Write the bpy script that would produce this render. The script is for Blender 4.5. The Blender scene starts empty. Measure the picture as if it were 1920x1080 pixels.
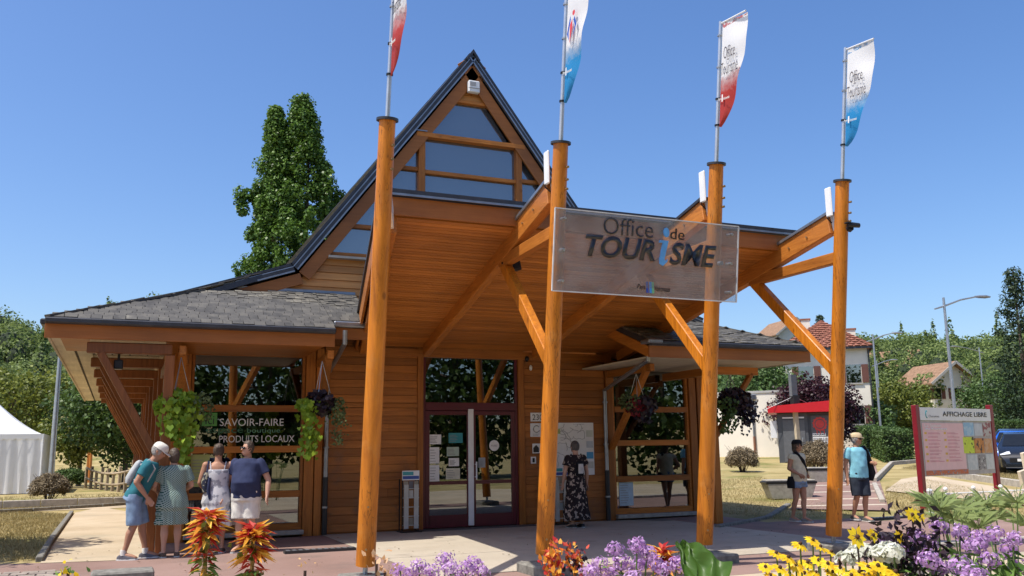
import bpy, bmesh, math, random
import numpy as np
from mathutils import Vector, Matrix
random.seed(11); RNG = np.random.default_rng(11)
SC = bpy.context.scene
COL = SC.collection
R = math.radians

# ------------------------------------------------------------------ camera
F_PX, YAW, PITCH, ROLL, CAM_H = 1690.0, R(23.5), R(10.2), R(0.8), 1.52
FW = np.array([math.sin(YAW)*math.cos(PITCH), math.cos(YAW)*math.cos(PITCH), math.sin(PITCH)])
_r0 = np.array([math.cos(YAW), -math.sin(YAW), 0.0]); _u0 = np.cross(_r0, FW)
RT = _r0*math.cos(ROLL) - _u0*math.sin(ROLL)
UP = _u0*math.cos(ROLL) + _r0*math.sin(ROLL)
CP = np.array([0.0, 0.0, CAM_H])
cam_d = bpy.data.cameras.new('camera'); cam = bpy.data.objects.new('camera', cam_d); COL.objects.link(cam)
cam_d.sensor_fit = 'HORIZONTAL'; cam_d.sensor_width = 36.0; cam_d.lens = F_PX*36.0/1920.0
cam_d.clip_start = 0.05; cam_d.clip_end = 3000.0
cam.matrix_world = Matrix(((RT[0], UP[0], -FW[0], CP[0]), (RT[1], UP[1], -FW[1], CP[1]), (RT[2], UP[2], -FW[2], CP[2]), (0, 0, 0, 1)))
SC.camera = cam

# ------------------------------------------------------------------ sky, sun, exposure
SUN_A, SUN_B = 0.51, 0.05                     # shadow of a point falls this far (+X, +Y) for each metre of height
SUN_EL = math.atan2(1.0, math.hypot(SUN_A, SUN_B))
w = bpy.data.worlds.new('World'); SC.world = w; w.use_nodes = True
nt = w.node_tree; nt.nodes.clear()
wo = nt.nodes.new('ShaderNodeOutputWorld'); bg = nt.nodes.new('ShaderNodeBackground')
sk = nt.nodes.new('ShaderNodeTexSky'); sk.sky_type = 'NISHITA'; sk.sun_disc = False
sk.sun_elevation = SUN_EL; sk.sun_rotation = math.atan2(-SUN_A, -SUN_B)
sk.altitude = 200; sk.air_density = 1.0; sk.dust_density = 2.0; sk.ozone_density = 3.0
bg.inputs['Strength'].default_value = 0.130
hs = nt.nodes.new('ShaderNodeHueSaturation'); hs.inputs['Saturation'].default_value = 1.22; hs.inputs['Hue'].default_value = 0.507; nt.links.new(sk.outputs[0], hs.inputs['Color']); nt.links.new(hs.outputs[0], bg.inputs[0]); nt.links.new(bg.outputs[0], wo.inputs[0])
sd = bpy.data.lights.new('sun', 'SUN'); sd.energy = 3.7; sd.angle = R(0.53); sd.color = (1.0, 0.94, 0.85)
so = bpy.data.objects.new('sun', sd); COL.objects.link(so)
so.rotation_euler = Vector((SUN_A, SUN_B, -1.0)).to_track_quat('-Z', 'Y').to_euler(); so.location = (-20, -8, 40)
vs = SC.view_settings; vs.view_transform = 'Standard'; vs.look = 'None'; vs.gamma = 1.0; vs.use_curve_mapping = False
vs.exposure = 0.6
SC.cycles.max_bounces = 8; SC.cycles.transparent_max_bounces = 24

# ------------------------------------------------------------------ where a point of the photograph stands in the place
def ray(x, y): return FW + RT*(x-960)/F_PX - UP*(y-540)/F_PX
def aty(x, y, Y): d = ray(x, y); return CP + d*((Y-CP[1])/d[1])
def atx(x, y, X): d = ray(x, y); return CP + d*((X-CP[0])/d[0])
def atd(x, y, dep): return CP + ray(x, y)*dep
def gz(x, y):
    d = x*math.sin(YAW)+y*math.cos(YAW); l = x*math.cos(YAW)-y*math.sin(YAW)
    s = min(1.0, max(0.0, (l-1.0)/7.0))
    return 0.03*s*min(60.0, max(0.0, d-19.0))
def G(x, y):
    d = ray(x, y); lo, hi = 3.0, 400.0
    for _ in range(50):
        m = (lo+hi)/2; p = CP+d*m
        if p[2] > gz(p[0], p[1]): lo = m
        else: hi = m
    return CP+d*lo

# ------------------------------------------------------------------ object helpers
ORIG = {}
def setp(o, label=None, cat=None, group=None, kind=None):
    if label: o['label'] = label
    if cat: o['category'] = cat
    if group: o['group'] = group
    if kind: o['kind'] = kind
    return o
def thing(name, label, cat, loc=(0, 0, 0), rz=0.0, group=None):
    o = bpy.data.objects.new(name, None); COL.objects.link(o); o.empty_display_size = 0.2
    o.location = tuple(float(v) for v in loc); o.rotation_euler = (0, 0, rz)
    return setp(o, label, cat, group)
def rootloc(o):
    while o.parent: o = o.parent
    return Vector(o.location)
def link(name, me, mat=None, parent=None, local=False, smooth=False):
    if mat is not None: me.materials.append(mat)
    o = bpy.data.objects.new(name, me); COL.objects.link(o)
    if parent is not None:
        o.parent = parent
        if not local: me.transform(Matrix.Translation(-rootloc(parent)))
    if smooth: me.polygons.foreach_set('use_smooth', [True]*len(me.polygons))
    return o
class MB:
    def __init__(s): s.v = []; s.f = []
    def add(s, vs, fs):
        n = len(s.v); s.v += [tuple(float(c) for c in v) for v in vs]; s.f += [tuple(i+n for i in f) for f in fs]; return s
    def box(s, a, b):
        x0, y0, z0 = (min(a[i], b[i]) for i in range(3)); x1, y1, z1 = (max(a[i], b[i]) for i in range(3))
        return s.add([(x0,y0,z0),(x1,y0,z0),(x1,y1,z0),(x0,y1,z0),(x0,y0,z1),(x1,y0,z1),(x1,y1,z1),(x0,y1,z1)],
                     [(0,3,2,1),(4,5,6,7),(0,1,5,4),(1,2,6,5),(2,3,7,6),(3,0,4,7)])
    def beam(s, p, q, w, h, up=(0, 0, 1)):
        p, q, up = Vector(p), Vector(q), Vector(up); t = (q-p).normalized(); x = t.cross(up).normalized(); u = x.cross(t)
        c = []
        for b in (p, q):
            for sx, su in ((-1,-1),(1,-1),(1,1),(-1,1)): c.append(b+x*(sx*w/2)+u*(su*h/2))
        return s.add(c, [(0,1,2,3),(7,6,5,4),(0,4,5,1),(1,5,6,2),(2,6,7,3),(3,7,4,0)])
    def tube(s, pts, rad, n=12, caps=True, sq=1.0):
        pts = [Vector(p) for p in pts]
        if not hasattr(rad, '__len__'): rad = [rad]*len(pts)
        vs, fs = [], []; ref = None
        for i, p in enumerate(pts):
            t = (pts[min(i+1, len(pts)-1)]-pts[max(i-1, 0)])
            t = t.normalized() if t.length > 1e-9 else Vector((0, 0, 1))
            if ref is None: ref = Vector((1, 0, 0)) if abs(t.x) < 0.9 else Vector((0, 1, 0))
            x = (ref-t*ref.dot(t)).normalized(); y = t.cross(x); ref = x
            for k in range(n):
                a = 2*math.pi*k/n; vs.append(p+x*(math.cos(a)*rad[i])+y*(math.sin(a)*rad[i]*sq))
        for i in range(len(pts)-1):
            for k in range(n): fs.append((i*n+k, i*n+(k+1) % n, (i+1)*n+(k+1) % n, (i+1)*n+k))
        if caps: fs.append(tuple(range(n-1, -1, -1))); fs.append(tuple((len(pts)-1)*n+k for k in range(n)))
        return s.add(vs, fs)
    def loft(s, rings, lat=(1, 0, 0), n=20, caps=True):
        """rings: (centre, rx, ry); lat: sideways direction"""
        lat = Vector(lat); vs, fs = [], []; P = [Vector(r[0]) for r in rings]
        for i, (c, rx, ry) in enumerate(rings):
            t = (P[min(i+1, len(P)-1)]-P[max(i-1, 0)]).normalized(); x = (lat-t*lat.dot(t)).normalized(); y = t.cross(x)
            for k in range(n):
                a = 2*math.pi*k/n; vs.append(P[i]+x*(math.cos(a)*rx)+y*(math.sin(a)*ry))
        for i in range(len(P)-1):
            for k in range(n): fs.append((i*n+k, i*n+(k+1) % n, (i+1)*n+(k+1) % n, (i+1)*n+k))
        if caps: fs.append(tuple(range(n-1, -1, -1))); fs.append(tuple((len(P)-1)*n+k for k in range(n)))
        return s.add(vs, fs)
    def ball(s, c, r, n=12, m=8):
        rx, ry, rz = r if hasattr(r, '__len__') else (r, r, r); vs, fs = [], []
        for i in range(1, m):
            a = math.pi*i/m
            for k in range(n):
                b = 2*math.pi*k/n; vs.append((c[0]+rx*math.sin(a)*math.cos(b), c[1]+ry*math.sin(a)*math.sin(b), c[2]+rz*math.cos(a)))
        vs.append((c[0], c[1], c[2]+rz)); vs.append((c[0], c[1], c[2]-rz)); T, B = len(vs)-2, len(vs)-1
        for k in range(n):
            fs.append((T, k, (k+1) % n)); fs.append((B, (m-2)*n+(k+1) % n, (m-2)*n+k))
            for i in range(m-2): fs.append((i*n+k, (i+1)*n+k, (i+1)*n+(k+1) % n, i*n+(k+1) % n))
        return s.add(vs, fs)
    def prism(s, poly, axis, a, b):
        """poly of 2-D points extruded along axis (0 x, 1 y, 2 z) from a to b"""
        def mk(p, t): return (t, p[0], p[1]) if axis == 0 else ((p[0], t, p[1]) if axis == 1 else (p[0], p[1], t))
        n = len(poly); vs = [mk(p, a) for p in poly]+[mk(p, b) for p in poly]
        return s.add(vs, [tuple(range(n)), tuple(range(2*n-1, n-1, -1))]+[(i, i+n, (i+1) % n+n, (i+1) % n) for i in range(n)])
    def mesh(s, name):
        me = bpy.data.meshes.new(name); me.from_pydata(s.v, [], s.f); me.update()
        bm = bmesh.new(); bm.from_mesh(me); bmesh.ops.recalc_face_normals(bm, faces=bm.faces); bm.to_mesh(me); bm.free()
        return me
    def build(s, name, mat, parent=None, local=False, smooth=False, bevel=0.0):
        me = s.mesh(name)
        if bevel:
            bm = bmesh.new(); bm.from_mesh(me)
            bmesh.ops.bevel(bm, geom=list(bm.edges), offset=bevel, segments=1, affect='EDGES', clamp_overlap=True)
            bm.to_mesh(me); bm.free()
        o = link(name, me, mat, parent, local)
        if smooth:
            me.polygons.foreach_set('use_smooth', [True]*len(me.polygons)); me.set_sharp_from_angle(angle=R(40))
        return o
UNIT = {}
def piece(name, mat, parent, centre, size, rot=None, key='box', bev=0.006):
    """a board or slab: one shared bevelled box, scaled"""
    k = (mat.name, key, bev)
    if k not in UNIT:
        me = MB().box((-.5,-.5,-.5), (.5,.5,.5)).mesh('board'); me.materials.append(mat); UNIT[k] = me
    o = bpy.data.objects.new(name, UNIT[k]); COL.objects.link(o); o.parent = parent
    o.location = Vector(centre)-rootloc(parent) if parent is not None else Vector(centre)
    o.scale = size
    if rot is not None: o.rotation_euler = rot
    return o
def copy_tree(o, parent=None):
    c = o.copy(); COL.objects.link(c); c.parent = parent
    for ch in list(o.children): copy_tree(ch, c)
    return c
def eval_mesh(o):
    dg = bpy.context.evaluated_depsgraph_get(); dg.update()
    return bpy.data.meshes.new_from_object(o.evaluated_get(dg), preserve_all_data_layers=False, depsgraph=dg)
def remesh(mb, voxel, smooth=4, name='body'):
    me = mb.mesh(name); o = bpy.data.objects.new('tmp_shape', me); COL.objects.link(o)
    m = o.modifiers.new('r', 'REMESH'); m.mode = 'VOXEL'; m.voxel_size = voxel; m.use_smooth_shade = True
    if smooth:
        q = o.modifiers.new('s', 'SMOOTH'); q.iterations = smooth; q.factor = 0.5
    out = eval_mesh(o); bpy.data.objects.remove(o); bpy.data.meshes.remove(me); out.name = name
    return out
def textmesh(body, size=1.0, extrude=0.004, shear=0.0, offset=0.0):
    cu = bpy.data.curves.new('t', 'FONT'); cu.body = body; cu.size = size; cu.extrude = extrude; cu.shear = shear; cu.offset = offset
    cu.resolution_u = 3
    o = bpy.data.objects.new('t', cu); COL.objects.link(o); me = eval_mesh(o); bpy.data.objects.remove(o); bpy.data.curves.remove(cu)
    me.materials.clear()
    return me
def text(name, body, p0, right, up, width, height, mat, parent, extrude=0.004, shear=0.0, offset=0.0):
    """lettering whose box starts at p0 and is width x height along right / up"""
    me = textmesh(body, 1.0, 0.0, shear, offset)
    n = len(me.vertices); co = np.empty(n*3); me.vertices.foreach_get('co', co); co = co.reshape(-1, 3)
    mn, mx = co.min(0), co.max(0)
    u = (co[:, 0]-mn[0])/(mx[0]-mn[0])*width; v = (co[:, 1]-mn[1])/(mx[1]-mn[1])*height
    rt = Vector(right).normalized(); uu = Vector(up).normalized(); nn = rt.cross(uu)
    P = np.array(p0)[None]+u[:, None]*np.array(rt)[None]+v[:, None]*np.array(uu)[None]
    me.vertices.foreach_set('co', P.ravel())
    if extrude:
        bm = bmesh.new(); bm.from_mesh(me)
        r = bmesh.ops.extrude_face_region(bm, geom=list(bm.faces))
        for g in r['geom']:
            if isinstance(g, bmesh.types.BMVert): g.co += nn*extrude
        bmesh.ops.recalc_face_normals(bm, faces=bm.faces); bm.to_mesh(me); bm.free()
    me.update()
    o = link(name, me, mat, parent)
    if len(body) == 2: setp(o, kind='stuff')
    return o

# ------------------------------------------------------------------ materials
MATS = {}
def nodes(name):
    m = bpy.data.materials.new(name); m.use_nodes = True; t = m.node_tree
    return m, t, t.nodes['Principled BSDF'], t.nodes['Material Output']
def N(t, kind, **kw):
    n = t.nodes.new(kind)
    for k, v in kw.items(): setattr(n, k, v)
    return n
def c4(c): return (c[0], c[1], c[2], 1.0)
def ramp(t, stops, interp='LINEAR'):
    n = t.nodes.new('ShaderNodeValToRGB'); e = n.color_ramp.elements; n.color_ramp.interpolation = interp
    while len(e) < len(stops): e.new(0.5)
    for i, (p, c) in enumerate(stops): e[i].position = p; e[i].color = c4(c)
    return n
def mixc(t, a, b, fac, mode='MIX'):
    n = t.nodes.new('ShaderNodeMix'); n.data_type = 'RGBA'; n.blend_type = mode
    for i, s in ((0, fac), (6, a), (7, b)):
        if hasattr(s, 'is_linked') or isinstance(s, bpy.types.NodeSocket): t.links.new(s, n.inputs[i])
        else: n.inputs[i].default_value = s if i == 0 else c4(s)
    return n.outputs[2]
def pos(t, scale=(1, 1, 1), obj=False):
    if obj: src = N(t, 'ShaderNodeTexCoord').outputs['Object']
    else: src = N(t, 'ShaderNodeNewGeometry').outputs['Position']
    mp = N(t, 'ShaderNodeMapping'); mp.inputs['Scale'].default_value = scale; t.links.new(src, mp.inputs[0]); return mp.outputs[0]
def noise(t, vec, scale, detail=4, rough=0.55):
    n = N(t, 'ShaderNodeTexNoise'); n.inputs['Scale'].default_value = scale; n.inputs['Detail'].default_value = detail; n.inputs['Roughness'].default_value = rough
    t.links.new(vec, n.inputs['Vector']); return n.outputs[0]
def bump(t, h, p, strength=0.3, dist=0.01):
    b = N(t, 'ShaderNodeBump'); b.inputs['Strength'].default_value = strength; b.inputs['Distance'].default_value = dist
    t.links.new(h, b.inputs['Height']); t.links.new(b.outputs[0], p.inputs['Normal'])
def plain(name, col, rough=0.5, metal=0.0, var=0.12, scale=6.0, spec=0.5, bmp=0.0):
    """a colour with slight wear and unevenness"""
    if name in MATS: return MATS[name]
    m, t, p, o = nodes(name); v = pos(t); n = noise(t, v, scale, 5)
    a = tuple(max(0, c*(1-var)) for c in col); b = tuple(min(1, c*(1+var)) for c in col)
    r = ramp(t, [(0.3, a), (0.7, b)]); t.links.new(n, r.inputs[0]); t.links.new(r.outputs[0], p.inputs['Base Color'])
    p.inputs['Roughness'].default_value = rough; p.inputs['Metallic'].default_value = metal; p.inputs['Specular IOR Level'].default_value = spec
    if bmp: bump(t, noise(t, v, scale*8, 3), p, bmp, 0.004)
    MATS[name] = m; return m
def wood(name, axis, dark, light, rough=0.42, grain=26.0, var=0.25, worn=None, cracks=0.0):
    m, t, p, o = nodes(name)
    sc = [1.0, 1.0, 1.0]; sc[axis] = 0.055
    v = pos(t, tuple(sc)); n = noise(t, v, grain, 6, 0.65)
    r = ramp(t, [(0.28, dark), (0.52, tuple((a+b)/2 for a, b in zip(dark, light))), (0.75, light)]); t.links.new(n, r.inputs[0])
    oi = N(t, 'ShaderNodeObjectInfo'); mr = N(t, 'ShaderNodeMapRange'); mr.inputs['To Min'].default_value = 1-var; mr.inputs['To Max'].default_value = 1+var
    t.links.new(oi.outputs['Random'], mr.inputs['Value'])
    big = noise(t, pos(t), 0.9, 3); mb_ = N(t, 'ShaderNodeMapRange'); mb_.inputs['From Min'].default_value = .3; mb_.inputs['From Max'].default_value = .7
    mb_.inputs['To Min'].default_value = 0.82; mb_.inputs['To Max'].default_value = 1.15; t.links.new(big, mb_.inputs['Value'])
    mm = N(t, 'ShaderNodeMath', operation='MULTIPLY'); t.links.new(mr.outputs[0], mm.inputs[0]); t.links.new(mb_.outputs[0], mm.inputs[1])
    vm = N(t, 'ShaderNodeVectorMath', operation='SCALE'); t.links.new(r.outputs[0], vm.inputs[0]); t.links.new(mm.outputs[0], vm.inputs['Scale'])
    out = vm.outputs[0]
    if worn:
        k = noise(t, pos(t), 2.2, 6, 0.7); kr = ramp(t, [(0.56, (0, 0, 0)), (0.72, (1, 1, 1))]); t.links.new(k, kr.inputs[0])
        out = mixc(t, out, worn, kr.outputs[0])
    hgt = n
    if cracks:
        s2 = [9.0, 9.0, 9.0]; s2[axis] = 0.35; ck = noise(t, pos(t, tuple(s2)), 2.2, 3, .6)
        cr_ = ramp(t, [(0.478, (0, 0, 0)), (0.5, (1, 1, 1)), (0.522, (0, 0, 0))]); t.links.new(ck, cr_.inputs[0])
        gate = noise(t, pos(t), 1.3, 3); gr = ramp(t, [(0.42, (0, 0, 0)), (0.54, (1, 1, 1))]); t.links.new(gate, gr.inputs[0])
        ml = N(t, 'ShaderNodeMath', operation='MULTIPLY'); t.links.new(cr_.outputs[0], ml.inputs[0]); t.links.new(gr.outputs[0], ml.inputs[1])
        m2 = N(t, 'ShaderNodeMath', operation='MULTIPLY'); m2.inputs[1].default_value = cracks; t.links.new(ml.outputs[0], m2.inputs[0])
        out = mixc(t, out, tuple(c*.25 for c in dark), m2.outputs[0])
        kv = N(t, 'ShaderNodeTexVoronoi'); kv.inputs['Scale'].default_value = 2.3; s3 = [1.0, 1.0, 1.0]; s3[axis] = 0.6; t.links.new(pos(t, tuple(s3)), kv.inputs['Vector'])
        kr2 = ramp(t, [(0.045, (1, 1, 1)), (0.085, (0, 0, 0))]); t.links.new(kv.outputs['Distance'], kr2.inputs[0]); k3 = N(t, 'ShaderNodeMath', operation='MULTIPLY'); k3.inputs[1].default_value = .7*min(1, cracks+.2); t.links.new(kr2.outputs[0], k3.inputs[0])
        out = mixc(t, out, tuple(c*.45 for c in dark), k3.outputs[0])
    t.links.new(out, p.inputs['Base Color']); p.inputs['Roughness'].default_value = rough
    p.inputs['Specular IOR Level'].default_value = 0.4
    rr_ = N(t, 'ShaderNodeMapRange'); rr_.inputs['To Min'].default_value = rough-.08; rr_.inputs['To Max'].default_value = rough+.22; t.links.new(big, rr_.inputs['Value']); t.links.new(rr_.outputs[0], p.inputs['Roughness'])
    bump(t, n, p, 0.4, 0.008); MATS[name] = m; return m
WD, WL = (0.32, 0.10, 0.014), (0.50, 0.185, 0.03)
wood_x = wood('varnished_wood_x', 0, WD, WL, cracks=.5); wood_y = wood('varnished_wood_y', 1, WD, WL, cracks=.5); wood_z = wood('varnished_wood_z', 2, WD, WL, cracks=.5); shaded_bracket_wood = wood('shaded_bracket_wood', 2, (0.17, 0.055, 0.016), (0.28, 0.10, 0.028), cracks=.4)  # bracket colour darkened to carry the shade under the left eave
column_wood = wood('column_wood', 2, (0.36, 0.108, 0.008), (0.68, 0.235, 0.016), 0.36, 16.0, 0.06, (0.52, 0.21, 0.04), .8)
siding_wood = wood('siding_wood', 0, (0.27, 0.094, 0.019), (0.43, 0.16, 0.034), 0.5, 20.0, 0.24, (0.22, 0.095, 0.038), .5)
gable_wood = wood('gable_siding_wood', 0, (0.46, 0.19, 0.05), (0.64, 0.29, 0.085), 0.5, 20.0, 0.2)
soffit_wood = wood('soffit_wood', 0, (0.37, 0.122, 0.020), (0.50, 0.19, 0.040), 0.4, 22.0, 0.2)
fascia_wood = wood('fascia_wood', 0, (0.27, 0.095, 0.022), (0.37, 0.135, 0.034), 0.45, 20.0, 0.08)
pale_wood = wood('raw_pale_wood', 1, (0.50, 0.43, 0.31), (0.66, 0.58, 0.45), 0.7, 14.0, 0.15)
log_wood = wood('weathered_log', 2, (0.25, 0.19, 0.12), (0.42, 0.33, 0.22), 0.8, 16.0, 0.2)
zinc = plain('zinc_flashing', (0.30, 0.32, 0.35), 0.38, 0.75, 0.15)
dark_zinc = plain('dark_zinc', (0.05, 0.052, 0.06), 0.42, 0.4, 0.2)
grey_metal = plain('galvanised_steel', (0.42, 0.44, 0.46), 0.4, 0.8, 0.12)
white_metal = plain('white_painted_metal', (0.75, 0.76, 0.77), 0.35, 0.0, 0.05)
black_metal = plain('black_metal', (0.018, 0.018, 0.02), 0.4, 0.3, 0.2)
dark_red = plain('dark_red_paint', (0.095, 0.007, 0.02), 0.3, 0.0, 0.15)
concrete = plain('cast_concrete', (0.36, 0.34, 0.30), 0.85, 0.0, 0.22, 9.0, 0.3, 0.4)
dark_concrete = plain('mossy_concrete', (0.20, 0.19, 0.165), 0.9, 0.0, 0.35, 14.0, 0.3, 0.5)
white_print = plain('white_print', (0.76, 0.76, 0.74), 0.5, 0.0, 0.04)
black_print = plain('black_print', (0.012, 0.012, 0.014), 0.4, 0.0, 0.1)
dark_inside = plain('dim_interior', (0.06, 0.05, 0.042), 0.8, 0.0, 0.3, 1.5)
def glass(name, tint=(0.35, 0.38, 0.38), base=0.12, rough=0.0, milky_sheen=0.0):
    m, t, p, o = nodes(name); t.nodes.remove(p)
    tr = N(t, 'ShaderNodeBsdfTransparent'); tr.inputs[0].default_value = c4(tint)
    gl = N(t, 'ShaderNodeBsdfGlossy'); gl.inputs['Roughness'].default_value = rough; gl.inputs['Color'].default_value = (0.9, 0.93, 0.95, 1)
    fr = N(t, 'ShaderNodeFresnel'); fr.inputs[0].default_value = 1.5
    mr = N(t, 'ShaderNodeMapRange'); mr.inputs['To Min'].default_value = base; mr.inputs['To Max'].default_value = 1.0; t.links.new(fr.outputs[0], mr.inputs['Value'])
    w_ = noise(t, pos(t), 0.7, 2); b = N(t, 'ShaderNodeBump'); b.inputs['Strength'].default_value = 0.02; b.inputs['Distance'].default_value = 0.05
    t.links.new(w_, b.inputs['Height']); t.links.new(b.outputs[0], gl.inputs['Normal'])
    mx = N(t, 'ShaderNodeMixShader'); t.links.new(mr.outputs[0], mx.inputs[0]); t.links.new(tr.outputs[0], mx.inputs[1]); t.links.new(gl.outputs[0], mx.inputs[2])
    last = mx.outputs[0]
    if milky_sheen:  # even bluish diffuse layer paints a milky sheen over the panes
        df_ = N(t, 'ShaderNodeBsdfDiffuse'); df_.inputs[0].default_value = (.30, .34, .40, 1); m3 = N(t, 'ShaderNodeMixShader'); m3.inputs[0].default_value = milky_sheen
        t.links.new(last, m3.inputs[1]); t.links.new(df_.outputs[0], m3.inputs[2]); last = m3.outputs[0]
    t.links.new(last, o.inputs[0]); MATS[name] = m; return m
pane_glass = glass('window_glass', (0.30, 0.33, 0.33), 0.16)
gable_glass = glass('gable_glass', (0.22, 0.26, 0.30), 0.26, 0.0, 0.22)
def leafmat(name, a, b, trans=0.3, rough=0.55, clump=0.7):
    m, t, p, o = nodes(name)
    at = N(t, 'ShaderNodeAttribute'); at.attribute_name = 'rnd'
    n = noise(t, pos(t), clump, 3); add = N(t, 'ShaderNodeMath', operation='ADD'); t.links.new(at.outputs['Fac'], add.inputs[0]); t.links.new(n, add.inputs[1])
    mid = tuple((x+y)/2 for x, y in zip(a, b))
    r = ramp(t, [(0.32, a), (0.72, mid), (1.0, b)]); hf = N(t, 'ShaderNodeMath', operation='MULTIPLY'); hf.inputs[1].default_value = 0.72; t.links.new(add.outputs[0], hf.inputs[0]); t.links.new(hf.outputs[0], r.inputs[0])
    t.links.new(r.outputs[0], p.inputs['Base Color']); p.inputs['Roughness'].default_value = rough; p.inputs['Specular IOR Level'].default_value = 0.35
    if trans:
        tl = N(t, 'ShaderNodeBsdfTranslucent'); t.links.new(r.outputs[0], tl.inputs[0])
        mx = N(t, 'ShaderNodeMixShader'); mx.inputs[0].default_value = trans; t.links.new(p.outputs[0], mx.inputs[1]); t.links.new(tl.outputs[0], mx.inputs[2]); t.links.new(mx.outputs[0], o.inputs[0])
    MATS[name] = m; return m
bark = plain('bark', (0.14, 0.11, 0.085), 0.9, 0.0, 0.3, 12.0, 0.2, 0.6)

def leaves(name, cen, size, mat, parent=None, nrm=None, aspect=1.5, spread=1.0, local=False, bend=0.25, dirs=None, heart=False):
    """many small folded leaves, four corners each"""
    cen = np.asarray(cen, float); n = len(cen); size = np.broadcast_to(np.asarray(size, float), (n,))
    q = RNG.normal(size=(n, 3))
    if nrm is not None: q = np.asarray(nrm)*1.0+q*spread*0.6
    q /= np.linalg.norm(q, axis=1)[:, None]+1e-9
    a = dirs+RNG.normal(size=(n, 3))*0.15 if dirs is not None else RNG.normal(size=(n, 3))
    a = a-q*(a*q).sum(1)[:, None]; a /= np.linalg.norm(a, axis=1)[:, None]+1e-9; b = np.cross(q, a)
    L = (size*0.5)[:, None]; W = L/aspect
    K = 4
    if heart:
        K = 6; v = np.empty((n, 6, 3)); v[:, 0] = cen-a*L*.75; v[:, 1] = cen-a*L+b*W*.7+q*L*bend; v[:, 2] = cen-a*L*.1+b*W+q*L*bend; v[:, 3] = cen+a*L-q*L*bend*.6; v[:, 4] = cen-a*L*.1-b*W+q*L*bend; v[:, 5] = cen-a*L-b*W*.7+q*L*bend
    else: v = np.empty((n, 4, 3)); v[:, 0] = cen-a*L; v[:, 1] = cen+b*W+q*L*bend; v[:, 2] = cen+a*L; v[:, 3] = cen-b*W+q*L*bend
    me = bpy.data.meshes.new(name); me.vertices.add(n*K); me.vertices.foreach_set('co', v.ravel())
    me.loops.add(n*K); me.loops.foreach_set('vertex_index', np.arange(n*K, dtype=np.int32))
    me.polygons.add(n); me.polygons.foreach_set('loop_start', np.arange(0, n*K, K, dtype=np.int32))
    me.update(calc_edges=True)
    at = me.attributes.new('rnd', 'FLOAT', 'POINT'); at.data.foreach_set('value', np.repeat(RNG.random(n), K).astype(np.float32))
    me.validate()
    return link(name, me, mat, parent, local)
# ================================================================== ground
def ground_mat(name, stops, scale, fine=60.0, rough=0.95, bmp=0.4, patch=None):
    m, t, p, o = nodes(name); v = pos(t)
    n1 = noise(t, v, scale, 6, 0.6); n2 = noise(t, v, fine, 4, 0.7)
    mx = N(t, 'ShaderNodeMix'); mx.data_type = 'FLOAT'; mx.inputs[0].default_value = 0.45; t.links.new(n1, mx.inputs[2]); t.links.new(n2, mx.inputs[3])
    r = ramp(t, stops); t.links.new(mx.outputs[0], r.inputs[0]); out = r.outputs[0]
    if patch:
        col, sc, lo, hi = patch; k = noise(t, v, sc, 5, 0.6); kr = ramp(t, [(lo, (0, 0, 0)), (hi, (1, 1, 1))]); t.links.new(k, kr.inputs[0])
        out = mixc(t, out, col, kr.outputs[0])
    t.links.new(out, p.inputs['Base Color']); p.inputs['Roughness'].default_value = rough; p.inputs['Specular IOR Level'].default_value = 0.2
    bump(t, n2, p, bmp, 0.01); return m
lawn_mat = ground_mat('dry_lawn', [(0.3, (0.20, 0.155, 0.06)), (0.5, (0.36, 0.285, 0.125)), (0.7, (0.48, 0.40, 0.21))], 0.8, 40.0, 0.95, 0.6, ((0.17, 0.17, 0.05), 0.35, 0.54, 0.68))
apron_mat = ground_mat('washed_concrete', [(0.3, (0.33, 0.285, 0.22)), (0.5, (0.45, 0.395, 0.31)), (0.7, (0.54, 0.48, 0.385))], 0.7, 90.0, 0.9, 0.3, ((0.34, 0.295, 0.235), 1.4, 0.55, 0.72))
pink_mat = ground_mat('pink_asphalt', [(0.3, (0.20, 0.125, 0.10)), (0.5, (0.275, 0.18, 0.15)), (0.7, (0.33, 0.225, 0.19))], 0.6, 110.0, 0.9, 0.25, ((0.19, 0.14, 0.12), 0.8, 0.52, 0.72))
sand_mat = ground_mat('sandy_gravel', [(0.3, (0.36, 0.28, 0.18)), (0.5, (0.49, 0.40, 0.28)), (0.7, (0.58, 0.49, 0.36))], 0.9, 70.0, 0.95, 0.5, ((0.38, 0.33, 0.24), 0.8, 0.55, 0.7))
soil_mat = ground_mat('bed_soil', [(0.3, (0.09, 0.06, 0.04)), (0.5, (0.16, 0.11, 0.07)), (0.7, (0.24, 0.17, 0.11))], 2.5, 50.0, 0.98, 0.9)
band_mat = plain('cream_paving_band', (0.50, 0.43, 0.34), 0.9, 0.0, 0.15, 8.0, 0.2, 0.3)
road_mat = ground_mat('car_park_asphalt', [(0.3, (0.05, 0.05, 0.05)), (0.5, (0.075, 0.074, 0.072)), (0.7, (0.10, 0.098, 0.094))], 0.8, 80.0)
kerb_mat = plain('kerb_stone', (0.40, 0.365, 0.31), 0.9, 0.0, 0.25, 7.0, 0.2, 0.4)

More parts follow.
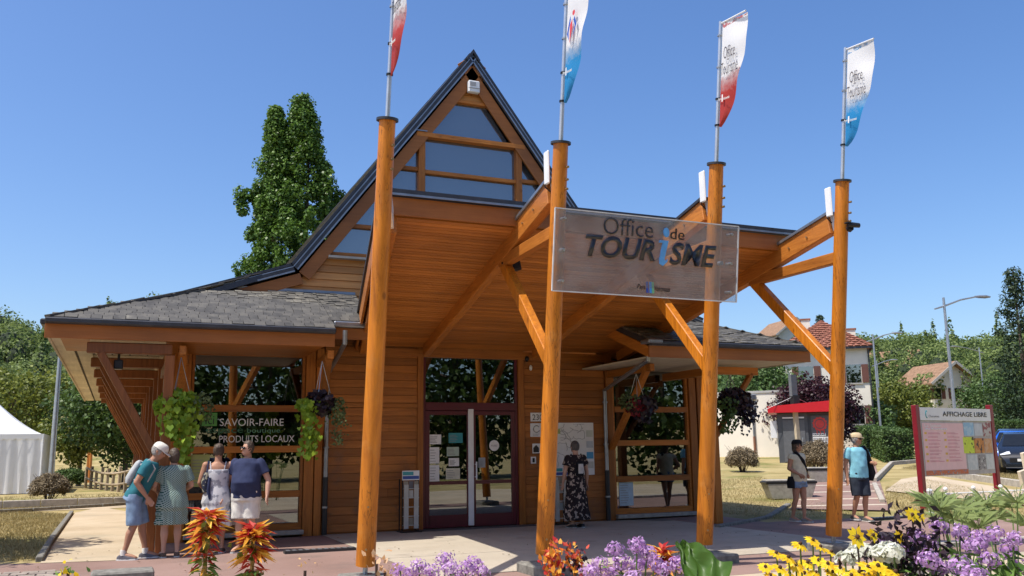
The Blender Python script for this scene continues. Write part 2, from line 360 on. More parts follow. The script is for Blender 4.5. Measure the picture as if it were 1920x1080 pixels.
def ridge(az):
    return 22.0 if az < R(2) else (22.0-10.5*min(1, (az-R(2))/R(28)) if az < R(70) else 10.0)
def hz(x, y):
    r = math.hypot(x, y); az = math.atan2(x, y)
    if az < R(-70) or az > R(110): h = 8.0
    else: h = ridge(az)
    s = min(1.0, max(0.0, (r-72.0)/125.0)); s = s*s*(3-2*s)
    return h*s*(1+0.10*math.sin(az*17)+0.06*math.sin(az*41+1))
def terr(x, y): return gz(x, y)+hz(x, y)
def axis_vals(): 
    a = [0.0]; st = 1.0
    while a[-1] < 700:
        if a[-1] > 60: st *= 1.16
        a.append(a[-1]+st)
    return a
_p = axis_vals(); AX = [-v for v in _p[:0:-1]]+_p
vs_, fs_ = [], []
nx = len(AX)
for yv in AX:
    for xv in AX: vs_.append((xv, yv, terr(xv, yv)))
for j in range(nx-1):
    for i in range(nx-1): fs_.append((j*nx+i, j*nx+i+1, (j+1)*nx+i+1, (j+1)*nx+i))
gme = bpy.data.meshes.new('ground'); gme.from_pydata(vs_, [], fs_); gme.update()
ground = link('ground', gme, lawn_mat, smooth=True); setp(ground, kind='structure')

def sheet(name, poly, dz, mat, step=1.0):
    bm = bmesh.new(); bm.faces.new([bm.verts.new((p[0], p[1], 0)) for p in poly])
    xs = [p[0] for p in poly]; ys = [p[1] for p in poly]
    for ax, lo, hi in ((0, min(xs), max(xs)), (1, min(ys), max(ys))):
        k = math.floor(lo)+step
        while k < hi:
            co = (k, 0, 0) if ax == 0 else (0, k, 0); no = (1, 0, 0) if ax == 0 else (0, 1, 0)
            bmesh.ops.bisect_plane(bm, geom=list(bm.verts)+list(bm.edges)+list(bm.faces), plane_co=co, plane_no=no); k += step
    for v in bm.verts: v.co.z = gz(v.co.x, v.co.y)+dz
    bmesh.ops.recalc_face_normals(bm, faces=bm.faces)
    if sum(f.normal.z for f in bm.faces) < 0: bmesh.ops.reverse_faces(bm, faces=bm.faces)
    me = bpy.data.meshes.new(name); bm.to_mesh(me); bm.free()
    o = link(name, me, mat); setp(o, kind='structure'); return o
def gp(*pp): return [tuple(G(*p)[:2]) for p in pp]
# forecourt, apron, paths
sheet('forecourt', [(-9, 9.3), (18.5, 9.3), (17.2, 13.2), (14.6, 15.0), (12.3, 15.4), (12.3, 17.5), (0.8, 17.5)]+gp((300, 1035), (235, 1050), (75, 1056), (-250, 1066)), 0.004, pink_mat)
apron = sheet('concrete_apron', [(3.62, 10.9), (10.9, 10.9), (10.9, 17.42), (3.62, 17.42)], 0.006, plain('joint_dark', (.14, .125, .105), .95))
for i in range(3):
    for j in range(3):
        x0, x1, y0, y1 = 3.62+i*2.427, 3.62+(i+1)*2.427, 10.9+j*2.173, 10.9+(j+1)*2.173
        MB().box((x0+.006, y0+.006, -.02), (x1-.006, y1-.006, .012+.001*((i+j) % 2))).build('slab', apron_mat, apron)
sheet('sandy_path', gp((75, 1057), (240, 1051), (305, 1034))+[(0.85, 25.5)]+gp((190, 951), (140, 962)), 0.010, sand_mat)
sheet('gravel_strip', [(-22, 27.9), (0.6, 29.6), (0.6, 31.2), (-22, 29.6)], 0.012, sand_mat)
path_l = [G(1480, 957), G(1530, 905), G(1562, 868), G(1585, 842)]
path_r = [G(1668, 960), G(1650, 905), G(1640, 868), G(1612, 842)]
walk = sheet('walkway', [tuple(p[:2]) for p in path_l]+[tuple(p[:2]) for p in path_r[::-1]], 0.035, pink_mat)
sheet('side_path', [tuple(G(*p)[:2]) for p in ((1690, 900), (1735, 893), (1930, 925), (1930, 950), (1660, 922))], 0.034, sand_mat)
sheet('car_park', [tuple(G(*p)[:2]) for p in ((1780, 868), (1935, 893), (2300, 900), (2300, 858), (1800, 850))], 0.05, road_mat, 2.0)
def lerp(a, b, t): return a+(b-a)*t
for yy in (952, 940, 926, 913, 903, 894, 886, 879, 873, 868):
    def edge(pts_px, yv):
        for (a, b) in zip(pts_px[:-1], pts_px[1:]):
            if b[1] <= yv <= a[1]: return a[0]+(b[0]-a[0])*(yv-a[1])/(b[1]-a[1])
    xl = edge([(1480, 957), (1530, 905), (1562, 868), (1585, 842)], yy); xr = edge([(1668, 960), (1650, 905), (1640, 868), (1612, 842)], yy)
    a, b = G(xl+3, yy), G(xr-4, yy-3); pc = MB(); w_ = Vector((-(b-a)[1], (b-a)[0], 0)).normalized()*0.13
    k = [a-np.array(w_), b-np.array(w_), b+np.array(w_), a+np.array(w_)]
    pc.add([(q[0], q[1], gz(q[0], q[1])+0.042) for q in k]+[(q[0], q[1], gz(q[0], q[1])+0.03) for q in k], [(0,1,2,3),(0,4,5,1),(1,5,6,2),(2,6,7,3),(3,7,4,0)])
    pc.build('paving_band', band_mat, walk)
# concrete slab in front of the columns (the bearing strip) and expansion joints of the apron
def kerb(name, pts, w_, h_, mat=kerb_mat, label=None, cat=None, seg=1.0):
    root = None; k = 0
    P = [np.array([p[0], p[1]]) for p in pts]
    a0 = P[0]; root = thing(name, label, cat, (a0[0], a0[1], gz(*a0)))
    for a, b in zip(P[:-1], P[1:]):
        L = np.linalg.norm(b-a); n = max(1, int(round(L/seg)))
        for i in range(n):
            p = a+(b-a)*(i+0.01)/n; q = a+(b-a)*(i+0.99)/n
            zp, zq = gz(*p), gz(*q)
            MB().beam((p[0], p[1], zp+h_/2-0.03), (q[0], q[1], zq+h_/2-0.03), w_, h_+0.06).build('kerb_stone', mat, root, bevel=0.012)
    return root
kerb('kerb', [(10.95, 10.3), (18.2, 9.9)], 0.22, 0.08, kerb_mat, 'pale stone kerb strip in front of the right hand columns', 'kerb')
kerb('kerb', gp((1640, 905), (1672, 872), (1720, 868)), 0.15, 0.16, kerb_mat, 'stone kerb along the foot of the clipped hedge', 'kerb')
kerb('kerb', gp((1655, 945), (1640, 912)), 0.13, 0.12, kerb_mat, 'short stone kerb at the right edge of the walkway', 'kerb', 0.7)
kerb('kerb', gp((1735, 888), (1925, 915)), 0.15, 0.2, kerb_mat, 'stone kerb running behind the red poster board', 'kerb')
kerb('kerb', gp((1345, 990), (1440, 972), (1478, 948)), 0.13, 0.06, dark_concrete, 'dark kerb rounding the lawn corner beside the right window', 'kerb', 0.6)
kerb('kerb', gp((-150, 972), (60, 959), (190, 951), (242, 947)), 0.12, 0.10, dark_concrete, 'low dark edging between sandy path and dry lawn', 'kerb')
kerb('kerb', [(-22, 30.0), (1.0, 31.4)], 0.2, 0.25, kerb_mat, 'grey stone kerb below the white marquee', 'kerb')
kerb('kerb', gp((73, 1054), (100, 1010), (134, 963)), 0.10, 0.08, dark_concrete, 'thin edging between the shaded grass and sandy path', 'kerb', 0.8)
# cobbled strip at the front left
cob = thing('cobble_strip', 'strip of grey cobbles at the front left corner of the forecourt', 'paving', (-3, 13, 0))
for j in range(7):
    for i in range(16):
        piece('cobble', plain('cobble_stone', (0.30, 0.25, 0.21), 0.9, 0.0, 0.3, 5.0, 0.2, 0.4), cob, (-3.9+i*0.21+(j % 2)*0.1+random.uniform(-.01, .01), 12.6+j*0.21, 0.004+random.uniform(0, .008)), (0.19, 0.19, 0.05), (0, 0, random.uniform(-.06, .06)))
sheet('flower_bed', [(-14, 1.0), (24, 1.0), (22, 9.28), (-14, 9.28)], 0.006, sand_mat)
# drain grates
def grate(x, y, rz, label):
    g = thing('drain_grate', label, 'drain grate', (x, y, gz(x, y)+0.0), rz)
    MB().box((-.55, -.09, .0), (.55, .09, .047)).build('grate_frame', plain('cast_iron', (0.06, 0.06, 0.06), 0.6, 0.6), g, local=True)
    for k in range(11): MB().box((-.52+k*.098, -.07, .047), (-.47+k*.098, .07, .053)).build('grate_bar', grey_metal, g, local=True)
grate(G(1662, 974)[0], G(1662, 974)[1], 0.05, 'slotted drain grate across the end of the walkway')
grate(G(600, 1035)[0], G(600, 1035)[1], 0.0, 'small drain grate in the pink paving before the shop window')
grate(G(925, 986)[0], G(925, 986)[1]-.1, 0.0, 'door mat grate in front of the right door leaf')

# ------------------------------------------------------------------ wooded hills behind
forest_mat = leafmat('forest_leaf', (0.060, 0.105, 0.026), (0.25, 0.32, 0.095), 0.40, 0.6, 0.10)
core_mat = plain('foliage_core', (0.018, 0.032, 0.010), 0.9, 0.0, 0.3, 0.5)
def forest():
    cs, ns, sz = [], [], []; core = MB(); n = 0; tries = 0
    while n < 1500 and tries < 30000:
        tries += 1
        az = random.uniform(R(-14), R(60)); r = 98+124*random.random()**0.85
        x, y = r*math.sin(az), r*math.cos(az)
        if R(43.0) < az < R(50.5) and r < 104: continue
        if R(36) < az < R(45.5) and r < 80: continue
        if R(8) < az < R(28) and random.random() < 0.85: continue
        h = random.uniform(4.0, 8.5); rx = h*random.uniform(0.30, 0.42); z0 = terr(x, y)
        con = random.random() < 0.15
        if con: rx *= 0.6; h *= 1.15
        m = 800 if r < 130 else (520 if r < 165 else 330)
        u = RNG.normal(size=(m, 3)); u /= np.linalg.norm(u, axis=1)[:, None]
        # lumpy radius: several lobes on the crown
        lob = RNG.normal(size=(9, 3)); lob /= np.linalg.norm(lob, axis=1)[:, None]
        d = (u@lob.T).max(1); rad = 0.64+0.44*np.clip((d-0.55)/0.45, 0, 1)+RNG.normal(size=m)*0.05
        ctr = np.array([x, y, z0+h*0.56])
        if con: sh = np.stack([u[:, 0]*rx*(1.15-0.9*(u[:, 2]*.5+.5)), u[:, 1]*rx*(1.15-0.9*(u[:, 2]*.5+.5)), u[:, 2]*h*0.52], 1)
        else: sh = u*np.array([rx, rx, h*0.44])
        cs.append(ctr+sh*rad[:, None]); ns.append(u); sz.append(np.full(m, 0.33 if r < 130 else (0.40 if r < 165 else 0.48))*RNG.uniform(0.7, 1.3, m))
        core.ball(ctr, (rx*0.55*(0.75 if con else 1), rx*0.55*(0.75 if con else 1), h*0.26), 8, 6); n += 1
    o = leaves('wooded_hillside', np.concatenate(cs), np.concatenate(sz), forest_mat, None, np.concatenate(ns), 1.3, 0.8)
    setp(o, 'dense green woodland covering the hills behind everything', 'woodland', kind='stuff')
    c = core.build('woodland_core', core_mat, o)  # dark filler added inside the crowns to block light through the leaves
forest()

# ================================================================== tourist office
Yf = 17.4
B = thing('tourist_office', 'orange brown timber tourist office with steep glazed gable, slate roofs and slanting entrance canopy', 'building', (6.6, 17.4, 0))
PKX = 6.56
# --- walls: backing behind the boards, and the unseen sides
wl = MB()
wl.box((3.4, Yf+.03, 0), (5.46, Yf+.18, 3.9)).box((7.79, Yf+.03, 0), (9.75, Yf+.18, 3.9))
wl.box((5.46, Yf+.03, 3.62), (7.79, Yf+.18, 3.9)).box((0.75, Yf+.03, 3.48), (3.4, Yf+.18, 4.3)).box((9.75, Yf+.03, 3.48), (12.35, Yf+.18, 4.3))
wl.box((3.4, Yf+.03, 3.9), (9.9, Yf+.18, 5.33))
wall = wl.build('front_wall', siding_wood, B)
sw = MB(); sw.box((0.72, Yf+.19, 0), (0.9, 33.0, 3.5)).box((12.2, Yf+.19, 0), (12.35, 33.0, 3.5)).box((0.72, 33.0, 0), (12.35, 33.15, 6.0))
sw.prism([(2.9, 4.9), (10.2, 4.9), (PKX, 9.6)], 1, 33.0, 33.15); sw.build('side_wall', siding_wood, B)
MB().box((0.9, Yf+.19, 0.0), (12.2, 33.0, 0.05)).build('indoor_floor', plain('indoor_floor', (0.22, 0.18, 0.14), 0.5), B)
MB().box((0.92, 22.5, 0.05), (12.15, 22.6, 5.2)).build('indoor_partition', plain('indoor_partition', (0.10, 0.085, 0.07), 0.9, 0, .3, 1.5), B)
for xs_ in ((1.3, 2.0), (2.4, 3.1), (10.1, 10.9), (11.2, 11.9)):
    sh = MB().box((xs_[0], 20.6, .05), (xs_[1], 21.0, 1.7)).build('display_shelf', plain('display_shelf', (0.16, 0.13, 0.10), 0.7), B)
def boards(x0, x1, z0, z1, hh, mat, parent, y=Yf, prob=0.3):
    n = int(round((z1-z0)/hh)); hh = (z1-z0)/n
    for i in range(n):
        zc = z0+(i+.5)*hh; cuts = [x0, x1]
        if x1-x0 > 1.5 and random.random() < prob: cuts = [x0, random.uniform(x0+.5, x1-.5), x1]
        for a, b in zip(cuts[:-1], cuts[1:]):
            piece('siding_board', mat, parent, ((a+b)/2, y+0.008+random.uniform(-.002, .002), zc), (b-a-0.004, 0.03, hh-0.008), (R(-4), 0, 0))
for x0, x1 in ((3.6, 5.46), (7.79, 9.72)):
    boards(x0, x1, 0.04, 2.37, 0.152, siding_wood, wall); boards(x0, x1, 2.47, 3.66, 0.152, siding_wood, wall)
    MB().box((x0, Yf-.03, 2.38), (x1, Yf+.028, 2.46)).build('trim_rail', wood_x, wall)
# posts of the facade
for x0, x1, z1 in ((0.88, 1.17, 3.5), (3.24, 3.42, 3.5), (3.44, 3.58, 3.5), (9.76, 9.90, 3.5), (11.90, 12.08, 3.5), (12.12, 12.36, 3.5)):
    MB().box((x0, Yf-.06, 0.0), (x1, Yf+.17, z1)).build('post', wood_z, B, bevel=.008)

# --- windows of the two wings
def wing_window(x0, x1, zs, name='shop_window'):
    fr = MB(); f = 0.05
    fr.box((x0, Yf-.02, zs[0]-.12), (x1, Yf+.12, zs[0])).box((x0, Yf-.02, zs[-1]), (x1, Yf+.12, zs[-1]+.12))
    fr.box((x0, Yf-.02, zs[0]), (x0+f, Yf+.12, zs[-1])).box((x1-f, Yf-.02, zs[0]), (x1, Yf+.12, zs[-1]))
    win = fr.build(name, wood_x, B, bevel=.004)
    for i in range(1, len(zs)-1):
        MB().box((x0+f, Yf-.035, zs[i]-.06), (x1-f, Yf+.11, zs[i]+.06)).build('rail', wood_x, win, bevel=.004)
    for i in range(len(zs)-1):
        a = zs[i]+(.06 if i else 0); b = zs[i+1]-(.06 if i < len(zs)-2 else 0)
        MB().box((x0+f, Yf+.05, a), (x1-f, Yf+.062, b)).build('pane', pane_glass, win)
    MB().box((x0-.02, Yf-.16, zs[0]-.2), (x1+.02, Yf+.14, zs[0]-.122)).build('sill', concrete, win, bevel=.006)
    return win
wing_window(1.18, 3.23, [0.25, 0.78, 1.60, 2.35, 3.32])
wing_window(9.91, 11.89, [0.25, 0.87, 1.64, 2.37, 3.32])

# --- entrance door
df = MB(); df.box((5.46, Yf-.05, 0), (5.58, Yf+.15, 3.62)).box((7.66, Yf-.05, 0), (7.79, Yf+.15, 3.62)).box((5.58, Yf-.05, 3.47), (7.66, Yf+.15, 3.62))
df.build('door_surround', wood_z, B, bevel=.006)
dr = MB(); dr.box((5.585, Yf, 0.02), (5.64, Yf+.1, 3.465)).box((7.60, Yf, 0.02), (7.655, Yf+.1, 3.465)).box((5.64, Yf, 3.40), (7.60, Yf+.1, 3.465)).box((5.64, Yf-.01, 2.33), (7.60, Yf+.1, 2.49))
door = dr.build('entrance_door', dark_red, B, bevel=.004)
for x0, x1, hs in ((5.645, 6.615, 1), (6.63, 7.595, -1)):
    lf = MB(); st = 0.085
    lf.box((x0, Yf+.01, .03), (x0+st, Yf+.07, 2.32)).box((x1-st, Yf+.01, .03), (x1, Yf+.07, 2.32)).box((x0+st, Yf+.01, 2.24), (x1-st, Yf+.07, 2.32)).box((x0+st, Yf+.01, .03), (x1-st, Yf+.07, .27))
    l_ = lf.build('door_leaf', dark_red, door, bevel=.004)
    MB().box((x0+st, Yf+.035, .27), (x1-st, Yf+.045, 2.24)).build('door_pane', pane_glass, door)
    MB().box((x0+st, Yf+.028, .86), (x1-st, Yf+.034, .93)).build('door_crossbar', dark_red, door)
MB().box((6.545, Yf-.03, .05), (6.66, Yf+.009, 2.36)).build('closing_strip', white_metal, door, bevel=.008)
hd = MB().tube([(6.70, Yf-.07, .95), (6.70, Yf-.07, 1.30)], .016, 10).beam((6.70, Yf-.07, 1.0), (6.70, Yf+.02, 1.0), .02, .02).beam((6.70, Yf-.07, 1.25), (6.70, Yf+.02, 1.25), .02, .02)
hd.build('door_handle', white_metal, door, smooth=True)
MB().box((5.64, Yf+.04, 2.49), (7.60, Yf+.052, 3.40)).build('fanlight_pane', pane_glass, door)
MB().box((5.3, Yf-.45, 0.0), (7.95, Yf-.06, 0.022)).build('door_threshold', plain('threshold', (0.10, 0.095, 0.09), 0.8), door)

# --- gable
AXI = 6.64
def zin(x): return 5.45+1.37*(x-3.67) if x < AXI else 5.45+1.37*(2*AXI-x-3.67)
gw = MB(); gw.prism([(1.7, 4.30), (11.58, 4.30), (10.1, 4.92), (9.8, 5.33), (3.48, 5.33), (3.18, 4.92)], 1, Yf+.03, Yf+.17)
gw.prism([(6.2, 8.97), (7.08, 8.97), (AXI, 9.58)], 1, Yf+.03, Yf+.17)
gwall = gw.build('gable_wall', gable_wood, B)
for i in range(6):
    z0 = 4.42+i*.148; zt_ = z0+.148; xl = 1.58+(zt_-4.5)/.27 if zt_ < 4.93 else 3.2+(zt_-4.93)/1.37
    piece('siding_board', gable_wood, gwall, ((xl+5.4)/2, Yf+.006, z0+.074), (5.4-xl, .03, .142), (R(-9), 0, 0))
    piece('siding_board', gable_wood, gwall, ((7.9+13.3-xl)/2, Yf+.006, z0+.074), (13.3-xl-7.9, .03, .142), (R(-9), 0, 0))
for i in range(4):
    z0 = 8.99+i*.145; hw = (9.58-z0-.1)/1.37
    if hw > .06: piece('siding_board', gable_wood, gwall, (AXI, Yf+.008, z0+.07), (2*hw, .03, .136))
gwin = thing and None
gf = MB()
for s in (-1, 1):
    X = lambda x: AXI+s*(x-AXI)
    pass
gf.box((3.5, Yf+.145, 5.335), (9.78, Yf+.19, 5.36)); gable_frame = gf.build('gable_window', wood_z, B)
for s in (-1, 1):
    X = lambda x: AXI+s*(x-AXI)
    MB().box((X(5.46), Yf-.06, 5.435), (X(5.60), Yf+.16, 8.06)).build('mullion', wood_z, gable_frame, bevel=.006)
    MB().box((X(4.62), Yf, 5.435), (X(4.70), Yf+.14, 6.60)).build('mullion', wood_z, gable_frame, bevel=.006)
rl = [((5.40, Yf-.10, 8.04), (7.88, Yf+.15, 8.14)), ((5.60, Yf-.03, 7.26), (7.68, Yf+.14, 7.34)), ((5.60, Yf-.03, 6.56), (7.68, Yf+.14, 6.64)), ((5.60, Yf-.03, 5.36), (7.68, Yf+.14, 5.45)),
      ((3.55, Yf-.04, 5.34), (5.46, Yf+.14, 5.43)), ((7.82, Yf-.04, 5.34), (9.73, Yf+.14, 5.43)), ((4.08, Yf-.02, 5.96), (5.46, Yf+.13, 6.04)), ((7.82, Yf-.02, 5.96), (9.2, Yf+.13, 6.04)),
      ((5.05, Yf-.02, 7.30), (5.46, Yf+.13, 7.38)), ((7.82, Yf-.02, 7.30), (8.23, Yf+.13, 7.38)), ((6.2, Yf-.05, 8.93), (7.08, Yf+.14, 9.0))]
for a, b in rl: MB().box(a, b).build('rail', wood_x, gable_frame, bevel=.005)
MB().box((3.6, Yf-.16, 5.29), (4.9, Yf+.02, 5.335)).build('sill', plain('grey_sill', (0.35, 0.33, 0.29), 0.6), gable_frame)
MB().box((5.36, Yf-.13, 8.145), (5.62, Yf+.1, 8.165)).build('sill_cap', zinc, gable_frame)
def gpane(poly): MB().prism(poly, 1, Yf+.06, Yf+.07).build('pane', gable_glass, gable_frame)
gpane([(5.71, 8.14), (7.57, 8.14), (7.02, 8.93), (6.26, 8.93)]); gpane([(5.60, 7.34), (7.68, 7.34), (7.68, 8.04), (5.60, 8.04)])
gpane([(5.60, 6.64), (7.68, 6.64), (7.68, 7.26), (5.60, 7.26)]); gpane([(5.60, 5.45), (7.68, 5.45), (7.68, 6.56), (5.60, 6.56)])
for s in (-1, 1):
    X = lambda x: AXI+s*(x-AXI)
    gpane([(X(3.68), 5.43), (X(5.46), 5.43), (X(5.46), 5.96), (X(4.05), 5.96)]); gpane([(X(4.11), 6.04), (X(5.46), 6.04), (X(5.46), 7.30), (X(5.03), 7.30)]); gpane([(X(5.09), 7.38), (X(5.46), 7.38), (X(5.46), 7.88)])

# --- roofs.  slate slab below, shingles on top
Yr = 17.33; PK = (AXI+.01, 10.04)
def slate_mat():
    m, t, p, o = nodes('weathered_slate'); oi = N(t, 'ShaderNodeObjectInfo'); n = noise(t, pos(t), 5.0, 5, 0.7); f = noise(t, pos(t), 60.0, 3)
    rnd = N(t, 'ShaderNodeAttribute'); rnd.attribute_name = 'rnd'
    s1 = N(t, 'ShaderNodeMath', operation='ADD'); t.links.new(oi.outputs['Random'], s1.inputs[0]); t.links.new(rnd.outputs['Fac'], s1.inputs[1])
    s2 = N(t, 'ShaderNodeMath', operation='MULTIPLY_ADD'); s2.inputs[1].default_value = 0.28; t.links.new(s1.outputs[0], s2.inputs[0]); t.links.new(n, s2.inputs[2])
    r = ramp(t, [(0.3, (0.026, 0.025, 0.024)), (0.6, (0.070, 0.066, 0.059)), (0.9, (0.125, 0.116, 0.097)), (1.0, (0.19, 0.175, 0.14))]); t.links.new(s2.outputs[0], r.inputs[0])
    l_ = noise(t, pos(t), 1.7, 6, 0.75); lr = ramp(t, [(0.66, (0, 0, 0)), (0.80, (1, 1, 1))]); t.links.new(l_, lr.inputs[0])
    t.links.new(mixc(t, r.outputs[0], (0.30, 0.28, 0.22), lr.outputs[0]), p.inputs['Base Color']); p.inputs['Roughness'].default_value = 0.7
    bump(t, f, p, 0.4, 0.006); return m
slate = slate_mat()
SH_ALL = []                                   # every shingle: centre, size, frame axes, roof
def slope(poly, name, key, run, wdt=0.20, tail=0.0):
    """roof slab from a planar polygon (corner order eave-left, eave-right, top-right, top-left)"""
    P = [Vector(p) for p in poly]; n = (P[1]-P[0]).cross(P[-1]-P[0]).normalized()
    if n.z < 0: n = -n
    k = len(P); mb = MB().add([p for p in P]+[p-n*0.10 for p in P], [tuple(range(k)), tuple(range(2*k-1, k-1, -1))]+[(i, i+k, (i+1) % k+k, (i+1) % k) for i in range(k)])
    slab = mb.build(name, dark_zinc, B)
    e = (P[1]-P[0]).normalized(); u = n.cross(e).normalized()
    if u.z < 0: u = -u
    Q = [((p-P[0]).dot(e), (p-P[0]).dot(u)) for p in P]; umax = max(q[1] for q in Q)
    def span(v):
        xs = []
        for a, b in zip(Q, Q[1:]+Q[:1]):
            if (a[1]-v)*(b[1]-v) < 0: xs.append(a[0]+(b[0]-a[0])*(v-a[1])/(b[1]-a[1]))
        return (min(xs), max(xs)) if len(xs) >= 2 else None
    v = 0.0; row = 0
    while v < umax-0.03:
        sp = span(min(v+run*.5, umax-.01))
        if sp:
            x = sp[0]+(random.uniform(0, .6) if row else 0)*0-((row % 2)*wdt*.5)
            while x < sp[1]:
                wv = wdt*random.uniform(.82, 1.12); a, b = max(x, sp[0]), min(x+wv, sp[1])
                if b-a > .03: SH_ALL.append((key, P[0]+e*((a+b)/2)+u*(v+run*.62)+n*(0.016+random.uniform(-.006, .009)), (b-a-.010, run*1.3, 0.020), e.copy(), u.copy(), n.copy(), slab))
                x += wv
        v += run; row += 1
    return slab
Ye = 15.4; EZ = 3.63
def zf(y): return EZ+.482*(y-Ye)
XE = -1.12
slope([(XE, Ye, EZ), (3.36, Ye, EZ), (3.36, 17.38, zf(17.38)), (1.28, 17.1, zf(17.1))], 'front_roof', 1, 0.125, 0.17)
slope([(3.36, 15.8, zf(15.8)), (4.15, 15.8, zf(15.8)), (4.15, 17.38, zf(17.38)), (3.36, 17.38, zf(17.38))], 'front_roof', 1, 0.125, 0.17)
Yer = 14.45; XER = 12.95; EZR = 3.52
def zr(y): return EZR+.36*(y-Yer)
slope([(9.1, Yer, EZR), (XER, Yer, EZR), (10.9, 17.1, zr(17.1)), (9.1, 17.38, zr(17.38))], 'front_roof', 2, 0.125, 0.17)
LB = 33.5
slope([(XE, LB, EZ), (XE, Ye, EZ), (1.28, 17.1, zf(17.1)), (2.885, Yr, 5.08), (2.885, LB, 5.08)], 'side_roof', 3, 0.24, 0.3)
slope([(XER, Yer, EZR), (XER, LB, EZR), (10.43, LB, 5.08), (10.43, Yr, 5.08), (10.9, 17.1, zr(17.1))], 'side_roof', 3, 0.24, 0.3)
slope([(2.885, LB, 5.08), (2.885, Yr, 5.08), (PK[0], Yr, PK[1]), (PK[0], LB, PK[1])], 'nave_roof', 3, 0.26, 0.3)
slope([(10.43, Yr, 5.08), (10.43, LB, 5.08), (PK[0], LB, PK[1]), (PK[0], Yr, PK[1])], 'nave_roof', 3, 0.26, 0.3)
cvec = Vector((0, 0, CAM_H))
fr_ = sorted([s for s in SH_ALL if s[0] in (1, 2)], key=lambda s: (s[1]-cvec).length-(0.0))
chosen = set(id(s) for s in fr_[:300])
rest = {}
sh_me = None
for s in SH_ALL:
    key, c, size, e, u, n, slab = s
    if id(s) in chosen:
        o = piece('shingle', slate, slab, c, size, key='shingle'); o.rotation_euler = Matrix((e, u, n)).transposed().to_euler()
        o.rotation_euler.x += random.uniform(.07, .13)
    else:
        mb, rv = rest.setdefault(slab.name, (MB(), [])); nn = (n+u*(-.07)).normalized()
        cc = []; hw, hl, ht = size[0]/2, size[1]/2, size[2]/2
        for sz_ in (-1, 1):
            for a, b in ((-1, -1), (1, -1), (1, 1), (-1, 1)): cc.append(c+e*(a*hw)+(u-n*.07*1)*(b*hl)+n*(sz_*ht))
        mb.add(cc, [(4,5,6,7),(0,1,5,4),(1,2,6,5),(2,3,7,6),(3,0,4,7)]); rv += [random.random()]*8
for nm, (mb, rv) in rest.items():
    slab = bpy.data.objects[nm]
    me = bpy.data.meshes.new('shingles'); me.from_pydata(mb.v, [], mb.f); me.update()
    at = me.attributes.new('rnd', 'FLOAT', 'POINT'); at.data.foreach_set('value', np.array(rv, dtype=np.float32))
    o = link('shingles', me, slate, slab); setp(o, kind='stuff')
# rake boards, ridge, edge flashings of the gable
def rake(sx):
    X = lambda x: PK[0]+sx*(x-PK[0])
    pts = [(X(0.97), 4.42), (X(2.915), 5.07), (PK[0], PK[1])]
    if sx > 0: pass
    for (a, b), h_ in zip(zip(pts[:-1], pts[1:]), (.22, .25)):
        d = Vector((b[0]-a[0], 0, b[1]-a[1])).normalized(); up_ = Vector((-d.z, 0, d.x)) if d.x > 0 else Vector((d.z, 0, -d.x))
        A, Bv = Vector((a[0], Yr, a[1])), Vector((b[0], Yr, b[1])); off = -up_*(.16+h_/2)
        MB().beam(A+off, Bv+off+(d*.10 if b[1] < 6 else d*0), .05, h_, up_).build('rake_board', fascia_wood, B, bevel=.005)
        for k, (dz_, th, mt) in enumerate(((.035, .05, dark_zinc), (-.015, .022, zinc), (-.06, .05, dark_zinc), (-.105, .03, zinc))):
            MB().beam(A+up_*dz_+Vector((0, -.035-.008*k, 0)), Bv+up_*dz_+Vector((0, -.035-.008*k, 0)), .07, th, up_).build('edge_flashing', mt, B)
rake(1)
rake(-1)
MB().prism([(PK[0]-.3, PK[1]-.48), (PK[0], PK[1]-.05), (PK[0]+.3, PK[1]-.48), (PK[0], PK[1]-.92)], 1, Yr+.027, Yr+.05).build('rake_joint', fascia_wood, B)
MB().prism([(PK[0]-.16, PK[1]-.13), (PK[0], PK[1]+.11), (PK[0]+.16, PK[1]-.13), (PK[0]+.13, PK[1]-.17), (PK[0], PK[1]+.02), (PK[0]-.13, PK[1]-.17)], 1, Yr-.12, LB).build('ridge_cap', dark_zinc, B)
MB().beam((1.75, 17.36, zf(17.36)+.03), (4.15, 17.36, zf(17.36)+.03), .1, .05).build('wall_flashing', zinc, B)
MB().beam((9.1, 17.36, zr(17.36)+.03), (12.0, 17.36, zr(17.36)+.03), .1, .05).build('wall_flashing', zinc, B)
# hip ridges
MB().beam((XE+.02, Ye+.02, EZ+.03), (1.28, 17.1, zf(17.1)+.03), .14, .03).build('hip_flashing', slate, B)
MB().beam((XER-.02, Yer+.02, EZR+.03), (10.9, 17.1, zr(17.1)+.03), .14, .03).build('hip_flashing', slate, B)

# --- eaves: gutters, fascia, soffits, brackets
def eave(p, q, inward, ez):
    p, q, iv = Vector(p), Vector(q), Vector(inward)
    MB().beam(p+Vector((0, 0, -.045))-iv*.03, q+Vector((0, 0, -.045))-iv*.03, .10, .09).build('gutter', dark_zinc, B, bevel=.02)
    MB().beam(p+Vector((0, 0, -.20))+iv*.06, q+Vector((0, 0, -.20))+iv*.06, .04, .22).build('fascia_board', fascia_wood if abs((q-p).x) > abs((q-p).y) else pale_wood, B, bevel=.004)
eave((XE, Ye, EZ), (3.36, Ye, EZ), (0, 1, 0), EZ)
eave((XE, LB, EZ), (XE, Ye+.13, EZ), (1, 0, 0), EZ)
eave((9.1, Yer, EZR), (XER, Yer, EZR), (0, 1, 0), EZR)
eave((XER, Yer+.13, EZR), (XER, LB, EZR), (-1, 0, 0), EZR)
MB().beam((3.40, 15.77, zf(15.8)-.06), (4.2, 15.77, zf(15.8)-.06), .12, .10).build('gutter', zinc, B, bevel=.02)
MB().beam((3.40, 15.83, zf(15.8)-.22), (4.15, 15.83, zf(15.8)-.22), .04, .2).build('fascia_board', fascia_wood, B)
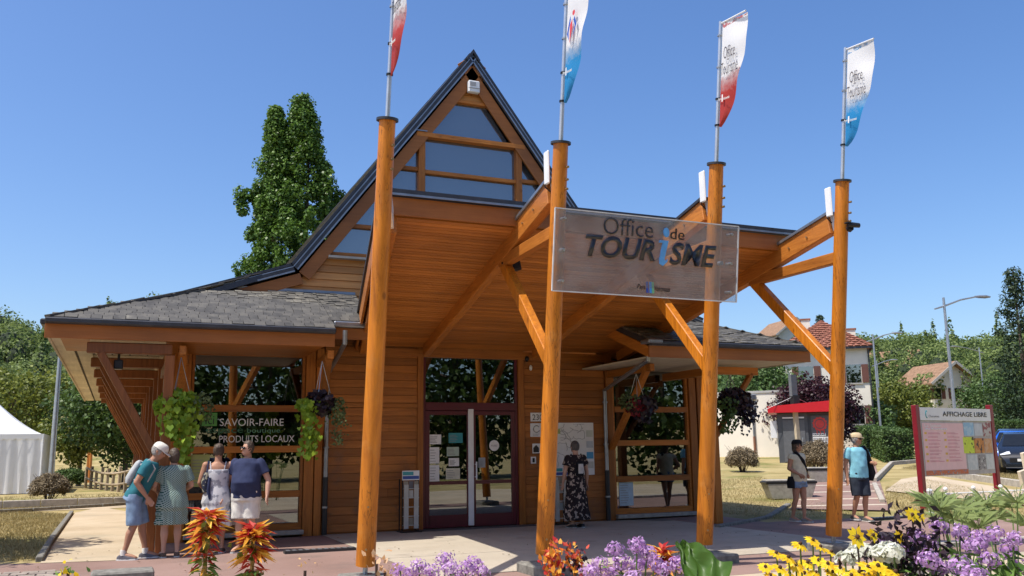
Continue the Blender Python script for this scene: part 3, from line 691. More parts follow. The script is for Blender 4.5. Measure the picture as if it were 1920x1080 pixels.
MB().beam((3.34, Ye+.1, EZ-.2), (3.34, 17.3, zf(17.3)-.2), .05, .2).build('fascia_board', wood_y, B)
MB().beam((9.13, Yer+.1, EZR-.2), (9.13, 17.3, zr(17.3)-.2), .05, .2).build('fascia_board', wood_y, B)
MB().box((9.0, Yer-.12, EZR-.06), (9.32, Yer+.2, EZR+.02)).build('gutter_end', zinc, B, bevel=.02)
# soffits: front (wood boards along X), left side (pale raw boards along Y)
sf = MB().box((-.9, Ye+.10, EZ-.30), (3.2, Yf+.02, EZ-.27)).build('front_soffit', wood_x, B)
sfr = MB().box((9.2, Yer+.10, EZR-.30), (12.8, Yf+.02, EZR-.27)).build('front_soffit', pale_wood, B)
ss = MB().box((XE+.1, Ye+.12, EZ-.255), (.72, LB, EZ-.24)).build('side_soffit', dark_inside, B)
for i in range(6):
    piece('soffit_board', pale_wood, ss, (XE+.2+i*.30, (Ye+LB)/2+.1, EZ-.272), (.27 if i != 1 else .24, LB-Ye-.3, .026))
ssr = MB().box((12.36, Yer+.12, EZR-.255), (XER-.1, LB, EZR-.24)).build('side_soffit', pale_wood, B)
def bracket(x, y):
    """arm under the eave on a wall post, slanted brace, post down to the ground"""
    br = MB().beam((x+.1, y, 3.2), (-.52, y, 3.2), .14, .17).build('bracket', shaded_bracket_wood, B, bevel=.012)
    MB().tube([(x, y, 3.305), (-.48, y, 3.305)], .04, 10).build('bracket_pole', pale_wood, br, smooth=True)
    MB().beam((-.32, y, 3.13), (x-.08, y, 1.55), .12, .15, (0, 1, 0)).build('brace', shaded_bracket_wood, br, bevel=.01)
    MB().beam((x-.08, y, 1.62), (x-.08, y, 0.0), .13, .12, (0, 1, 0)).build('bracket_foot', shaded_bracket_wood, br, bevel=.01)
    MB().beam((x+.07, y, 3.11), (x+.07, y, 0.0), .15, .14, (0, 1, 0)).build('bracket_post', shaded_bracket_wood, br, bevel=.01)
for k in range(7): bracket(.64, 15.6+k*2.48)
MB().beam((0.70, 15.7, 2.95), (0.70, 17.4, 2.95), .10, .16).build('corner_beam', shaded_bracket_wood, B, bevel=.01)
def front_bracket(x, yb, zt):
    xt = x-(.16 if x < 6 else 0)
    br = MB().beam((x, yb, zt), (xt, yb-1.78, zt), .11, .15).build('bracket', wood_y, B, bevel=.01)
    MB().beam((xt, yb-1.62, zt+.02), (x, yb-.02, zt-1.6), .10, .13, (1, 0, 0)).build('brace', wood_z, br, bevel=.01)
for x in (1.06, 3.48): front_bracket(x, Yf-.06, 3.2)
for x in (9.83,): front_bracket(x, Yf-.06, 3.13)
br = MB().beam((11.2, 15.6, 3.1), (12.45, 15.6, 3.1), .12, .16).build('bracket', wood_x, B, bevel=.01)
MB().beam((12.3, 15.6, 3.05), (11.32, 15.6, 1.75), .09, .12, (0, 1, 0)).build('brace', wood_z, br, bevel=.01)
MB().box((11.16, 15.5, 0.0), (11.32, 15.7, 3.02)).build('corner_post', wood_z, B, bevel=.01)
MB().beam((11.24, 15.72, 3.08), (11.24, 17.3, 3.08), .12, .16).build('corner_beam', wood_y, B)
# rain pipes
pipe_d = plain('dark_pipe', (0.03, 0.03, 0.032), 0.5, 0.3)
def pipe(x, y, topx, topy, zt):
    p = MB().tube([(topx, topy, zt), (topx, topy, zt-.22), (topx+(x-topx)*.25, topy+(y-topy)*.3, zt-.36), (x, y, zt-.62), (x, y, 1.05)], .042, 12, True).build('rain_pipe', zinc, B, smooth=True)
    MB().tube([(x, y, 1.07), (x, y, 0.02)], .05, 12).build('pipe_foot', pipe_d, p, smooth=True)
    for z in (.5, 1.6, 2.5): MB().tube([(x, y, z), (x, y, z+.035)], .056, 12).build('pipe_clip', zinc, p)
pipe(3.64, Yf-.10, 3.55, 15.5, 3.62); pipe(9.68, Yf-.11, 9.2, 14.7, 3.40)

# --- slanting columns, canopy
CX = [2.72, 5.01, 7.42, 9.68]; RBK = [4.10, 5.58, 7.98, 10.02]
def cy(z): return 10.62-.142*(z-.22)
can_s, can_y0, can_z0 = 0.183, 17.1, 3.62
def zc(y): return can_z0+can_s*(can_y0-y)
YFRONT = 11.42
def edgex(i, y):                               # rafters fan a little
    t = (y-10.3)/(17.1-10.3); return CX[i]+(RBK[i]-CX[i])*t
XL = lambda y: 3.10+(4.18-3.10)*(y-YFRONT)/(17.1-YFRONT)
XRt = lambda y: 10.02+(10.12-10.02)*(y-YFRONT)/(17.1-YFRONT)
can = MB(); th = .16
cq = [(XL(YFRONT), YFRONT), (XRt(YFRONT), YFRONT), (XRt(17.36), 17.36), (XL(17.36), 17.36)]
can.add([(x, y, zc(y)+.03) for x, y in cq]+[(x, y, zc(y)+.03+th) for x, y in cq], [(0,3,2,1),(4,5,6,7),(0,1,5,4),(1,2,6,5),(2,3,7,6),(3,0,4,7)])
canopy = can.build('canopy', dark_zinc, B)
sl = math.atan(can_s)
ny = 58
for j in range(ny):
    y = YFRONT+.06+(17.30-YFRONT-.06)*(j+.5)/ny; wd = (17.30-YFRONT-.06)/ny*math.sqrt(1+can_s**2)
    cuts = [XL(y)+.03]+[edgex(i, y) for i in (1, 2)]+[XRt(y)-.02]
    for a, b in zip(cuts[:-1], cuts[1:]):
        piece('soffit_board', soffit_wood, canopy, ((a+b)/2, y, zc(y)+.012+random.uniform(-.0015, .0015)), (b-a, wd-.011, .024), (-sl, 0, 0))
# fascias and dark edging of the canopy
def cpt(x, y, dz): return Vector((x, y, zc(y)+dz))
MB().beam(cpt(XL(YFRONT), YFRONT-.03, .11), cpt(XRt(YFRONT), YFRONT-.03, .11), .045, .25).build('canopy_fascia', fascia_wood, canopy, bevel=.004)
MB().beam(cpt(XL(YFRONT)-.05, YFRONT-.05, .285), cpt(XRt(YFRONT)+.04, YFRONT-.05, .285), .14, .085).build('canopy_edging', dark_zinc, canopy)
MB().beam(cpt(XL(YFRONT)-.05, YFRONT-.125, .238), cpt(XRt(YFRONT)+.04, YFRONT-.125, .238), .012, .03).build('canopy_edging', zinc, canopy)
MB().beam(cpt(XL(YFRONT)-.03, YFRONT-.02, .08), cpt(XL(17.3)-.03, 17.3, .08), .045, .36, (0, 0, 1)).build('canopy_fascia', wood_y, canopy, bevel=.004)
MB().beam(cpt(XL(YFRONT)-.04, YFRONT-.06, .29), cpt(XL(17.3)-.04, 17.3, .29), .10, .06).build('canopy_edging', dark_zinc, canopy)
MB().beam(cpt(XRt(YFRONT)+.02, YFRONT, .29), cpt(XRt(17.3)+.02, 17.3, .29), .10, .06).build('canopy_edging', dark_zinc, canopy)
MB().beam((3.6, Yf-.02, zc(17.35)-.1), (9.9, Yf-.02, zc(17.35)-.1), .08, .16).build('wall_plate', wood_x, B)
bolt_m = plain('bronze_bolt', (0.38, 0.25, 0.12), 0.35, 0.6)
def colpt(i, z, dx=0, dy=0): return Vector((CX[i]+dx, cy(z)+dy, z))
for i in range(4):
    rad = .105
    zs_ = np.linspace(0.235, 5.38, 16); pts = [colpt(i, z) for z in zs_]
    c_ = MB().tube(pts, [rad*(1.07-.14*k/15)+random.uniform(-.0015, .0015) for k in range(16)], 28).build('column', column_wood, B, smooth=True)
    MB().tube([colpt(i, 5.375), colpt(i, 5.405)], rad+.026, 28).build('column_cap', dark_zinc, c_)
    for z in (4.78, 4.90, 5.06): MB().tube([colpt(i, z, .05, -rad*.94), colpt(i, z-.004, .055, -rad-.03)], .017, 8).build('bolt', bolt_m, c_)
    MB().tube([colpt(i, .9, -.03, -rad), colpt(i, .9, -.032, -rad-.012)], .012, 8).build('bolt', bolt_m, c_); MB().tube([colpt(i, .42, -.03, -rad), colpt(i, .42, -.032, -rad-.012)], .014, 8).build('bolt', bolt_m, c_)
    MB().tube([colpt(i, .10), colpt(i, .25)], .03, 10).build('steel_pin', grey_metal, c_)
    fx, fy = CX[i], 10.62
    MB().box((fx-.26, fy-.42, -.05), (fx+.26, fy+.30, .125)).build('footing', dark_concrete, c_, bevel=.02)
    MB().box((fx-.09, fy-.09, .125), (fx+.09, fy+.09, .137)).build('base_plate', grey_metal, c_)
    # rafter from wall to column, with its tip proud of the canopy
    yb, yfz = 17.2, cy(4.75)+rad+.02
    A = cpt(edgex(i, yb), yb, -.05); T = cpt(edgex(i, yfz+.05), yfz+.05, -.10)
    if i in (0, 3): A = cpt((XL(yb)+.1) if i == 0 else (XRt(yb)-.1), yb, -.05)
    if i == 0: T = cpt(XL(YFRONT)+.12, YFRONT+.02, -.10)
    rf = MB().beam(A, T, .14, .30).build('rafter', wood_y, B, bevel=.01)
    tt = (YFRONT-T.y)/(A.y-T.y); T2 = T.lerp(A, tt)
    if i: MB().beam(T2+Vector((0, 0, .17)), T+Vector((0, -.03, .17)), .20, .04).build('tip_flashing', zinc if i % 2 else dark_zinc, rf)
    for q in ((.25, .6) if i else ()):
        bp = T2.lerp(T, q); MB().tube([bp+Vector((-.07, 0, .0)), bp+Vector((-.09, 0, .0))], .016, 8).build('bolt', bolt_m, rf)
    MB().beam(T+Vector((0, .06, .02)), Vector((CX[i], cy(4.8)+.06, 4.8)), .02 if i else .10, .24).build('connector_plate', white_metal, rf)
    # tie and brace meeting under the rafter
    J = cpt(edgex(i, 12.2) if i not in (0,) else XL(12.2)+.1, 12.2, -.22)
    MB().beam(J+Vector((0, .05, .0)), colpt(i, 4.27, 0, .06), .12, .17).build('tie_beam', wood_y, rf, bevel=.01)
    bz = 2.62 if i else 2.62
    MB().beam(J+Vector((0, -.05, -.03)), colpt(i, bz, 0, .05), .12, .18).build('brace', column_wood, rf, bevel=.01)
# ================================================================== vegetation
def clumps_to_leaves(name, C_, rad, per, size, mat, parent, flat=1.0, aspect=1.4):
    C_ = np.asarray(C_); n = len(C_); rad = np.broadcast_to(rad, (n,))
    u = RNG.normal(size=(n*per, 3)); u /= np.linalg.norm(u, axis=1)[:, None]
    rr = np.repeat(rad, per)*RNG.uniform(.55, 1.05, n*per); off = u*rr[:, None]; off[:, 2] *= flat
    nr = u*.7; nr[:, 2] += .45
    return leaves(name, np.repeat(C_, per, 0)+off, size*RNG.uniform(.65, 1.3, n*per), mat, parent, nr, aspect, 0.9)
def trunk(name, pts, rad, parent, mat=bark, n=10): return MB().tube(pts, rad, n).build(name, mat, parent, smooth=True)
def tree(x, y, h, rx, label, mat, nclump=130, per=70, leaf=.22, crad=None, base=.25, name='tree', zsq=None, group=None, cat='tree', trunkr=None, squash=.5):
    z0 = terr(x, y); t = thing(name, label, cat, (x, y, z0), 0, group)
    tr = trunkr or h*.018
    pts = [(x+math.sin(k*1.7)*.06*k/3, y+math.cos(k*2.1)*.05*k/3, z0-.1+h*.8*k/6) for k in range(7)]
    tk = trunk('trunk', pts, [tr*(1.2-.16*k) for k in range(7)], t)
    zc_ = z0+h*(base+(1-base)/2); hz_ = h*(1-base)/2
    u = RNG.normal(size=(nclump, 3)); u /= np.linalg.norm(u, axis=1)[:, None]
    rr = RNG.uniform(.45, 1.0, nclump)**.6
    wob = 1+.18*np.sin(u[:, 0]*5+h)+.15*np.sin(u[:, 1]*6+x)
    C_ = np.stack([x+u[:, 0]*rx*rr*wob, y+u[:, 1]*rx*rr*wob, zc_+u[:, 2]*hz_*rr], 1)
    for k in range(7):
        c = C_[k]; s_ = Vector((x, y, z0+h*(base+.08*k))); MB().tube([s_, s_.lerp(Vector(c), .5)+Vector((0, 0, .1)), c], [tr*.5, tr*.3, tr*.12], 6).build('limb', bark, tk)
    cr = clumps_to_leaves('crown', C_, crad or rx*.30, per, leaf, mat, t)
    return t
m_dark = leafmat('leaf_dark_green', (0.026, 0.052, 0.012), (0.11, 0.18, 0.04), .28, .5, .5)
m_col = leafmat('leaf_columnar', (0.035, 0.085, 0.014), (0.16, 0.28, 0.045), .3, .45, .9)
m_yel = leafmat('leaf_yellow_green', (0.07, 0.10, 0.015), (0.24, 0.27, 0.05), .35, .5, .6)
m_pur = leafmat('leaf_purple', (0.022, 0.008, 0.012), (0.075, 0.022, 0.032), .25, .45, .8)
m_dry = leafmat('dry_twig_leaf', (0.13, 0.10, 0.06), (0.34, 0.27, 0.17), .2, .8, 1.5)
m_hedge = leafmat('hedge_leaf', (0.035, 0.07, 0.018), (0.12, 0.20, 0.055), .25, .55, 1.0)
m_con = leafmat('conifer_needles', (0.012, 0.030, 0.014), (0.05, 0.085, 0.035), .15, .6, .5)
m_lime = leafmat('lime_vine_leaf', (0.16, 0.28, 0.02), (0.36, 0.52, 0.05), .4, .45, 3.0)
m_green = leafmat('bed_leaf', (0.05, 0.11, 0.02), (0.17, 0.30, 0.06), .35, .5, 2.0)
m_blk = leafmat('black_leaf', (0.010, 0.006, 0.012), (0.04, 0.022, 0.03), .15, .4, 3.0)

# columnar oak behind the office: two tops
def columnar():
    x, y = atd(548, 500, 37)[:2]; t = thing('columnar_tree', 'tall dark green columnar tree with two tops behind the office', 'tree', (x, y, 0))
    tk = trunk('trunk', [(x, y, -.1), (x, y, 5), (x-.2, y, 9)], [.35, .28, .15], t)
    trunk('limb', [(x, y, 4.5), (x+.5, y+.1, 9), (x+.55, y, 14.2)], [.2, .14, .04], tk); trunk('limb', [(x-.2, y, 6), (x-.75, y, 10), (x-1.0, y-.1, 13.8)], [.18, .12, .04], tk)
    C_ = []
    tops = ((-.85, 15.7, 1.15), (.2, 16.4, 1.85))
    while len(C_) < 1000:
        cx, top, wd = tops[0] if random.random() < .38 else tops[1]
        z = random.uniform(2.2, top-.2); tt = (top-z)/top
        rmax = (wd*min(1.0, tt*2.3+.01)**.85+.04)*random.choice((1, .93, 1.05))
        a = random.uniform(0, 2*math.pi); r = rmax*random.uniform(.55, 1.0)**.5*(1+.10*math.sin(3*a+z*1.3))
        cxz = cx*(.35+.65*min(1, z/14.))+.12*(1-z/16)
        C_.append((x+cxz+r*math.cos(a)*1.1, y+r*math.sin(a)*1.1, z+random.uniform(-.2, .2)))
    C_ += [(x-1.9+random.uniform(-.3, .4), y+random.uniform(-.3, .3), 11.6+random.uniform(-.5, .4)) for _ in range(9)]+[(x+1.6+random.uniform(-.5, .35), y, 12.0+random.uniform(-.5, .5)) for _ in range(10)]
    clumps_to_leaves('crown', C_, RNG.uniform(.18, .36, len(C_)), 120, .13, m_col, t, 1.25)
columnar()
def tree_px(px, py_base, dep, h, rx, label, mat, **kw):
    p = atd(px, py_base, dep); return tree(p[0], p[1], h, rx, label, mat, **kw)
tree_px(235, 860, 43, 6.6, 2.6, 'dark broadleaf tree behind the playground, partly hidden by the eave', m_dark, nclump=170, per=80, leaf=.2, base=.18)
tree_px(150, 860, 47, 6.2, 1.7, 'slim yellowing tree between the lamp post and dark tree', m_yel, nclump=90, per=70, leaf=.2, base=.2)
tree_px(20, 850, 60, 7.5, 3.2, 'rounded tree at the left edge behind the white marquee', m_yel, nclump=130, per=60, leaf=.26, base=.15)
tree_px(330, 850, 46, 5.5, 2.4, 'dark tree standing behind the office\'s side brackets', m_dark, nclump=120, per=70, leaf=.2, base=.15)
tree_px(1530, 808, 49, 4.1, 2.0, 'dark purple leaved tree behind the red roofed kiosk', m_pur, nclump=210, per=90, leaf=.16, base=.12, squash=.6)
tree_px(1690, 790, 66, 4.6, 2.0, 'rounded yellow green tree beyond the hedge', m_yel, nclump=110, per=70, leaf=.2, base=.12)
tree_px(1668, 790, 84, 4.6, 2.0, 'green tree between the red tiled house and the small house', m_dark, nclump=110, per=60, leaf=.25, base=.12)
tree_px(1725, 800, 70, 2.6, 1.8, 'leafy tree below the small gabled house', m_yel, nclump=110, per=60, leaf=.24, base=.1)
tree_px(1872, 800, 74, 4.8, 2.4, 'bright green tree left of the tall dark conifer', m_hedge, nclump=160, per=80, leaf=.2, base=.1)
tree_px(1425, 800, 60, 6.0, 2.8, 'green tree behind the white flat roofed building', m_hedge, nclump=150, per=60, leaf=.24, base=.1)
tree_px(1385, 800, 66, 6.2, 2.6, 'dark tree just left of the purple tree, above the white building', m_dark, nclump=130, per=60, leaf=.25, base=.1)
tree_px(1640, 810, 60, 3.2, 1.5, 'small hedge like tree beside the far lamp post', m_hedge, nclump=70, per=60, leaf=.2, base=.05)
def conifer(px, py, dep, h, r, label):
    p = atd(px, py, dep); x, y = p[0], p[1]; z0 = terr(x, y); t = thing('conifer', label, 'tree', (x, y, z0))
    trunk('trunk', [(x, y, z0), (x, y, z0+h*.97)], [h*.02, .03], t)
    C_ = []
    for k in range(int(h*7)):
        f = k/(h*7); z = z0+h*(.06+.93*f); rr = r*(1-f)**.8
        for q in range(max(3, int(9*(1-f)))):
            a = random.uniform(0, 6.28); d = rr*random.uniform(.35, 1.05); C_.append((x+d*math.cos(a), y+d*math.sin(a), z-d*.25+random.uniform(-.1, .1)))
    clumps_to_leaves('crown', C_, max(.25, r*.2), 22, .26, m_con, t, .5, 2.2)
conifer(1932, 800, 62, 12.5, 2.9, 'tall dark conifer at the right edge of the picture')
conifer(1545, 700, 118, 12.5, 2.2, 'dark fir standing above the red tiled roof')
conifer(1418, 690, 128, 10.2, 2.6, 'dark pine on the skyline left of the fir')

def bush(px, py, dep, rx, h, mat, label, leaf=.09, n=90, per=70, name='bush', sprigs=True):
    p = G(px, py) if dep is None else atd(px, py, dep); x, y = p[0], p[1]; z0 = terr(x, y); t = thing(name, label, 'bush', (x, y, z0))
    u = RNG.normal(size=(n, 3)); u /= np.linalg.norm(u, axis=1)[:, None]; u[:, 2] = np.abs(u[:, 2])*1.0-.15
    rr = RNG.uniform(.5, 1, n)**.5
    C_ = np.stack([x+u[:, 0]*rx*rr, y+u[:, 1]*rx*rr, z0+h*.38+u[:, 2]*h*.58*rr], 1)
    st = MB()
    for k in range(26):
        a = random.uniform(0, 6.28); d = rx*random.uniform(.4, 1.12); q = (x+d*math.cos(a), y+d*math.sin(a), z0+h*random.uniform(.5, 1.06))
        st.tube([(x+.1*math.cos(a), y+.1*math.sin(a), z0), ((x+q[0])/2+.05, (y+q[1])/2, z0+(q[2]-z0)*.6), q], [.014, .009, .004], 5)
    so_ = st.build('stems', bark, t); setp(so_, kind='stuff')
    clumps_to_leaves('foliage', C_, rx*.24, per, leaf, mat, t, 1.0, 2.4)
    return t
bush(92, 940, None, .62, 1.0, m_dry, 'round dry grey brown bush in front of the white marquee', .075, 130, 110)
bush(128, 915, None, .8, 1.0, m_hedge, 'leafy green bush just right of the dry round bush', .12)
bush(1393, 885, None, .62, 1.05, m_dry, 'round dry bush on the lawn before the white building', .075, 120, 100)
bush(1536, 890, None, .75, 1.35, m_dry, 'dry bush beside the grey kiosk behind the woman in the cap', .075, 130, 100)
# clipped hedge along the walkway
def hedge(a, b, w_, h_, label, name='hedge'):
    a, b = np.array(a[:2]), np.array(b[:2]); L = np.linalg.norm(b-a); d = (b-a)/L; nv = np.array([-d[1], d[0]])
    t = thing(name, label, 'hedge', (a[0], a[1], gz(*a)))
    m = int(L*210); s_ = RNG.uniform(0, L, m); side = RNG.integers(0, 4, m); uu = RNG.uniform(-1, 1, m); vv = RNG.uniform(0, 1, m)
    off = np.where(side == 0, uu*w_/2, np.where(side == 1, w_/2, np.where(side == 2, -w_/2, uu*w_/2)))
    zz = np.where(side == 0, h_, np.where(side == 3, h_, vv*h_))
    en = RNG.random(m) < .06*8/L; s_ = np.where(en, RNG.normal(size=m)*.05, s_); off = np.where(en, uu*w_/2, off); zz = np.where(en, vv*h_, zz)
    off = off+RNG.normal(size=m)*.05; zz = zz+RNG.normal(size=m)*.05
    xy = a[None]+d[None]*s_[:, None]+nv[None]*off[:, None]
    C_ = np.stack([xy[:, 0], xy[:, 1], np.array([gz(p[0], p[1]) for p in xy])+zz], 1)
    clumps_to_leaves('foliage', C_, .10, 9, .10, m_hedge, t)
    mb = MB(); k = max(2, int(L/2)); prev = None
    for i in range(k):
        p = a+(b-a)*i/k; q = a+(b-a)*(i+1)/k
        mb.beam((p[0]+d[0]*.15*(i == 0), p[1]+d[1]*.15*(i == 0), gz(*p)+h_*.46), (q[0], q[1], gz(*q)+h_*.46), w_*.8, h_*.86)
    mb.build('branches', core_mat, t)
hedge(G(1688, 868), G(1598, 833), 1.2, 1.42, 'clipped green hedge along the right side of the walkway')
hedge(G(1600, 828), G(1500, 832), 1.5, 1.6, 'darker hedge at the far end of the walkway', 'far_hedge')
hedge(G(1815, 842), G(2050, 846), 1.0, 1.7, 'green hedge behind the parked cars')

# dry grass blades on the lawns (one mass)
def grass():
    regs = [([tuple(G(*p)[:2]) for p in ((-250, 1062), (70, 1053), (98, 1010), (130, 966), (40, 962), (-250, 975))], 26000, .075), ([tuple(G(*p)[:2]) for p in ((-150, 968), (60, 957), (190, 948), (245, 944), (245, 932), (-100, 948))], 16000, .08),
            ([(-18, 30.5), (0.5, 31.8), (0.5, 40), (-20, 40)], 9000, .09), ([(12.6, 15.6), (14.8, 15.3), (16.4, 18.6), (21.5, 27.0), (12.6, 27)], 16000, .06),
            ([tuple(G(*p)[:2]) for p in ((1660, 950), (1660, 915), (1735, 900), (1920, 935), (1920, 975), (1700, 968))], 12000, .06), ([tuple(G(*p)[:2]) for p in ((1690, 880), (1730, 882), (1930, 908), (1930, 890), (1760, 868))], 9000, .1)]
    cs, sz = [], []
    for poly, n, s_ in regs:
        P = np.array(poly); lo, hi = P.min(0), P.max(0); got = 0
        while got < n:
            q = RNG.uniform(lo, hi, (n, 2)); ins = np.zeros(n, bool); j = len(P)-1
            for i in range(len(P)):
                c = ((P[i, 1] > q[:, 1]) != (P[j, 1] > q[:, 1])) & (q[:, 0] < (P[j, 0]-P[i, 0])*(q[:, 1]-P[i, 1])/(P[j, 1]-P[i, 1]+1e-12)+P[i, 0]); ins ^= c; j = i
            q = q[ins][:n-got]; got += len(q)
            cs.append(np.stack([q[:, 0], q[:, 1], np.array([gz(a, b) for a, b in q])+s_*.45], 1)); sz.append(np.full(len(q), s_)*RNG.uniform(.6, 1.5, len(q)))
    cs = np.concatenate(cs); up = np.tile(np.array([[0, 0, 1.0]]), (len(cs), 1)); hn = RNG.normal(size=cs.shape); hn[:, 2] *= .2
    gm = leafmat('grass_blade', (0.21, 0.17, 0.06), (0.52, 0.43, 0.22), .3, .7, .5)
    o = leaves('lawn_grass', cs, np.concatenate(sz), gm, None, hn, 7.0, .3, dirs=up*1.0+RNG.normal(size=cs.shape)*.45)
    setp(o, 'short dry yellowed grass on the lawns around the office', 'grass', kind='stuff')
grass()
# trees behind the viewer that the panes mirror, and the one left of the frame whose shade falls on the path
for i, (x, y, h, r) in enumerate(((-14, -16, 11, 4), (-3, -20, 13, 4.5), (8, -22, 12, 4.2), (18, -18, 11, 4.2), (27, -10, 12, 4.5))):
    tree(x, y+3, h, r*1.15, ['broad tree behind the viewer, leftmost of the mirrored row', 'broad tree behind the viewer, second of the mirrored row', 'broad tree behind the viewer, middle of the mirrored row', 'broad tree behind the viewer, fourth of the mirrored row', 'broad tree behind the viewer, rightmost of the mirrored row'][i], m_dark, nclump=190, per=50, leaf=.42, base=.04, group='trees across the street')
tree(-6.1, 17.3, 7.6, 2.9, 'tree left of the picture whose shade falls over the sandy path', m_dark, nclump=150, per=60, leaf=.24, base=.3)

# ================================================================== marquees, playground, far things on the left
canvas = plain('white_canvas', (0.80, 0.80, 0.80), 0.6, 0, .04, 2.0, .3)
def marquee(px, py, size, wall_h, peak, label, walls=True, name='marquee', flip=1):
    c = G(px, py); x1, y0 = c[0], c[1]; x0, y1 = x1-size, y0+size; t = thing(name, label, 'marquee', ((x0+x1)/2, (y0+y1)/2, 0))
    n = 8; vs_, fs_ = [], []; cx_, cy_ = (x0+x1)/2, (y0+y1)/2
    ring = []
    for (a, b) in (((x0, y0), (x1, y0)), ((x1, y0), (x1, y1)), ((x1, y1), (x0, y1)), ((x0, y1), (x0, y0))):
        for k in range(n): ring.append((a[0]+(b[0]-a[0])*k/n, a[1]+(b[1]-a[1])*k/n))
    m = len(ring); L = 8
    for j in range(L+1):
        f = j/L; zz = wall_h+(peak-wall_h)*(f**1.5)
        for (a, b) in ring: vs_.append((a+(cx_-a)*f*.985, b+(cy_-b)*f*.985, zz))
    for j in range(L):
        for k in range(m): fs_.append((j*m+k, j*m+(k+1) % m, (j+1)*m+(k+1) % m, (j+1)*m+k))
    MB().add(vs_, fs_).build('roof_canvas', canvas, t)
    vl = MB(); dv = []
    for k in range(m*3):
        a = ring[(k//3) % m]; b = ring[(k//3+1) % m]; p = (a[0]+(b[0]-a[0])*(k % 3)/3, a[1]+(b[1]-a[1])*(k % 3)/3); q = (a[0]+(b[0]-a[0])*(k % 3+1)/3, a[1]+(b[1]-a[1])*(k % 3+1)/3)
        s_ = 1.012; f = lambda w_: (cx_+(w_[0]-cx_)*s_, cy_+(w_[1]-cy_)*s_); p, q = f(p), f(q); mid = ((p[0]+q[0])/2, (p[1]+q[1])/2)
        vl.add([(p[0], p[1], wall_h+.02), (q[0], q[1], wall_h+.02), (q[0], q[1], wall_h-.17), (mid[0], mid[1], wall_h-.23), (p[0], p[1], wall_h-.17)], [(0, 1, 2, 3, 4)])
    vl.build('valance', canvas, t)
    for a, b in ((x0, y0), (x1, y0), (x1, y1), (x0, y1)): MB().tube([(a, b, 0), (a, b, wall_h)], .04, 8).build('pole', white_metal, t)
    if walls:
        for (a, b) in (((x0, y0), (x1, y0)), ((x1, y0), (x1, y1))):
            vs2, fs2 = [], []; K = 40
            for k in range(K+1):
                p = (a[0]+(b[0]-a[0])*k/K, a[1]+(b[1]-a[1])*k/K); nx_, ny_ = (b[1]-a[1])/size, -(b[0]-a[0])/size
                for j, zz in enumerate((.03, wall_h*.5, wall_h-.02)):
                    d = (.05*math.sin(k*1.9)+.03*math.sin(k*.7+j))*(1-j*.42); vs2.append((p[0]+nx_*d, p[1]+ny_*d, zz))
            for k in range(K):
                for j in range(2): fs2.append((k*3+j, (k+1)*3+j, (k+1)*3+j+1, k*3+j+1))
            MB().add(vs2, fs2).build('side_wall', canvas, t, smooth=True)
    return t
marquee(73, 926, 5.0, 2.45, 4.3, 'big white walled marquee at the left edge')
marquee(247, 882, 2.2, 2.1, 2.9, 'small open white gazebo by the playground', False, 'gazebo')
# playground log rails
pf = thing('log_fence', 'wobbly log playground bridge fence behind the stooping man', 'fence', tuple(G(205, 922)))
a, b = G(160, 915), G(246, 926); nl = 9
for k in range(nl):
    f = k/(nl-1); p = a+(b-a)*f; hh = .95+.12*math.sin(k*2.3)+(.45 if k in (nl-1,) else 0)
    MB().tube([(p[0], p[1], 0), (p[0]+random.uniform(-.05, .05), p[1], hh)], [.075, .065], 9).build('log_post', log_wood, pf, smooth=True)
for zz in (.35, .82):
    pts = [tuple((a+(b-a)*f)[:2])+(zz+.22*(2*f-1)**2-.08,) for f in np.linspace(0, 1, 9)]; pts = [(q[0], q[1]-.09, q[2]) for q in pts]
    MB().tube(pts, .05, 8).build('log_rail', log_wood, pf, smooth=True)
posts = [(163, 905, 1.9), (167, 905, 2.0), (195, 880, 1.6), (206, 880, 2.6)]
pw = thing('playground_posts', 'orange timber playground posts behind the log fence', 'playground', tuple(G(165, 900)))
for px, py, hh in posts: q = G(px, py); MB().tube([(q[0], q[1], 0), (q[0], q[1], hh)], .09, 9).build('timber_post', wood_z, pw, smooth=True)
rl_ = thing('metal_railing', 'grey metal railing beyond the playground', 'railing', tuple(G(200, 872)))
a, b = G(166, 872), G(262, 876)
for zz in (.15, 1.05): MB().tube([(a[0], a[1], zz), (b[0], b[1], zz)], .03, 6).build('rail', grey_metal, rl_)
for k in range(26): q = a+(b-a)*k/25; MB().tube([(q[0], q[1], .15), (q[0], q[1], 1.05)], .014, 5).build('baluster', grey_metal, rl_)
def lamp(px_base, py_base, dep, h, label, arm=1.7, adir=(1, 0), head=True, rad=.075, double=False):
    p = atd(px_base, py_base, dep); x, y = p[0], p[1]; z0 = terr(x, y); t = thing('street_lamp', label, 'street lamp', (x, y, z0), 0, 'street lamps')
    MB().tube([(x, y, z0), (x, y, z0+1.2), (x, y, z0+h)], [rad*1.25, rad, rad*.65], 12).build('pole', grey_metal, t, smooth=True)
    if head:
        d = Vector((adir[0], adir[1], 0)).normalized(); b = Vector((x, y, z0+h-.35)); e = b+d*arm+Vector((0, 0, .42))
        MB().tube([b-d*.45-Vector((0, 0, .13)), b, b.lerp(e, .5)+Vector((0, 0, .06)), e], [.03, .04, .035, .03], 8).build('arm', grey_metal, t, smooth=True)
        MB().loft([(e-d*.1, .05, .03), (e+d*.1, .12, .06), (e+d*.4, .13, .07), (e+d*.62, .05, .03)], (-d.y, d.x, 0), 12).build('lamp_head', grey_metal, t, smooth=True)
    return t
lamp(98, 862, 36, 6.6, 'plain grey lamp post rising behind the white marquee to the eave', head=False, rad=.11)
lamp(1792, 790, 36, 6.9, 'tallest street lamp, behind the poster board, arm to the right', 1.55, (.9, -.2))
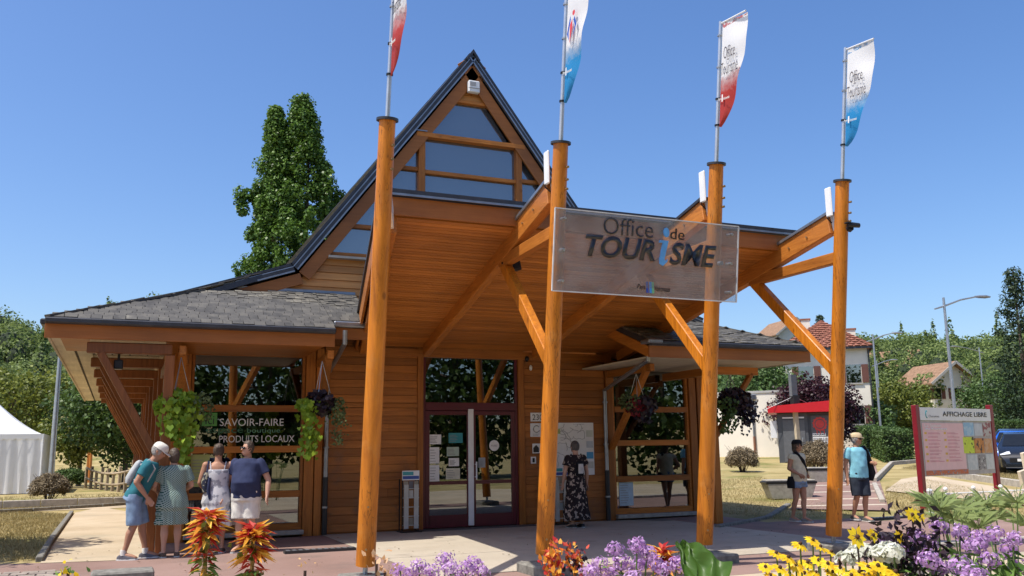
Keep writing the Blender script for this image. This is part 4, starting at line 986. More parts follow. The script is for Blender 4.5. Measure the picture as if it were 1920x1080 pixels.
lamp(1651, 800, 56, 7.3, 'street lamp right of the red tiled house', 1.35, (.9, -.3))
lamp(1655, 810, 78, 6.6, 'smaller far street lamp just behind the one by the house', 1.3, (.9, -.3), rad=.06)
lamp(1850, 790, 74, 7.4, 'far street lamp with its arm to the left, before the conifer', 2.0, (-.9, .2), rad=.07)

# ================================================================== houses on the right
render_w = plain('cream_render', (0.76, 0.71, 0.60), 0.9, 0, .07, 1.2, .2, .2)
render_b = plain('pale_render', (0.80, 0.75, 0.65), 0.9, 0, .06, .9, .2, .2)
tile_r = plain('red_roof_tile', (0.29, 0.125, 0.088), 0.85, 0, .35, 3.0, .2)
tile_b = plain('brown_roof_tile', (0.26, 0.16, 0.10), 0.85, 0, .3, 3.0, .2)
shut = plain('brown_shutter', (0.13, 0.05, 0.035), 0.7)
dglass = glass('far_window_glass', (0.1, 0.1, 0.1), .25)
def frame_at(px, dep, rz):
    p = atd(px, 800, dep); return p[0], p[1], terr(p[0], p[1]), rz
def hip_house():
    x, y, z, _ = frame_at(1553, 62, 0); t = thing('house', 'tall cream house with red tiled hipped roof and brown shutters', 'house', (x, y, z), R(-40))
    W, D, H = 5.4, 4.6, 6.7
    hw, hd = W/2, D/2
    MB().box((-hw, -hd, -1), (hw, hd, H)).build('wall', render_w, t, local=True)
    rf = MB(); o_ = .45; rh = 2.05
    rf.add([(-hw-o_, -hd-o_, H), (hw+o_, -hd-o_, H), (hw+o_, hd+o_, H), (-hw-o_, hd+o_, H), (0, -.9, H+rh), (0, .9, H+rh)], [(0, 1, 4), (1, 2, 5, 4), (2, 3, 5), (3, 0, 4, 5), (0, 3, 2, 1)])
    roof = rf.build('roof', tile_r, t, local=True)
    # courses of tiles
    tl = MB()
    for fi, (A, Bv, Cv) in enumerate((((-hw-o_, -hd-o_, H), (hw+o_, -hd-o_, H), (0, -.9, H+rh)), ((hw+o_, -hd-o_, H), (hw+o_, hd+o_, H), (0, 0, H+rh)), ((-hw-o_, hd+o_, H), (-hw-o_, -hd-o_, H), (0, 0, H+rh)))):
        A, Bv, Cv = Vector(A), Vector(Bv), Vector(Cv); nn = (Bv-A).cross(Cv-A).normalized()
        for k in range(14):
            f = k/14.; a = A.lerp(Cv, f); b = Bv.lerp(Cv, f); a2 = A.lerp(Cv, f+.065); b2 = Bv.lerp(Cv, f+.065); L = (b-a).length; m = max(1, int(L/.42))
            for q in range(m):
                p0, p1 = a.lerp(b, q/m+.01), a.lerp(b, (q+1)/m-.01); p2, p3 = a2.lerp(b2, (q+1)/m-.01), a2.lerp(b2, q/m+.01)
                tl.add([p0+nn*.09, p1+nn*.09, p2+nn*.02, p3+nn*.02, p0, p1], [(0, 1, 2, 3), (4, 5, 1, 0)])
    o2 = tl.build('roof_tiles', tile_r, roof, local=True); setp(o2, kind='stuff')
    for dx, dy in ((-1.0, .6), (1.9, -.3)):
        c_ = MB().box((dx-.3, dy-.3, H+.3), (dx+.3, dy+.3, H+(2.3 if dx < 0 else 1.35))).build('chimney', render_w, roof, local=True)
        MB().box((dx-.36, dy-.36, H+(2.3 if dx < 0 else 1.35)), (dx+.36, dy+.36, H+(2.4 if dx < 0 else 1.45))).build('chimney_cap', tile_r, roof, local=True)
    MB().box((-hw-o_+.05, -hd-o_+.02, H-.16), (hw+o_-.05, -hd-o_+.1, H-.02)).build('gutter', dark_zinc, t, local=True)
    MB().box((hw+o_-.1, -hd-o_+.12, H-.16), (hw+o_-.02, hd+o_, H-.02)).build('gutter', dark_zinc, t, local=True)
    MB().tube([(hw+.06, -hd-.06, H-.2), (hw+.06, -hd-.06, 0)], .05, 8).build('rain_pipe', dark_zinc, t, local=True)
    for wx in (-1.25, 1.75):
        for wz in (4.3, 1.6):
            wn = MB().box((wx-.45, -hd-.02, wz), (wx+.45, -hd+.05, wz+1.2)).build('window', dglass, t, local=True)
            MB().box((wx-.55, -hd-.1, wz-.1), (wx+.55, -hd-.03, wz-.01)).build('sill', concrete, wn, local=True)
            for s in (-1, 1): MB().box((wx+s*.5, -hd-.07, wz), (wx+s*.92, -hd-.025, wz+1.2)).build('shutter', shut, wn, local=True)
hip_house()
def small_house(px, dep, rz, W, D, H, rh, label, wall_m, roof_m, zoff=0.0, wins=True):
    x, y, z, _ = frame_at(px, dep, rz); t = thing('house', label, 'house', (x, y, z+zoff), R(rz)); hw, hd = W/2, D/2
    wv = MB().box((-hw, -hd, -4), (hw, hd, H)); wv.prism([(-hw+.001, H), (hw-.001, H), (0, H+rh-.06)], 1, -hd+.001, hd-.001); wv.build('wall', wall_m, t, local=True)
    o_ = .75; sl_ = rh/hw
    for s in (-1, 1):
        MB().add([(s*(hw+o_), -hd-o_, H-o_*sl_), (s*(hw+o_), hd+o_, H-o_*sl_), (0, hd+o_, H+rh), (0, -hd-o_, H+rh), (s*(hw+o_), -hd-o_, H-o_*sl_+.14), (s*(hw+o_), hd+o_, H-o_*sl_+.14), (0, hd+o_, H+rh+.16), (0, -hd-o_, H+rh+.16)],
                 [(0,3,2,1),(4,5,6,7),(0,1,5,4),(1,2,6,5),(2,3,7,6),(3,0,4,7)]).build('roof', roof_m, t, local=True)
        MB().beam((s*(hw+o_), -hd-o_-.03, H-o_*sl_+.04), (0, -hd-o_-.03, H+rh+.06), .06, .26).build('barge_board', plain('grey_barge', (.42, .40, .36), .8), t, local=True)
    if wins:
        for wx, wz in ((.2, 1.6), (-1.9, 1.6)):
            wn = MB().box((wx-.4, -hd-.03, wz), (wx+.4, -hd+.04, wz+1.1)).build('window', dglass, t, local=True)
            for s in (-1, 1): MB().box((wx+s*.45, -hd-.08, wz), (wx+s*.85, -hd-.035, wz+1.1)).build('shutter', shut, wn, local=True)
        for wy in (-1.6, -.5, .6):
            wn = MB().box((-hw-.03, wy-.3, 1.4), (-hw+.04, wy+.3, 2.6)).build('window', dglass, t, local=True)
            MB().box((-hw-.08, wy+.33, 1.4), (-hw-.035, wy+.7, 2.6)).build('shutter', shut, wn, local=True)
small_house(1762, 95, -12, 4.6, 5.5, 3.6, 1.7, 'small white house with brown gabled roof among the trees', render_w, tile_b, .5)
small_house(1480, 125, -10, 5, 6, 4.2, 1.9, 'house on the skyline left of the fir, mostly hidden', render_w, tile_b, 6.2, False)
small_house(1668, 118, 30, 4, 8, 5.0, 1.6, 'distant house end with brown tiles beyond the far lamps', plain('brown_render', (.25, .17, .12), .9), tile_b, -.5, False)
# white flat roofed building and the old roof behind the panes
def flat_building():
    a = G(1478, 857); b = G(1330, 862); a, b = np.array(a), np.array(b); t = thing('flat_building', 'low cream flat roofed building behind the right hand columns', 'building', tuple(a))
    d = np.array([-.68, .733, 0.]); n_ = np.array([-d[1], d[0], 0]);
    if n_[1] < 0: n_ = -n_
    L = 22.0; H = 3.55; z0 = a[2]-.5
    P = [a, a+d*L, a+d*L+n_*9, a+n_*9]; vs_ = [(p[0], p[1], z0) for p in P]+[(p[0], p[1], a[2]+H) for p in P]
    MB().add(vs_, [(0,1,2,3),(4,5,6,7),(0,1,5,4),(1,2,6,5),(2,3,7,6),(3,0,4,7)]).build('wall', render_b, t)
    c = (P[0]+P[1]+P[2]+P[3])/4; Q = [c+(p-c)*1.012 for p in P]
    MB().add([(p[0], p[1], a[2]+H) for p in Q]+[(p[0], p[1], a[2]+H+.12) for p in Q], [(0,3,2,1),(4,5,6,7),(0,1,5,4),(1,2,6,5),(2,3,7,6),(3,0,4,7)]).build('parapet_cap', plain('parapet_grey', (.42, .41, .39), .7), t)
    q = a+d*1.75-n_*.06; pp = MB().tube([(q[0], q[1], a[2]+3.25), (q[0], q[1], a[2]+1.15)], .06, 10).build('rain_pipe', zinc, t, smooth=True)
    MB().tube([(q[0], q[1], a[2]+1.15), (q[0], q[1], a[2]-.1)], .07, 10).build('pipe_foot', plain('rusty_pipe', (.22, .10, .06), .8), pp, smooth=True)
    MB().box((q[0]-.16, q[1]-.16, a[2]+3.2), (q[0]+.16, q[1]+.1, a[2]+3.45)).build('rain_hopper', zinc, pp)
flat_building()
# kiosk with red roof edge
def kiosk():
    a = np.array(G(1462, 868)); t = thing('kiosk', 'dark grey kiosk with slanting red roof edge and round emblem', 'kiosk', tuple(a), R(-40))
    gm_ = plain('anthracite_panel', (0.075, 0.08, 0.09), 0.5, 0, .08); rd = plain('signal_red', (0.55, 0.012, 0.018), 0.4, 0, .05)
    dep = float(np.dot(a-CP, FW)); s_ = dep/1690.0
    W = 98*s_; H = 92*s_; D = 2.2
    MB().box((0, 0, -.1), (W*.56, D, H)).box((W*.56, .12, -.1), (W, D, H)).build('wall', gm_, t, local=True)
    MB().box((W*.1, -.03, .05), (W*.5, -.002, H*.86)).build('door', plain('grey_door', (0.12, 0.125, 0.135), .45), t, local=True)
    MB().box((W*.1, -.05, H*.89), (W*.5, -.004, H*.92)).build('door_track', white_metal, t, local=True)
    MB().box((W*.44, -.07, H*.42), (W*.46, -.03, H*.5)).build('door_handle', grey_metal, t, local=True)
    MB().add([(-W*.16, -.35, H*1.01), (W*1.12, -.35, H*1.01), (W*1.12, -.35, H*1.24), (-W*.16, -.35, H*1.14), (-W*.16, D+.3, H*1.01), (W*1.12, D+.3, H*1.01), (W*1.12, D+.3, H*1.24), (-W*.16, D+.3, H*1.14)],
             [(0,1,2,3),(7,6,5,4),(0,4,5,1),(1,5,6,2),(2,6,7,3),(3,7,4,0)]).build('roof', rd, t, local=True)
    MB().box((-W*.13, .1, H*.5), (-.02, .6, H*.85)).build('meter_box', white_metal, t, local=True, bevel=.01)
    pn = MB().box((W*.62, .06, H*.34), (W*.97, .115, H*.94)).build('sign_panel', plain('sign_anthracite', (0.10, 0.105, 0.115), .5), t, local=True)
    em = plain('emblem_red', (0.62, 0.06, 0.05), .5)
    rg = MB(); cx_, cz_ = W*.78, H*.77; r0, r1 = H*.10, H*.135
    for k in range(24):
        a0, a1 = 2*math.pi*k/24, 2*math.pi*(k+1)/24; r1k = r1*(1.08 if k % 2 else .98)
        rg.add([(cx_+r0*math.cos(a0), .045, cz_+r0*math.sin(a0)), (cx_+r1k*math.cos(a0), .045, cz_+r1k*math.sin(a0)), (cx_+r1k*math.cos(a1), .045, cz_+r1k*math.sin(a1)), (cx_+r0*math.cos(a1), .045, cz_+r0*math.sin(a1))], [(0, 1, 2, 3)])
    rg.build('emblem', em, pn, local=True)
    MB().tube([(cx_, .056, cz_), (cx_, .048, cz_)], H*.085, 20).build('emblem', em, pn, local=True)
    for dx in (-.06, 0, .07): MB().box((cx_+dx*W-.02, .045, cz_-H*.2), (cx_+dx*W+.02, .058, cz_-H*.12)).build('emblem', em, pn, local=True)
    for k, (wx, s0) in enumerate(((.22, 'CRAQUEZ'), (.30, 'DE PASSER À CÔTÉ'), (.32, 'ET D\'EN PROFITER'))):
        me_par = pn; x0 = W*.645; z_ = H*(.535-.075*k); wd = W*wx
        MB().box((x0-.02, .048, z_-.02), (x0+wd+.02, .057, z_+H*.05)).build('text_strip', white_print, pn, local=True)
        tm = textmesh(s0, 1.0, 0.0, 0, .02); co = np.empty(len(tm.vertices)*3); tm.vertices.foreach_get('co', co); co = co.reshape(-1, 3); mn, mx = co.min(0), co.max(0)
        out = np.stack([x0+(co[:, 0]-mn[0])/(mx[0]-mn[0])*wd, np.full(len(co), .044), z_+(co[:, 1]-mn[1])/(mx[1]-mn[1])*H*.035], 1); tm.vertices.foreach_set('co', out.ravel())
        link('lettering', tm, black_print, pn, True)
kiosk()
# wooden post with grey board and guy wires before the kiosk
q = G(1500, 868); ps = thing('sign_post', 'pale wooden post with tall grey board and guy wires before the kiosk', 'post', tuple(q)); s_ = float(np.dot(q-CP, FW))/1690
MB().beam((q[0], q[1], q[2]), (q[0]-.1, q[1], q[2]+125*s_), .2, .16, (0, 1, 0)).build('post', plain('pale_post', (.5, .42, .30), .8), ps)
MB().box((q[0]-.27, q[1]-.1, q[2]+124*s_), (q[0]+.06, q[1]+.1, q[2]+165*s_)).build('board', plain('board_grey', (.12, .13, .14), .5), ps)
MB().box((q[0]-.22, q[1]-.14, q[2]+110*s_), (q[0]+.12, q[1]+.14, q[2]+126*s_)).build('bracket', black_metal, ps)
for dx in (-1.7, 2.4): MB().tube([(q[0]-.1, q[1], q[2]+124*s_), (q[0]+dx, q[1]+.6, q[2]+95*s_)], .012, 5).build('guy_wire', grey_metal, ps)
# ================================================================== sign, flags and small fittings of the office
def frosted(name):
    m, t, p, o = nodes(name); p.inputs['Base Color'].default_value = (0.62, 0.62, 0.63, 1); p.inputs['Roughness'].default_value = .18
    tr = N(t, 'ShaderNodeBsdfTransparent'); tr.inputs[0].default_value = (.78, .80, .82, 1)
    n = noise(t, pos(t), 3.0, 6, .7); r = ramp(t, [(.35, (.13, .13, .13)), (.7, (.26, .26, .26))]); t.links.new(n, r.inputs[0])
    mx = N(t, 'ShaderNodeMixShader'); t.links.new(r.outputs[0], mx.inputs[0]); t.links.new(tr.outputs[0], mx.inputs[1]); t.links.new(p.outputs[0], mx.inputs[2]); t.links.new(mx.outputs[0], o.inputs[0]); return m
sgn = thing('office_sign', 'clear acrylic sign lettered Office de Tourisme across the two middle columns', 'sign', (6.27, 9.9, 3.45))
SL, SR, SZ0, SZ1 = 4.87, 7.67, 3.47, 4.50
def sy(z): return cy(z)-.215
sup = Vector((0, sy(SZ1)-sy(SZ0), SZ1-SZ0)).normalized(); snn = Vector((1, 0, 0)).cross(sup)
Lh = (SZ1-SZ0)/sup.z
def sp(x, v, d=0.0): return Vector((x, sy(SZ0), SZ0))+sup*v+snn*d
k = [sp(SL, 0), sp(SR, 0), sp(SR, Lh), sp(SL, Lh)]
MB().add([p for p in k]+[p-snn*.015 for p in k], [(0,1,2,3),(7,6,5,4),(0,4,5,1),(1,5,6,2),(2,6,7,3),(3,7,4,0)]).build('panel', frosted('frosted_acrylic'), sgn)
ed = plain('acrylic_edge', (.62, .64, .66), .2)
for a, b in ((k[0], k[1]), (k[1], k[2]), (k[2], k[3]), (k[3], k[0])): MB().beam(a-snn*.0075, b-snn*.0075, .014, .019, snn).build('panel_edge', ed, sgn)
for x in (SL+.13, SR-.12):
    for v in (.13, Lh*.5, Lh-.12):
        MB().tube([sp(x, v, -.10), sp(x, v, .025)], .018, 10).build('stand_off', grey_metal, sgn, smooth=True)
for i in (1, 2): MB().tube([sp(CX[i], Lh*.5, -.02), sp(CX[i], Lh*.5, -.09)], .03, 8).build('stand_off', grey_metal, sgn)
sR, sU = (1, 0, 0), sup
letter = plain('sign_black', (0.018, 0.018, 0.022), .3); blue = plain('sign_blue', (0.10, 0.34, 0.72), .35, 0, .15, 14.0)
def st(name, s_, x0, v0, w_, h_, mat, **kw): return text(name, s_, sp(x0, v0, .003), sR, sU, w_, h_, mat, sgn, **kw)
W_ = SR-SL
st('lettering', 'Office', SL+W_*.245, Lh*.738, W_*.265, Lh*.215, letter, extrude=.007, offset=-.008)
st('lettering', 'de', SL+W_*.605, Lh*.75, W_*.08, Lh*.14, letter, extrude=.007)
st('lettering', 'TOUR', SL+W_*.155, Lh*.445, W_*.37, Lh*.275, letter, extrude=.008, shear=.22, offset=.028)
st('lettering', 'SME', SL+W_*.605, Lh*.425, W_*.265, Lh*.29, letter, extrude=.008, shear=.22, offset=.028)
# the big italic i
ib = MB()
def ipoly(pts, th=.022):
    vs_ = [sp(SL+W_*.535+p[0]*W_*.075, Lh*(.40+p[1]*.52), .003) for p in pts]; n = len(vs_)
    MB().add(vs_+[v+snn*th for v in vs_], [tuple(range(n)), tuple(range(2*n-1, n-1, -1))]+[(i, i+n, (i+1) % n+n, (i+1) % n) for i in range(n)]).build('blue_i', blue, sgn)
ipoly([(.15, .62), (.12, .56), (.38, .56), (.18, .16), (.2, .05), (.42, .0), (.72, .10), (.78, .17), (.55, .12), (.52, .18), (.78, .62)])
ipoly([(.62+.2*math.cos(a)-.02*math.sin(a), .82+.115*math.sin(a)) for a in np.linspace(0, 6.28, 17)[:-1]])
lg = MB()
lgb = sp(SL+W_*.485, Lh*.045, .003)
for dx, c_, nm in ((0, (0.03, 0.06, 0.32), 'b1'), (.05, (0.05, 0.25, 0.62), 'b2'), (.085, (0.16, 0.42, 0.20), 'b3')):
    MB().box((lgb.x+dx, lgb.y-.006, lgb.z), (lgb.x+dx+.035, lgb.y+.0, lgb.z+.15)).build('logo_mark', plain('logo_'+nm, c_, .5), sgn)
st('lettering', 'Pays', SL+W_*.435, Lh*.075, W_*.045, Lh*.075, letter, extrude=.003, shear=.25)
st('lettering', 'Voironnais', SL+W_*.53, Lh*.075, W_*.085, Lh*.07, letter, extrude=.003, shear=.25)

# feather flags on the columns
def flag_mat(name, c):
    m, t, p, o = nodes(name); co = N(t, 'ShaderNodeTexCoord').outputs['Object']; sx = N(t, 'ShaderNodeSeparateXYZ'); t.links.new(co, sx.inputs[0])
    n = noise(t, pos(t), 9.0, 6, .75); ad = N(t, 'ShaderNodeMath', operation='MULTIPLY_ADD'); ad.inputs[1].default_value = -.42; t.links.new(n, ad.inputs[0]); t.links.new(sx.outputs[2], ad.inputs[2])
    r = ramp(t, [(0.0, tuple(v*.85 for v in c)), (.34, c), (.46, tuple(min(1, v*.45+.35) for v in c)), (.52, (.88, .88, .88))]); 
    mp = N(t, 'ShaderNodeMapRange'); mp.inputs['From Min'].default_value = -.25; mp.inputs['From Max'].default_value = 1.2; t.links.new(ad.outputs[0], mp.inputs['Value']); t.links.new(mp.outputs[0], r.inputs[0])
    top = N(t, 'ShaderNodeMath', operation='GREATER_THAN'); top.inputs[1].default_value = 1.36; t.links.new(sx.outputs[2], top.inputs[0])
    sp2 = noise(t, pos(t), 14.0, 3); sr = ramp(t, [(.45, (.8, .8, .8)), (.5, c), (.6, (.30, .25, .25)), (.66, (.8, .8, .8))], 'CONSTANT'); t.links.new(sp2, sr.inputs[0])
    t.links.new(mixc(t, r.outputs[0], sr.outputs[0], top.outputs[0]), p.inputs['Base Color']); p.inputs['Roughness'].default_value = .6
    tl = N(t, 'ShaderNodeBsdfTranslucent'); t.links.new(r.outputs[0], tl.inputs[0]); mx = N(t, 'ShaderNodeMixShader'); mx.inputs[0].default_value = .35
    t.links.new(p.outputs[0], mx.inputs[1]); t.links.new(tl.outputs[0], mx.inputs[2]); t.links.new(mx.outputs[0], o.inputs[0]); return m
f_red, f_blue = flag_mat('flag_red_print', (0.50, 0.045, 0.035)), flag_mat('flag_blue_print', (0.02, 0.28, 0.62))
pole_m = plain('silver_pole', (.55, .57, .6), .3, .6)
flab = ['white and red feather flag on the leftmost column, seen almost edge on', 'white and blue feather flag with a small figure emblem, on the second column', 'white and red feather flag lettered Office de Tourisme, on the third column', 'white and blue feather flag lettered Office de Tourisme, on the rightmost column']
for i in range(4):
    z0 = 5.405; ax_ = Vector((0, -.142, 1)).normalized()
    def fp(h, out=0.0, d=0.0): return Vector((CX[i], cy(5.4), z0))+ax_*h+Vector((0, -out, -out*.12))+Vector((d, 0, 0))
    t = thing('feather_flag', flab[i], 'flag', tuple(fp(0)), 0, 'feather flags on the columns')
    MB().tube([fp(0), fp(2.0 if i > 1 else 2.1)], [.03, .026], 12).build('pole', pole_m, t, smooth=True)
    # cloth: height param h 0..1.45 from bottom tip to top
    h0 = .50; HT = 1.46; NV, NU = 26, 8; vs_, fs_ = [], []
    for a in range(NV+1):
        v = a/NV; wd = .50*(1-(1-v)**2.1)**.75
        for b in range(NU+1):
            u_ = b/NU; rip = .018*math.sin(u_*5+v*9+i)*u_+.012*math.sin(v*17+i*2)*u_
            p = fp(h0+HT*v, .045+wd*u_, rip+.03*u_*u_); vs_.append(p)
    for a in range(NV):
        for b in range(NU): fs_.append((a*(NU+1)+b, a*(NU+1)+b+1, (a+1)*(NU+1)+b+1, (a+1)*(NU+1)+b))
    fm = f_blue if i % 2 else f_red
    mb_ = MB().add(vs_, fs_); me = bpy.data.meshes.new('banner'); me.from_pydata(mb_.v, [], mb_.f); me.update()
    org = fp(h0)
    o = link('banner', me, fm, t, local=True); me.transform(Matrix.Translation(-org)); o.location = org-rootloc(t)
    me.polygons.foreach_set('use_smooth', [True]*len(me.polygons))
    MB().tube([fp(h0+HT+.01, -.02), fp(h0+HT+.01, .55)], .013, 8).build('top_arm', white_metal, t)
    for h in (h0+.03, h0+.40, h0+.85, h0+1.3): MB().tube([fp(h-.012), fp(h+.012)], .042, 12).build('clamp', black_metal if h < 1 else grey_metal, t)
    fr_, fu = Vector((0, -1, -.12)).normalized(), ax_
    # lettering on the side the viewer sees (the -X face): runs along -Y
    if i in (0, 2, 3):
        text('lettering', 'Office', fp(h0+.92, .13, -.03), fr_, fu, .25, .17, plain('flag_letter', (.03, .012, .015), .6), t, extrude=.002, offset=-.012)
        text('lettering', 'Tourisme', fp(h0+.70, .08, -.03), fr_, fu, .37, .17, plain('flag_letter', (.03, .012, .015), .6), t, extrude=.002, offset=-.012)
        text('lettering', 'de', fp(h0+.885, .21, -.03), fr_, fu, .05, .025, plain('flag_letter', (.03, .012, .015), .6), t, extrude=.002)
    else:
        er, eb = plain('emblem_figure_red', (.62, .05, .05), .5), plain('emblem_figure_blue', (.03, .09, .42), .5)
        def em(pts, m_): MB().add([fp(h0+.72+q[1], .12+q[0], -.034) for q in pts]+[fp(h0+.72+q[1], .12+q[0], -.037) for q in pts], [tuple(range(len(pts)))]).build('emblem', m_, t)
        em([(.08, .0), (.15, .18), (.14, .30), (.08, .24)], er); em([(.06, .04), (0, .14), (.08, .36), (.10, .30), (.05, .15)], eb); em([(.16, .06), (.26, .2), (.20, .32), (.17, .28), (.21, .2)], eb)
        em([(.17+.035*math.cos(a), .37+.035*math.sin(a)) for a in np.linspace(0, 6.28, 13)[:-1]], er)
    for (nm, x0, h, w_, hh) in (('Pays', .04, .35, .07, .045), ('Voironnais', .15, .345, .14, .04)):
        text('lettering', nm, fp(h0+h, x0, -.03), fr_, fu, w_, hh, white_print, t, extrude=.002, shear=.2)
    p_ = [fp(h0+.33, .115, -.03), fp(h0+.33, .14, -.03), fp(h0+.43, .14, -.03), fp(h0+.43, .115, -.03)]; MB().add([q for q in p_], [(0, 1, 2, 3)]).build('logo_mark', white_print, t)
    if i: 
        bx_ = colpt(i, 5.0, -.082, .07); wb = thing('relay_box', ['', 'white box strapped behind the second column top', 'white box strapped behind the third column top', 'white box strapped behind the rightmost column top'][i], 'box', tuple(bx_), 0, 'white boxes behind the column tops')
        MB().box((bx_.x-.05, bx_.y, 4.88), (bx_.x-.015, bx_.y+.13, 5.33)).build('box', white_metal, wb, bevel=.015)
        MB().tube([(bx_.x-.05, bx_.y+.08, 4.88), (bx_.x-.05, bx_.y+.1, 4.86), (bx_.x+.03, bx_.y+.1, 4.8)], .01, 6).build('cable', black_metal, wb)
# camera on the right column, floodlight under the canopy, siren at the gable
c0 = colpt(3, 4.66, 0, 0); cc = thing('security_camera', 'black bullet camera on the rightmost column', 'camera', tuple(c0))
MB().tube([c0+Vector((-.06, -.2, .03)), c0+Vector((.12, -.24, .03))], .035, 12).build('camera_body', black_metal, cc, smooth=True)
MB().box(tuple(c0+Vector((-.10, -.24, .055))), tuple(c0+Vector((.12, -.17, .068)))).build('sun_shield', black_metal, cc)
MB().tube([c0+Vector((0, -.15, -.02)), c0+Vector((0, -.2, .0))], .05, 10).build('mount', black_metal, cc)
f0 = Vector((5.18, 12.0, 4.18)); fl = thing('floodlight', 'black floodlight under the canopy beside the second column', 'floodlight', tuple(f0))
MB().add([(f0.x-.06+a, f0.y+b, f0.z+c) for a, b, c in ((0, 0, 0), (.22, -.1, -.04), (.22, .06, -.04), (0, .12, 0), (.02, 0, .14), (.2, -.08, .12), (.2, .06, .12), (.02, .1, .14))], [(0,3,2,1),(4,5,6,7),(0,1,5,4),(1,2,6,5),(2,3,7,6),(3,0,4,7)]).build('housing', black_metal, fl, bevel=.01)
MB().beam(f0+Vector((-.1, .05, .07)), f0+Vector((.02, .05, .07)), .03, .03).build('arm', black_metal, fl)
f1 = Vector((-.05, 15.75, 3.0)); fl = thing('floodlight', 'black spotlight hanging under the left eave bracket', 'floodlight', tuple(f1))
MB().box(f1-Vector((.07, .1, .12)), f1+Vector((.07, .1, .03))).build('housing', black_metal, fl, bevel=.015); MB().box(f1+Vector((-.02, -.02, .03)), f1+Vector((.02, .02, .2))).build('arm', black_metal, fl)
_s = aty(886, 166, Yr-.03); a0 = Vector((_s[0], Yr-.03, _s[2]-.03)); al = thing('alarm_siren', 'white alarm siren box under the gable peak', 'siren', tuple(a0))
MB().box(a0+Vector((-.13, -.12, -.10)), a0+Vector((.13, .0, .17))).build('box', white_metal, al, bevel=.02); MB().box(a0+Vector((-.10, -.127, .04)), a0+Vector((.03, -.12, .13))).build('grille', plain('grille_grey', (.35, .35, .35), .6), al)
MB().box(a0+Vector((-.13, -.13, -.015)), a0+Vector((.13, -.12, .0))).build('seam', plain('seam_grey', (.3, .3, .3), .6), al)

# papers and plaques on the door, panel of the map, racks
def plate(name, label, cat, x0, x1, z0, z1, mat, y=Yf-.012, th=.012, group=None):
    t = thing(name, label, cat, ((x0+x1)/2, y, z0), 0, group); MB().box((x0, y-th, z0), (x1, y, z1)).build('sheet', mat, t); return t
def lines_on(t, x0, x1, z0, z1, n, y, mat=black_print, w_=.7):
    for i in range(n):
        z = z1-(z1-z0)*(i+.5)/n; MB().box((x0, y-.002, z-.006), (x0+(x1-x0)*random.uniform(w_*.7, w_), y, z+.004)).build('print_line', plain('print_grey', (.25, .25, .25), .6), t)
Yd = Yf+.033
docs = [('no smoking notice, white, top left of the left door leaf', 5.73, 5.98, 1.66, 1.85, white_print), ('teal label sticker near the top of the left door leaf', 6.14, 6.44, 1.68, 1.88, plain('teal_print', (.03, .28, .32), .5)),
        ('white opening hours sheet, upper left of the door pane', 5.73, 5.94, 1.28, 1.60, white_print), ('pale green leaflet taped beside the hours sheet', 6.10, 6.36, 1.42, 1.60, plain('pale_green_print', (.42, .52, .42), .5)),
        ('small white note in the middle of the left pane', 6.14, 6.36, 1.22, 1.38, white_print), ('cream sheet, lower right of the left door pane', 6.08, 6.38, .96, 1.18, plain('cream_print', (.62, .6, .48), .5)),
        ('white sheet, lower left of the left door pane', 5.73, 5.94, .93, 1.25, white_print), ('small grey notice on the right leaf beside the handle', 6.78, 6.93, 1.18, 1.38, plain('grey_print', (.30, .33, .36), .5))]
for lb, x0, x1, z0, z1, m_ in docs:
    t = plate('door_notice', lb, 'notice', x0, x1, z0, z1, m_, Yd, .004); lines_on(t, x0+.02, x1-.02, z0+.02, z1-.03, 5, Yd-.004)
t = thing('round_sticker', 'round white push sticker on the right door leaf', 'sticker', (7.13, Yd, 1.60)); MB().tube([(7.13, Yd-.004, 1.62), (7.13, Yd, 1.62)], .11, 24).build('disc', white_print, t); text('lettering', 'POUSSEZ', (7.06, Yd-.005, 1.60), (1, 0, 0), (0, 0, 1), .14, .035, plain('print_grey', (.25, .25, .25), .6), t, extrude=.001)
t = plate('house_number', 'white plaque with the number 230 beside the door', 'plaque', 7.94, 8.26, 2.11, 2.29, white_print); text('lettering', '230', (7.98, Yf-.0255, 2.135), (1, 0, 0), (0, 0, 1), .24, .12, black_print, t, extrude=.002)
t = plate('label_plaque', 'white square plaque with a curled emblem under the house number', 'plaque', 7.93, 8.24, 1.79, 2.07, white_print)
MB().tube([(8.07+.07*math.cos(a), Yf-.027, 1.95+.07*math.sin(a)) for a in np.linspace(.6, 5.9, 18)], .009, 6).build('emblem', plain('print_grey', (.25, .25, .25), .6), t); lines_on(t, 7.98, 8.2, 1.81, 1.86, 2, Yf-.024)
t = plate('house_plaque', 'small black and white house plaque left of the column', 'plaque', 7.97, 8.15, 1.45, 1.65, white_print); MB().prism([(7.99, 1.47), (8.12, 1.47), (8.12, 1.56), (8.055, 1.62), (7.99, 1.56)], 1, Yf-.028, Yf-.0245).build('emblem', black_print, t)
t = plate('intercom', 'white doorbell plate with dark button beside the door', 'doorbell', 7.93, 8.05, 1.24, 1.38, white_print); MB().box((7.965, Yf-.03, 1.265), (8.015, Yf-.024, 1.355)).build('button', black_print, t)
t = thing('door_sensor', 'small white number eight sensor above the door corner', 'sensor', (7.95, Yf-.03, 3.2)); MB().ball((7.95, Yf-.05, 3.23), (.035, .03, .06), 10, 8).build('dome', white_metal, t, smooth=True); MB().ball((7.86, Yf-.06, 3.42), (.05, .05, .06), 10, 8).build('camera_dome', black_metal, t, smooth=True)
mp = thing('town_map', 'large white street map panel on the wall before the woman', 'map', (8.93, Yf-.03, 1.0))
MB().box((8.44, Yf-.03, .98), (9.42, Yf-.012, 2.08)).build('panel', white_print, mp)
def mapline(pts, r_, m_, nm='map_road'): MB().tube(pts, r_, 5).build(nm, m_, mp)
road_l = plain('map_line', (.30, .30, .30), .7)
random.seed(5)
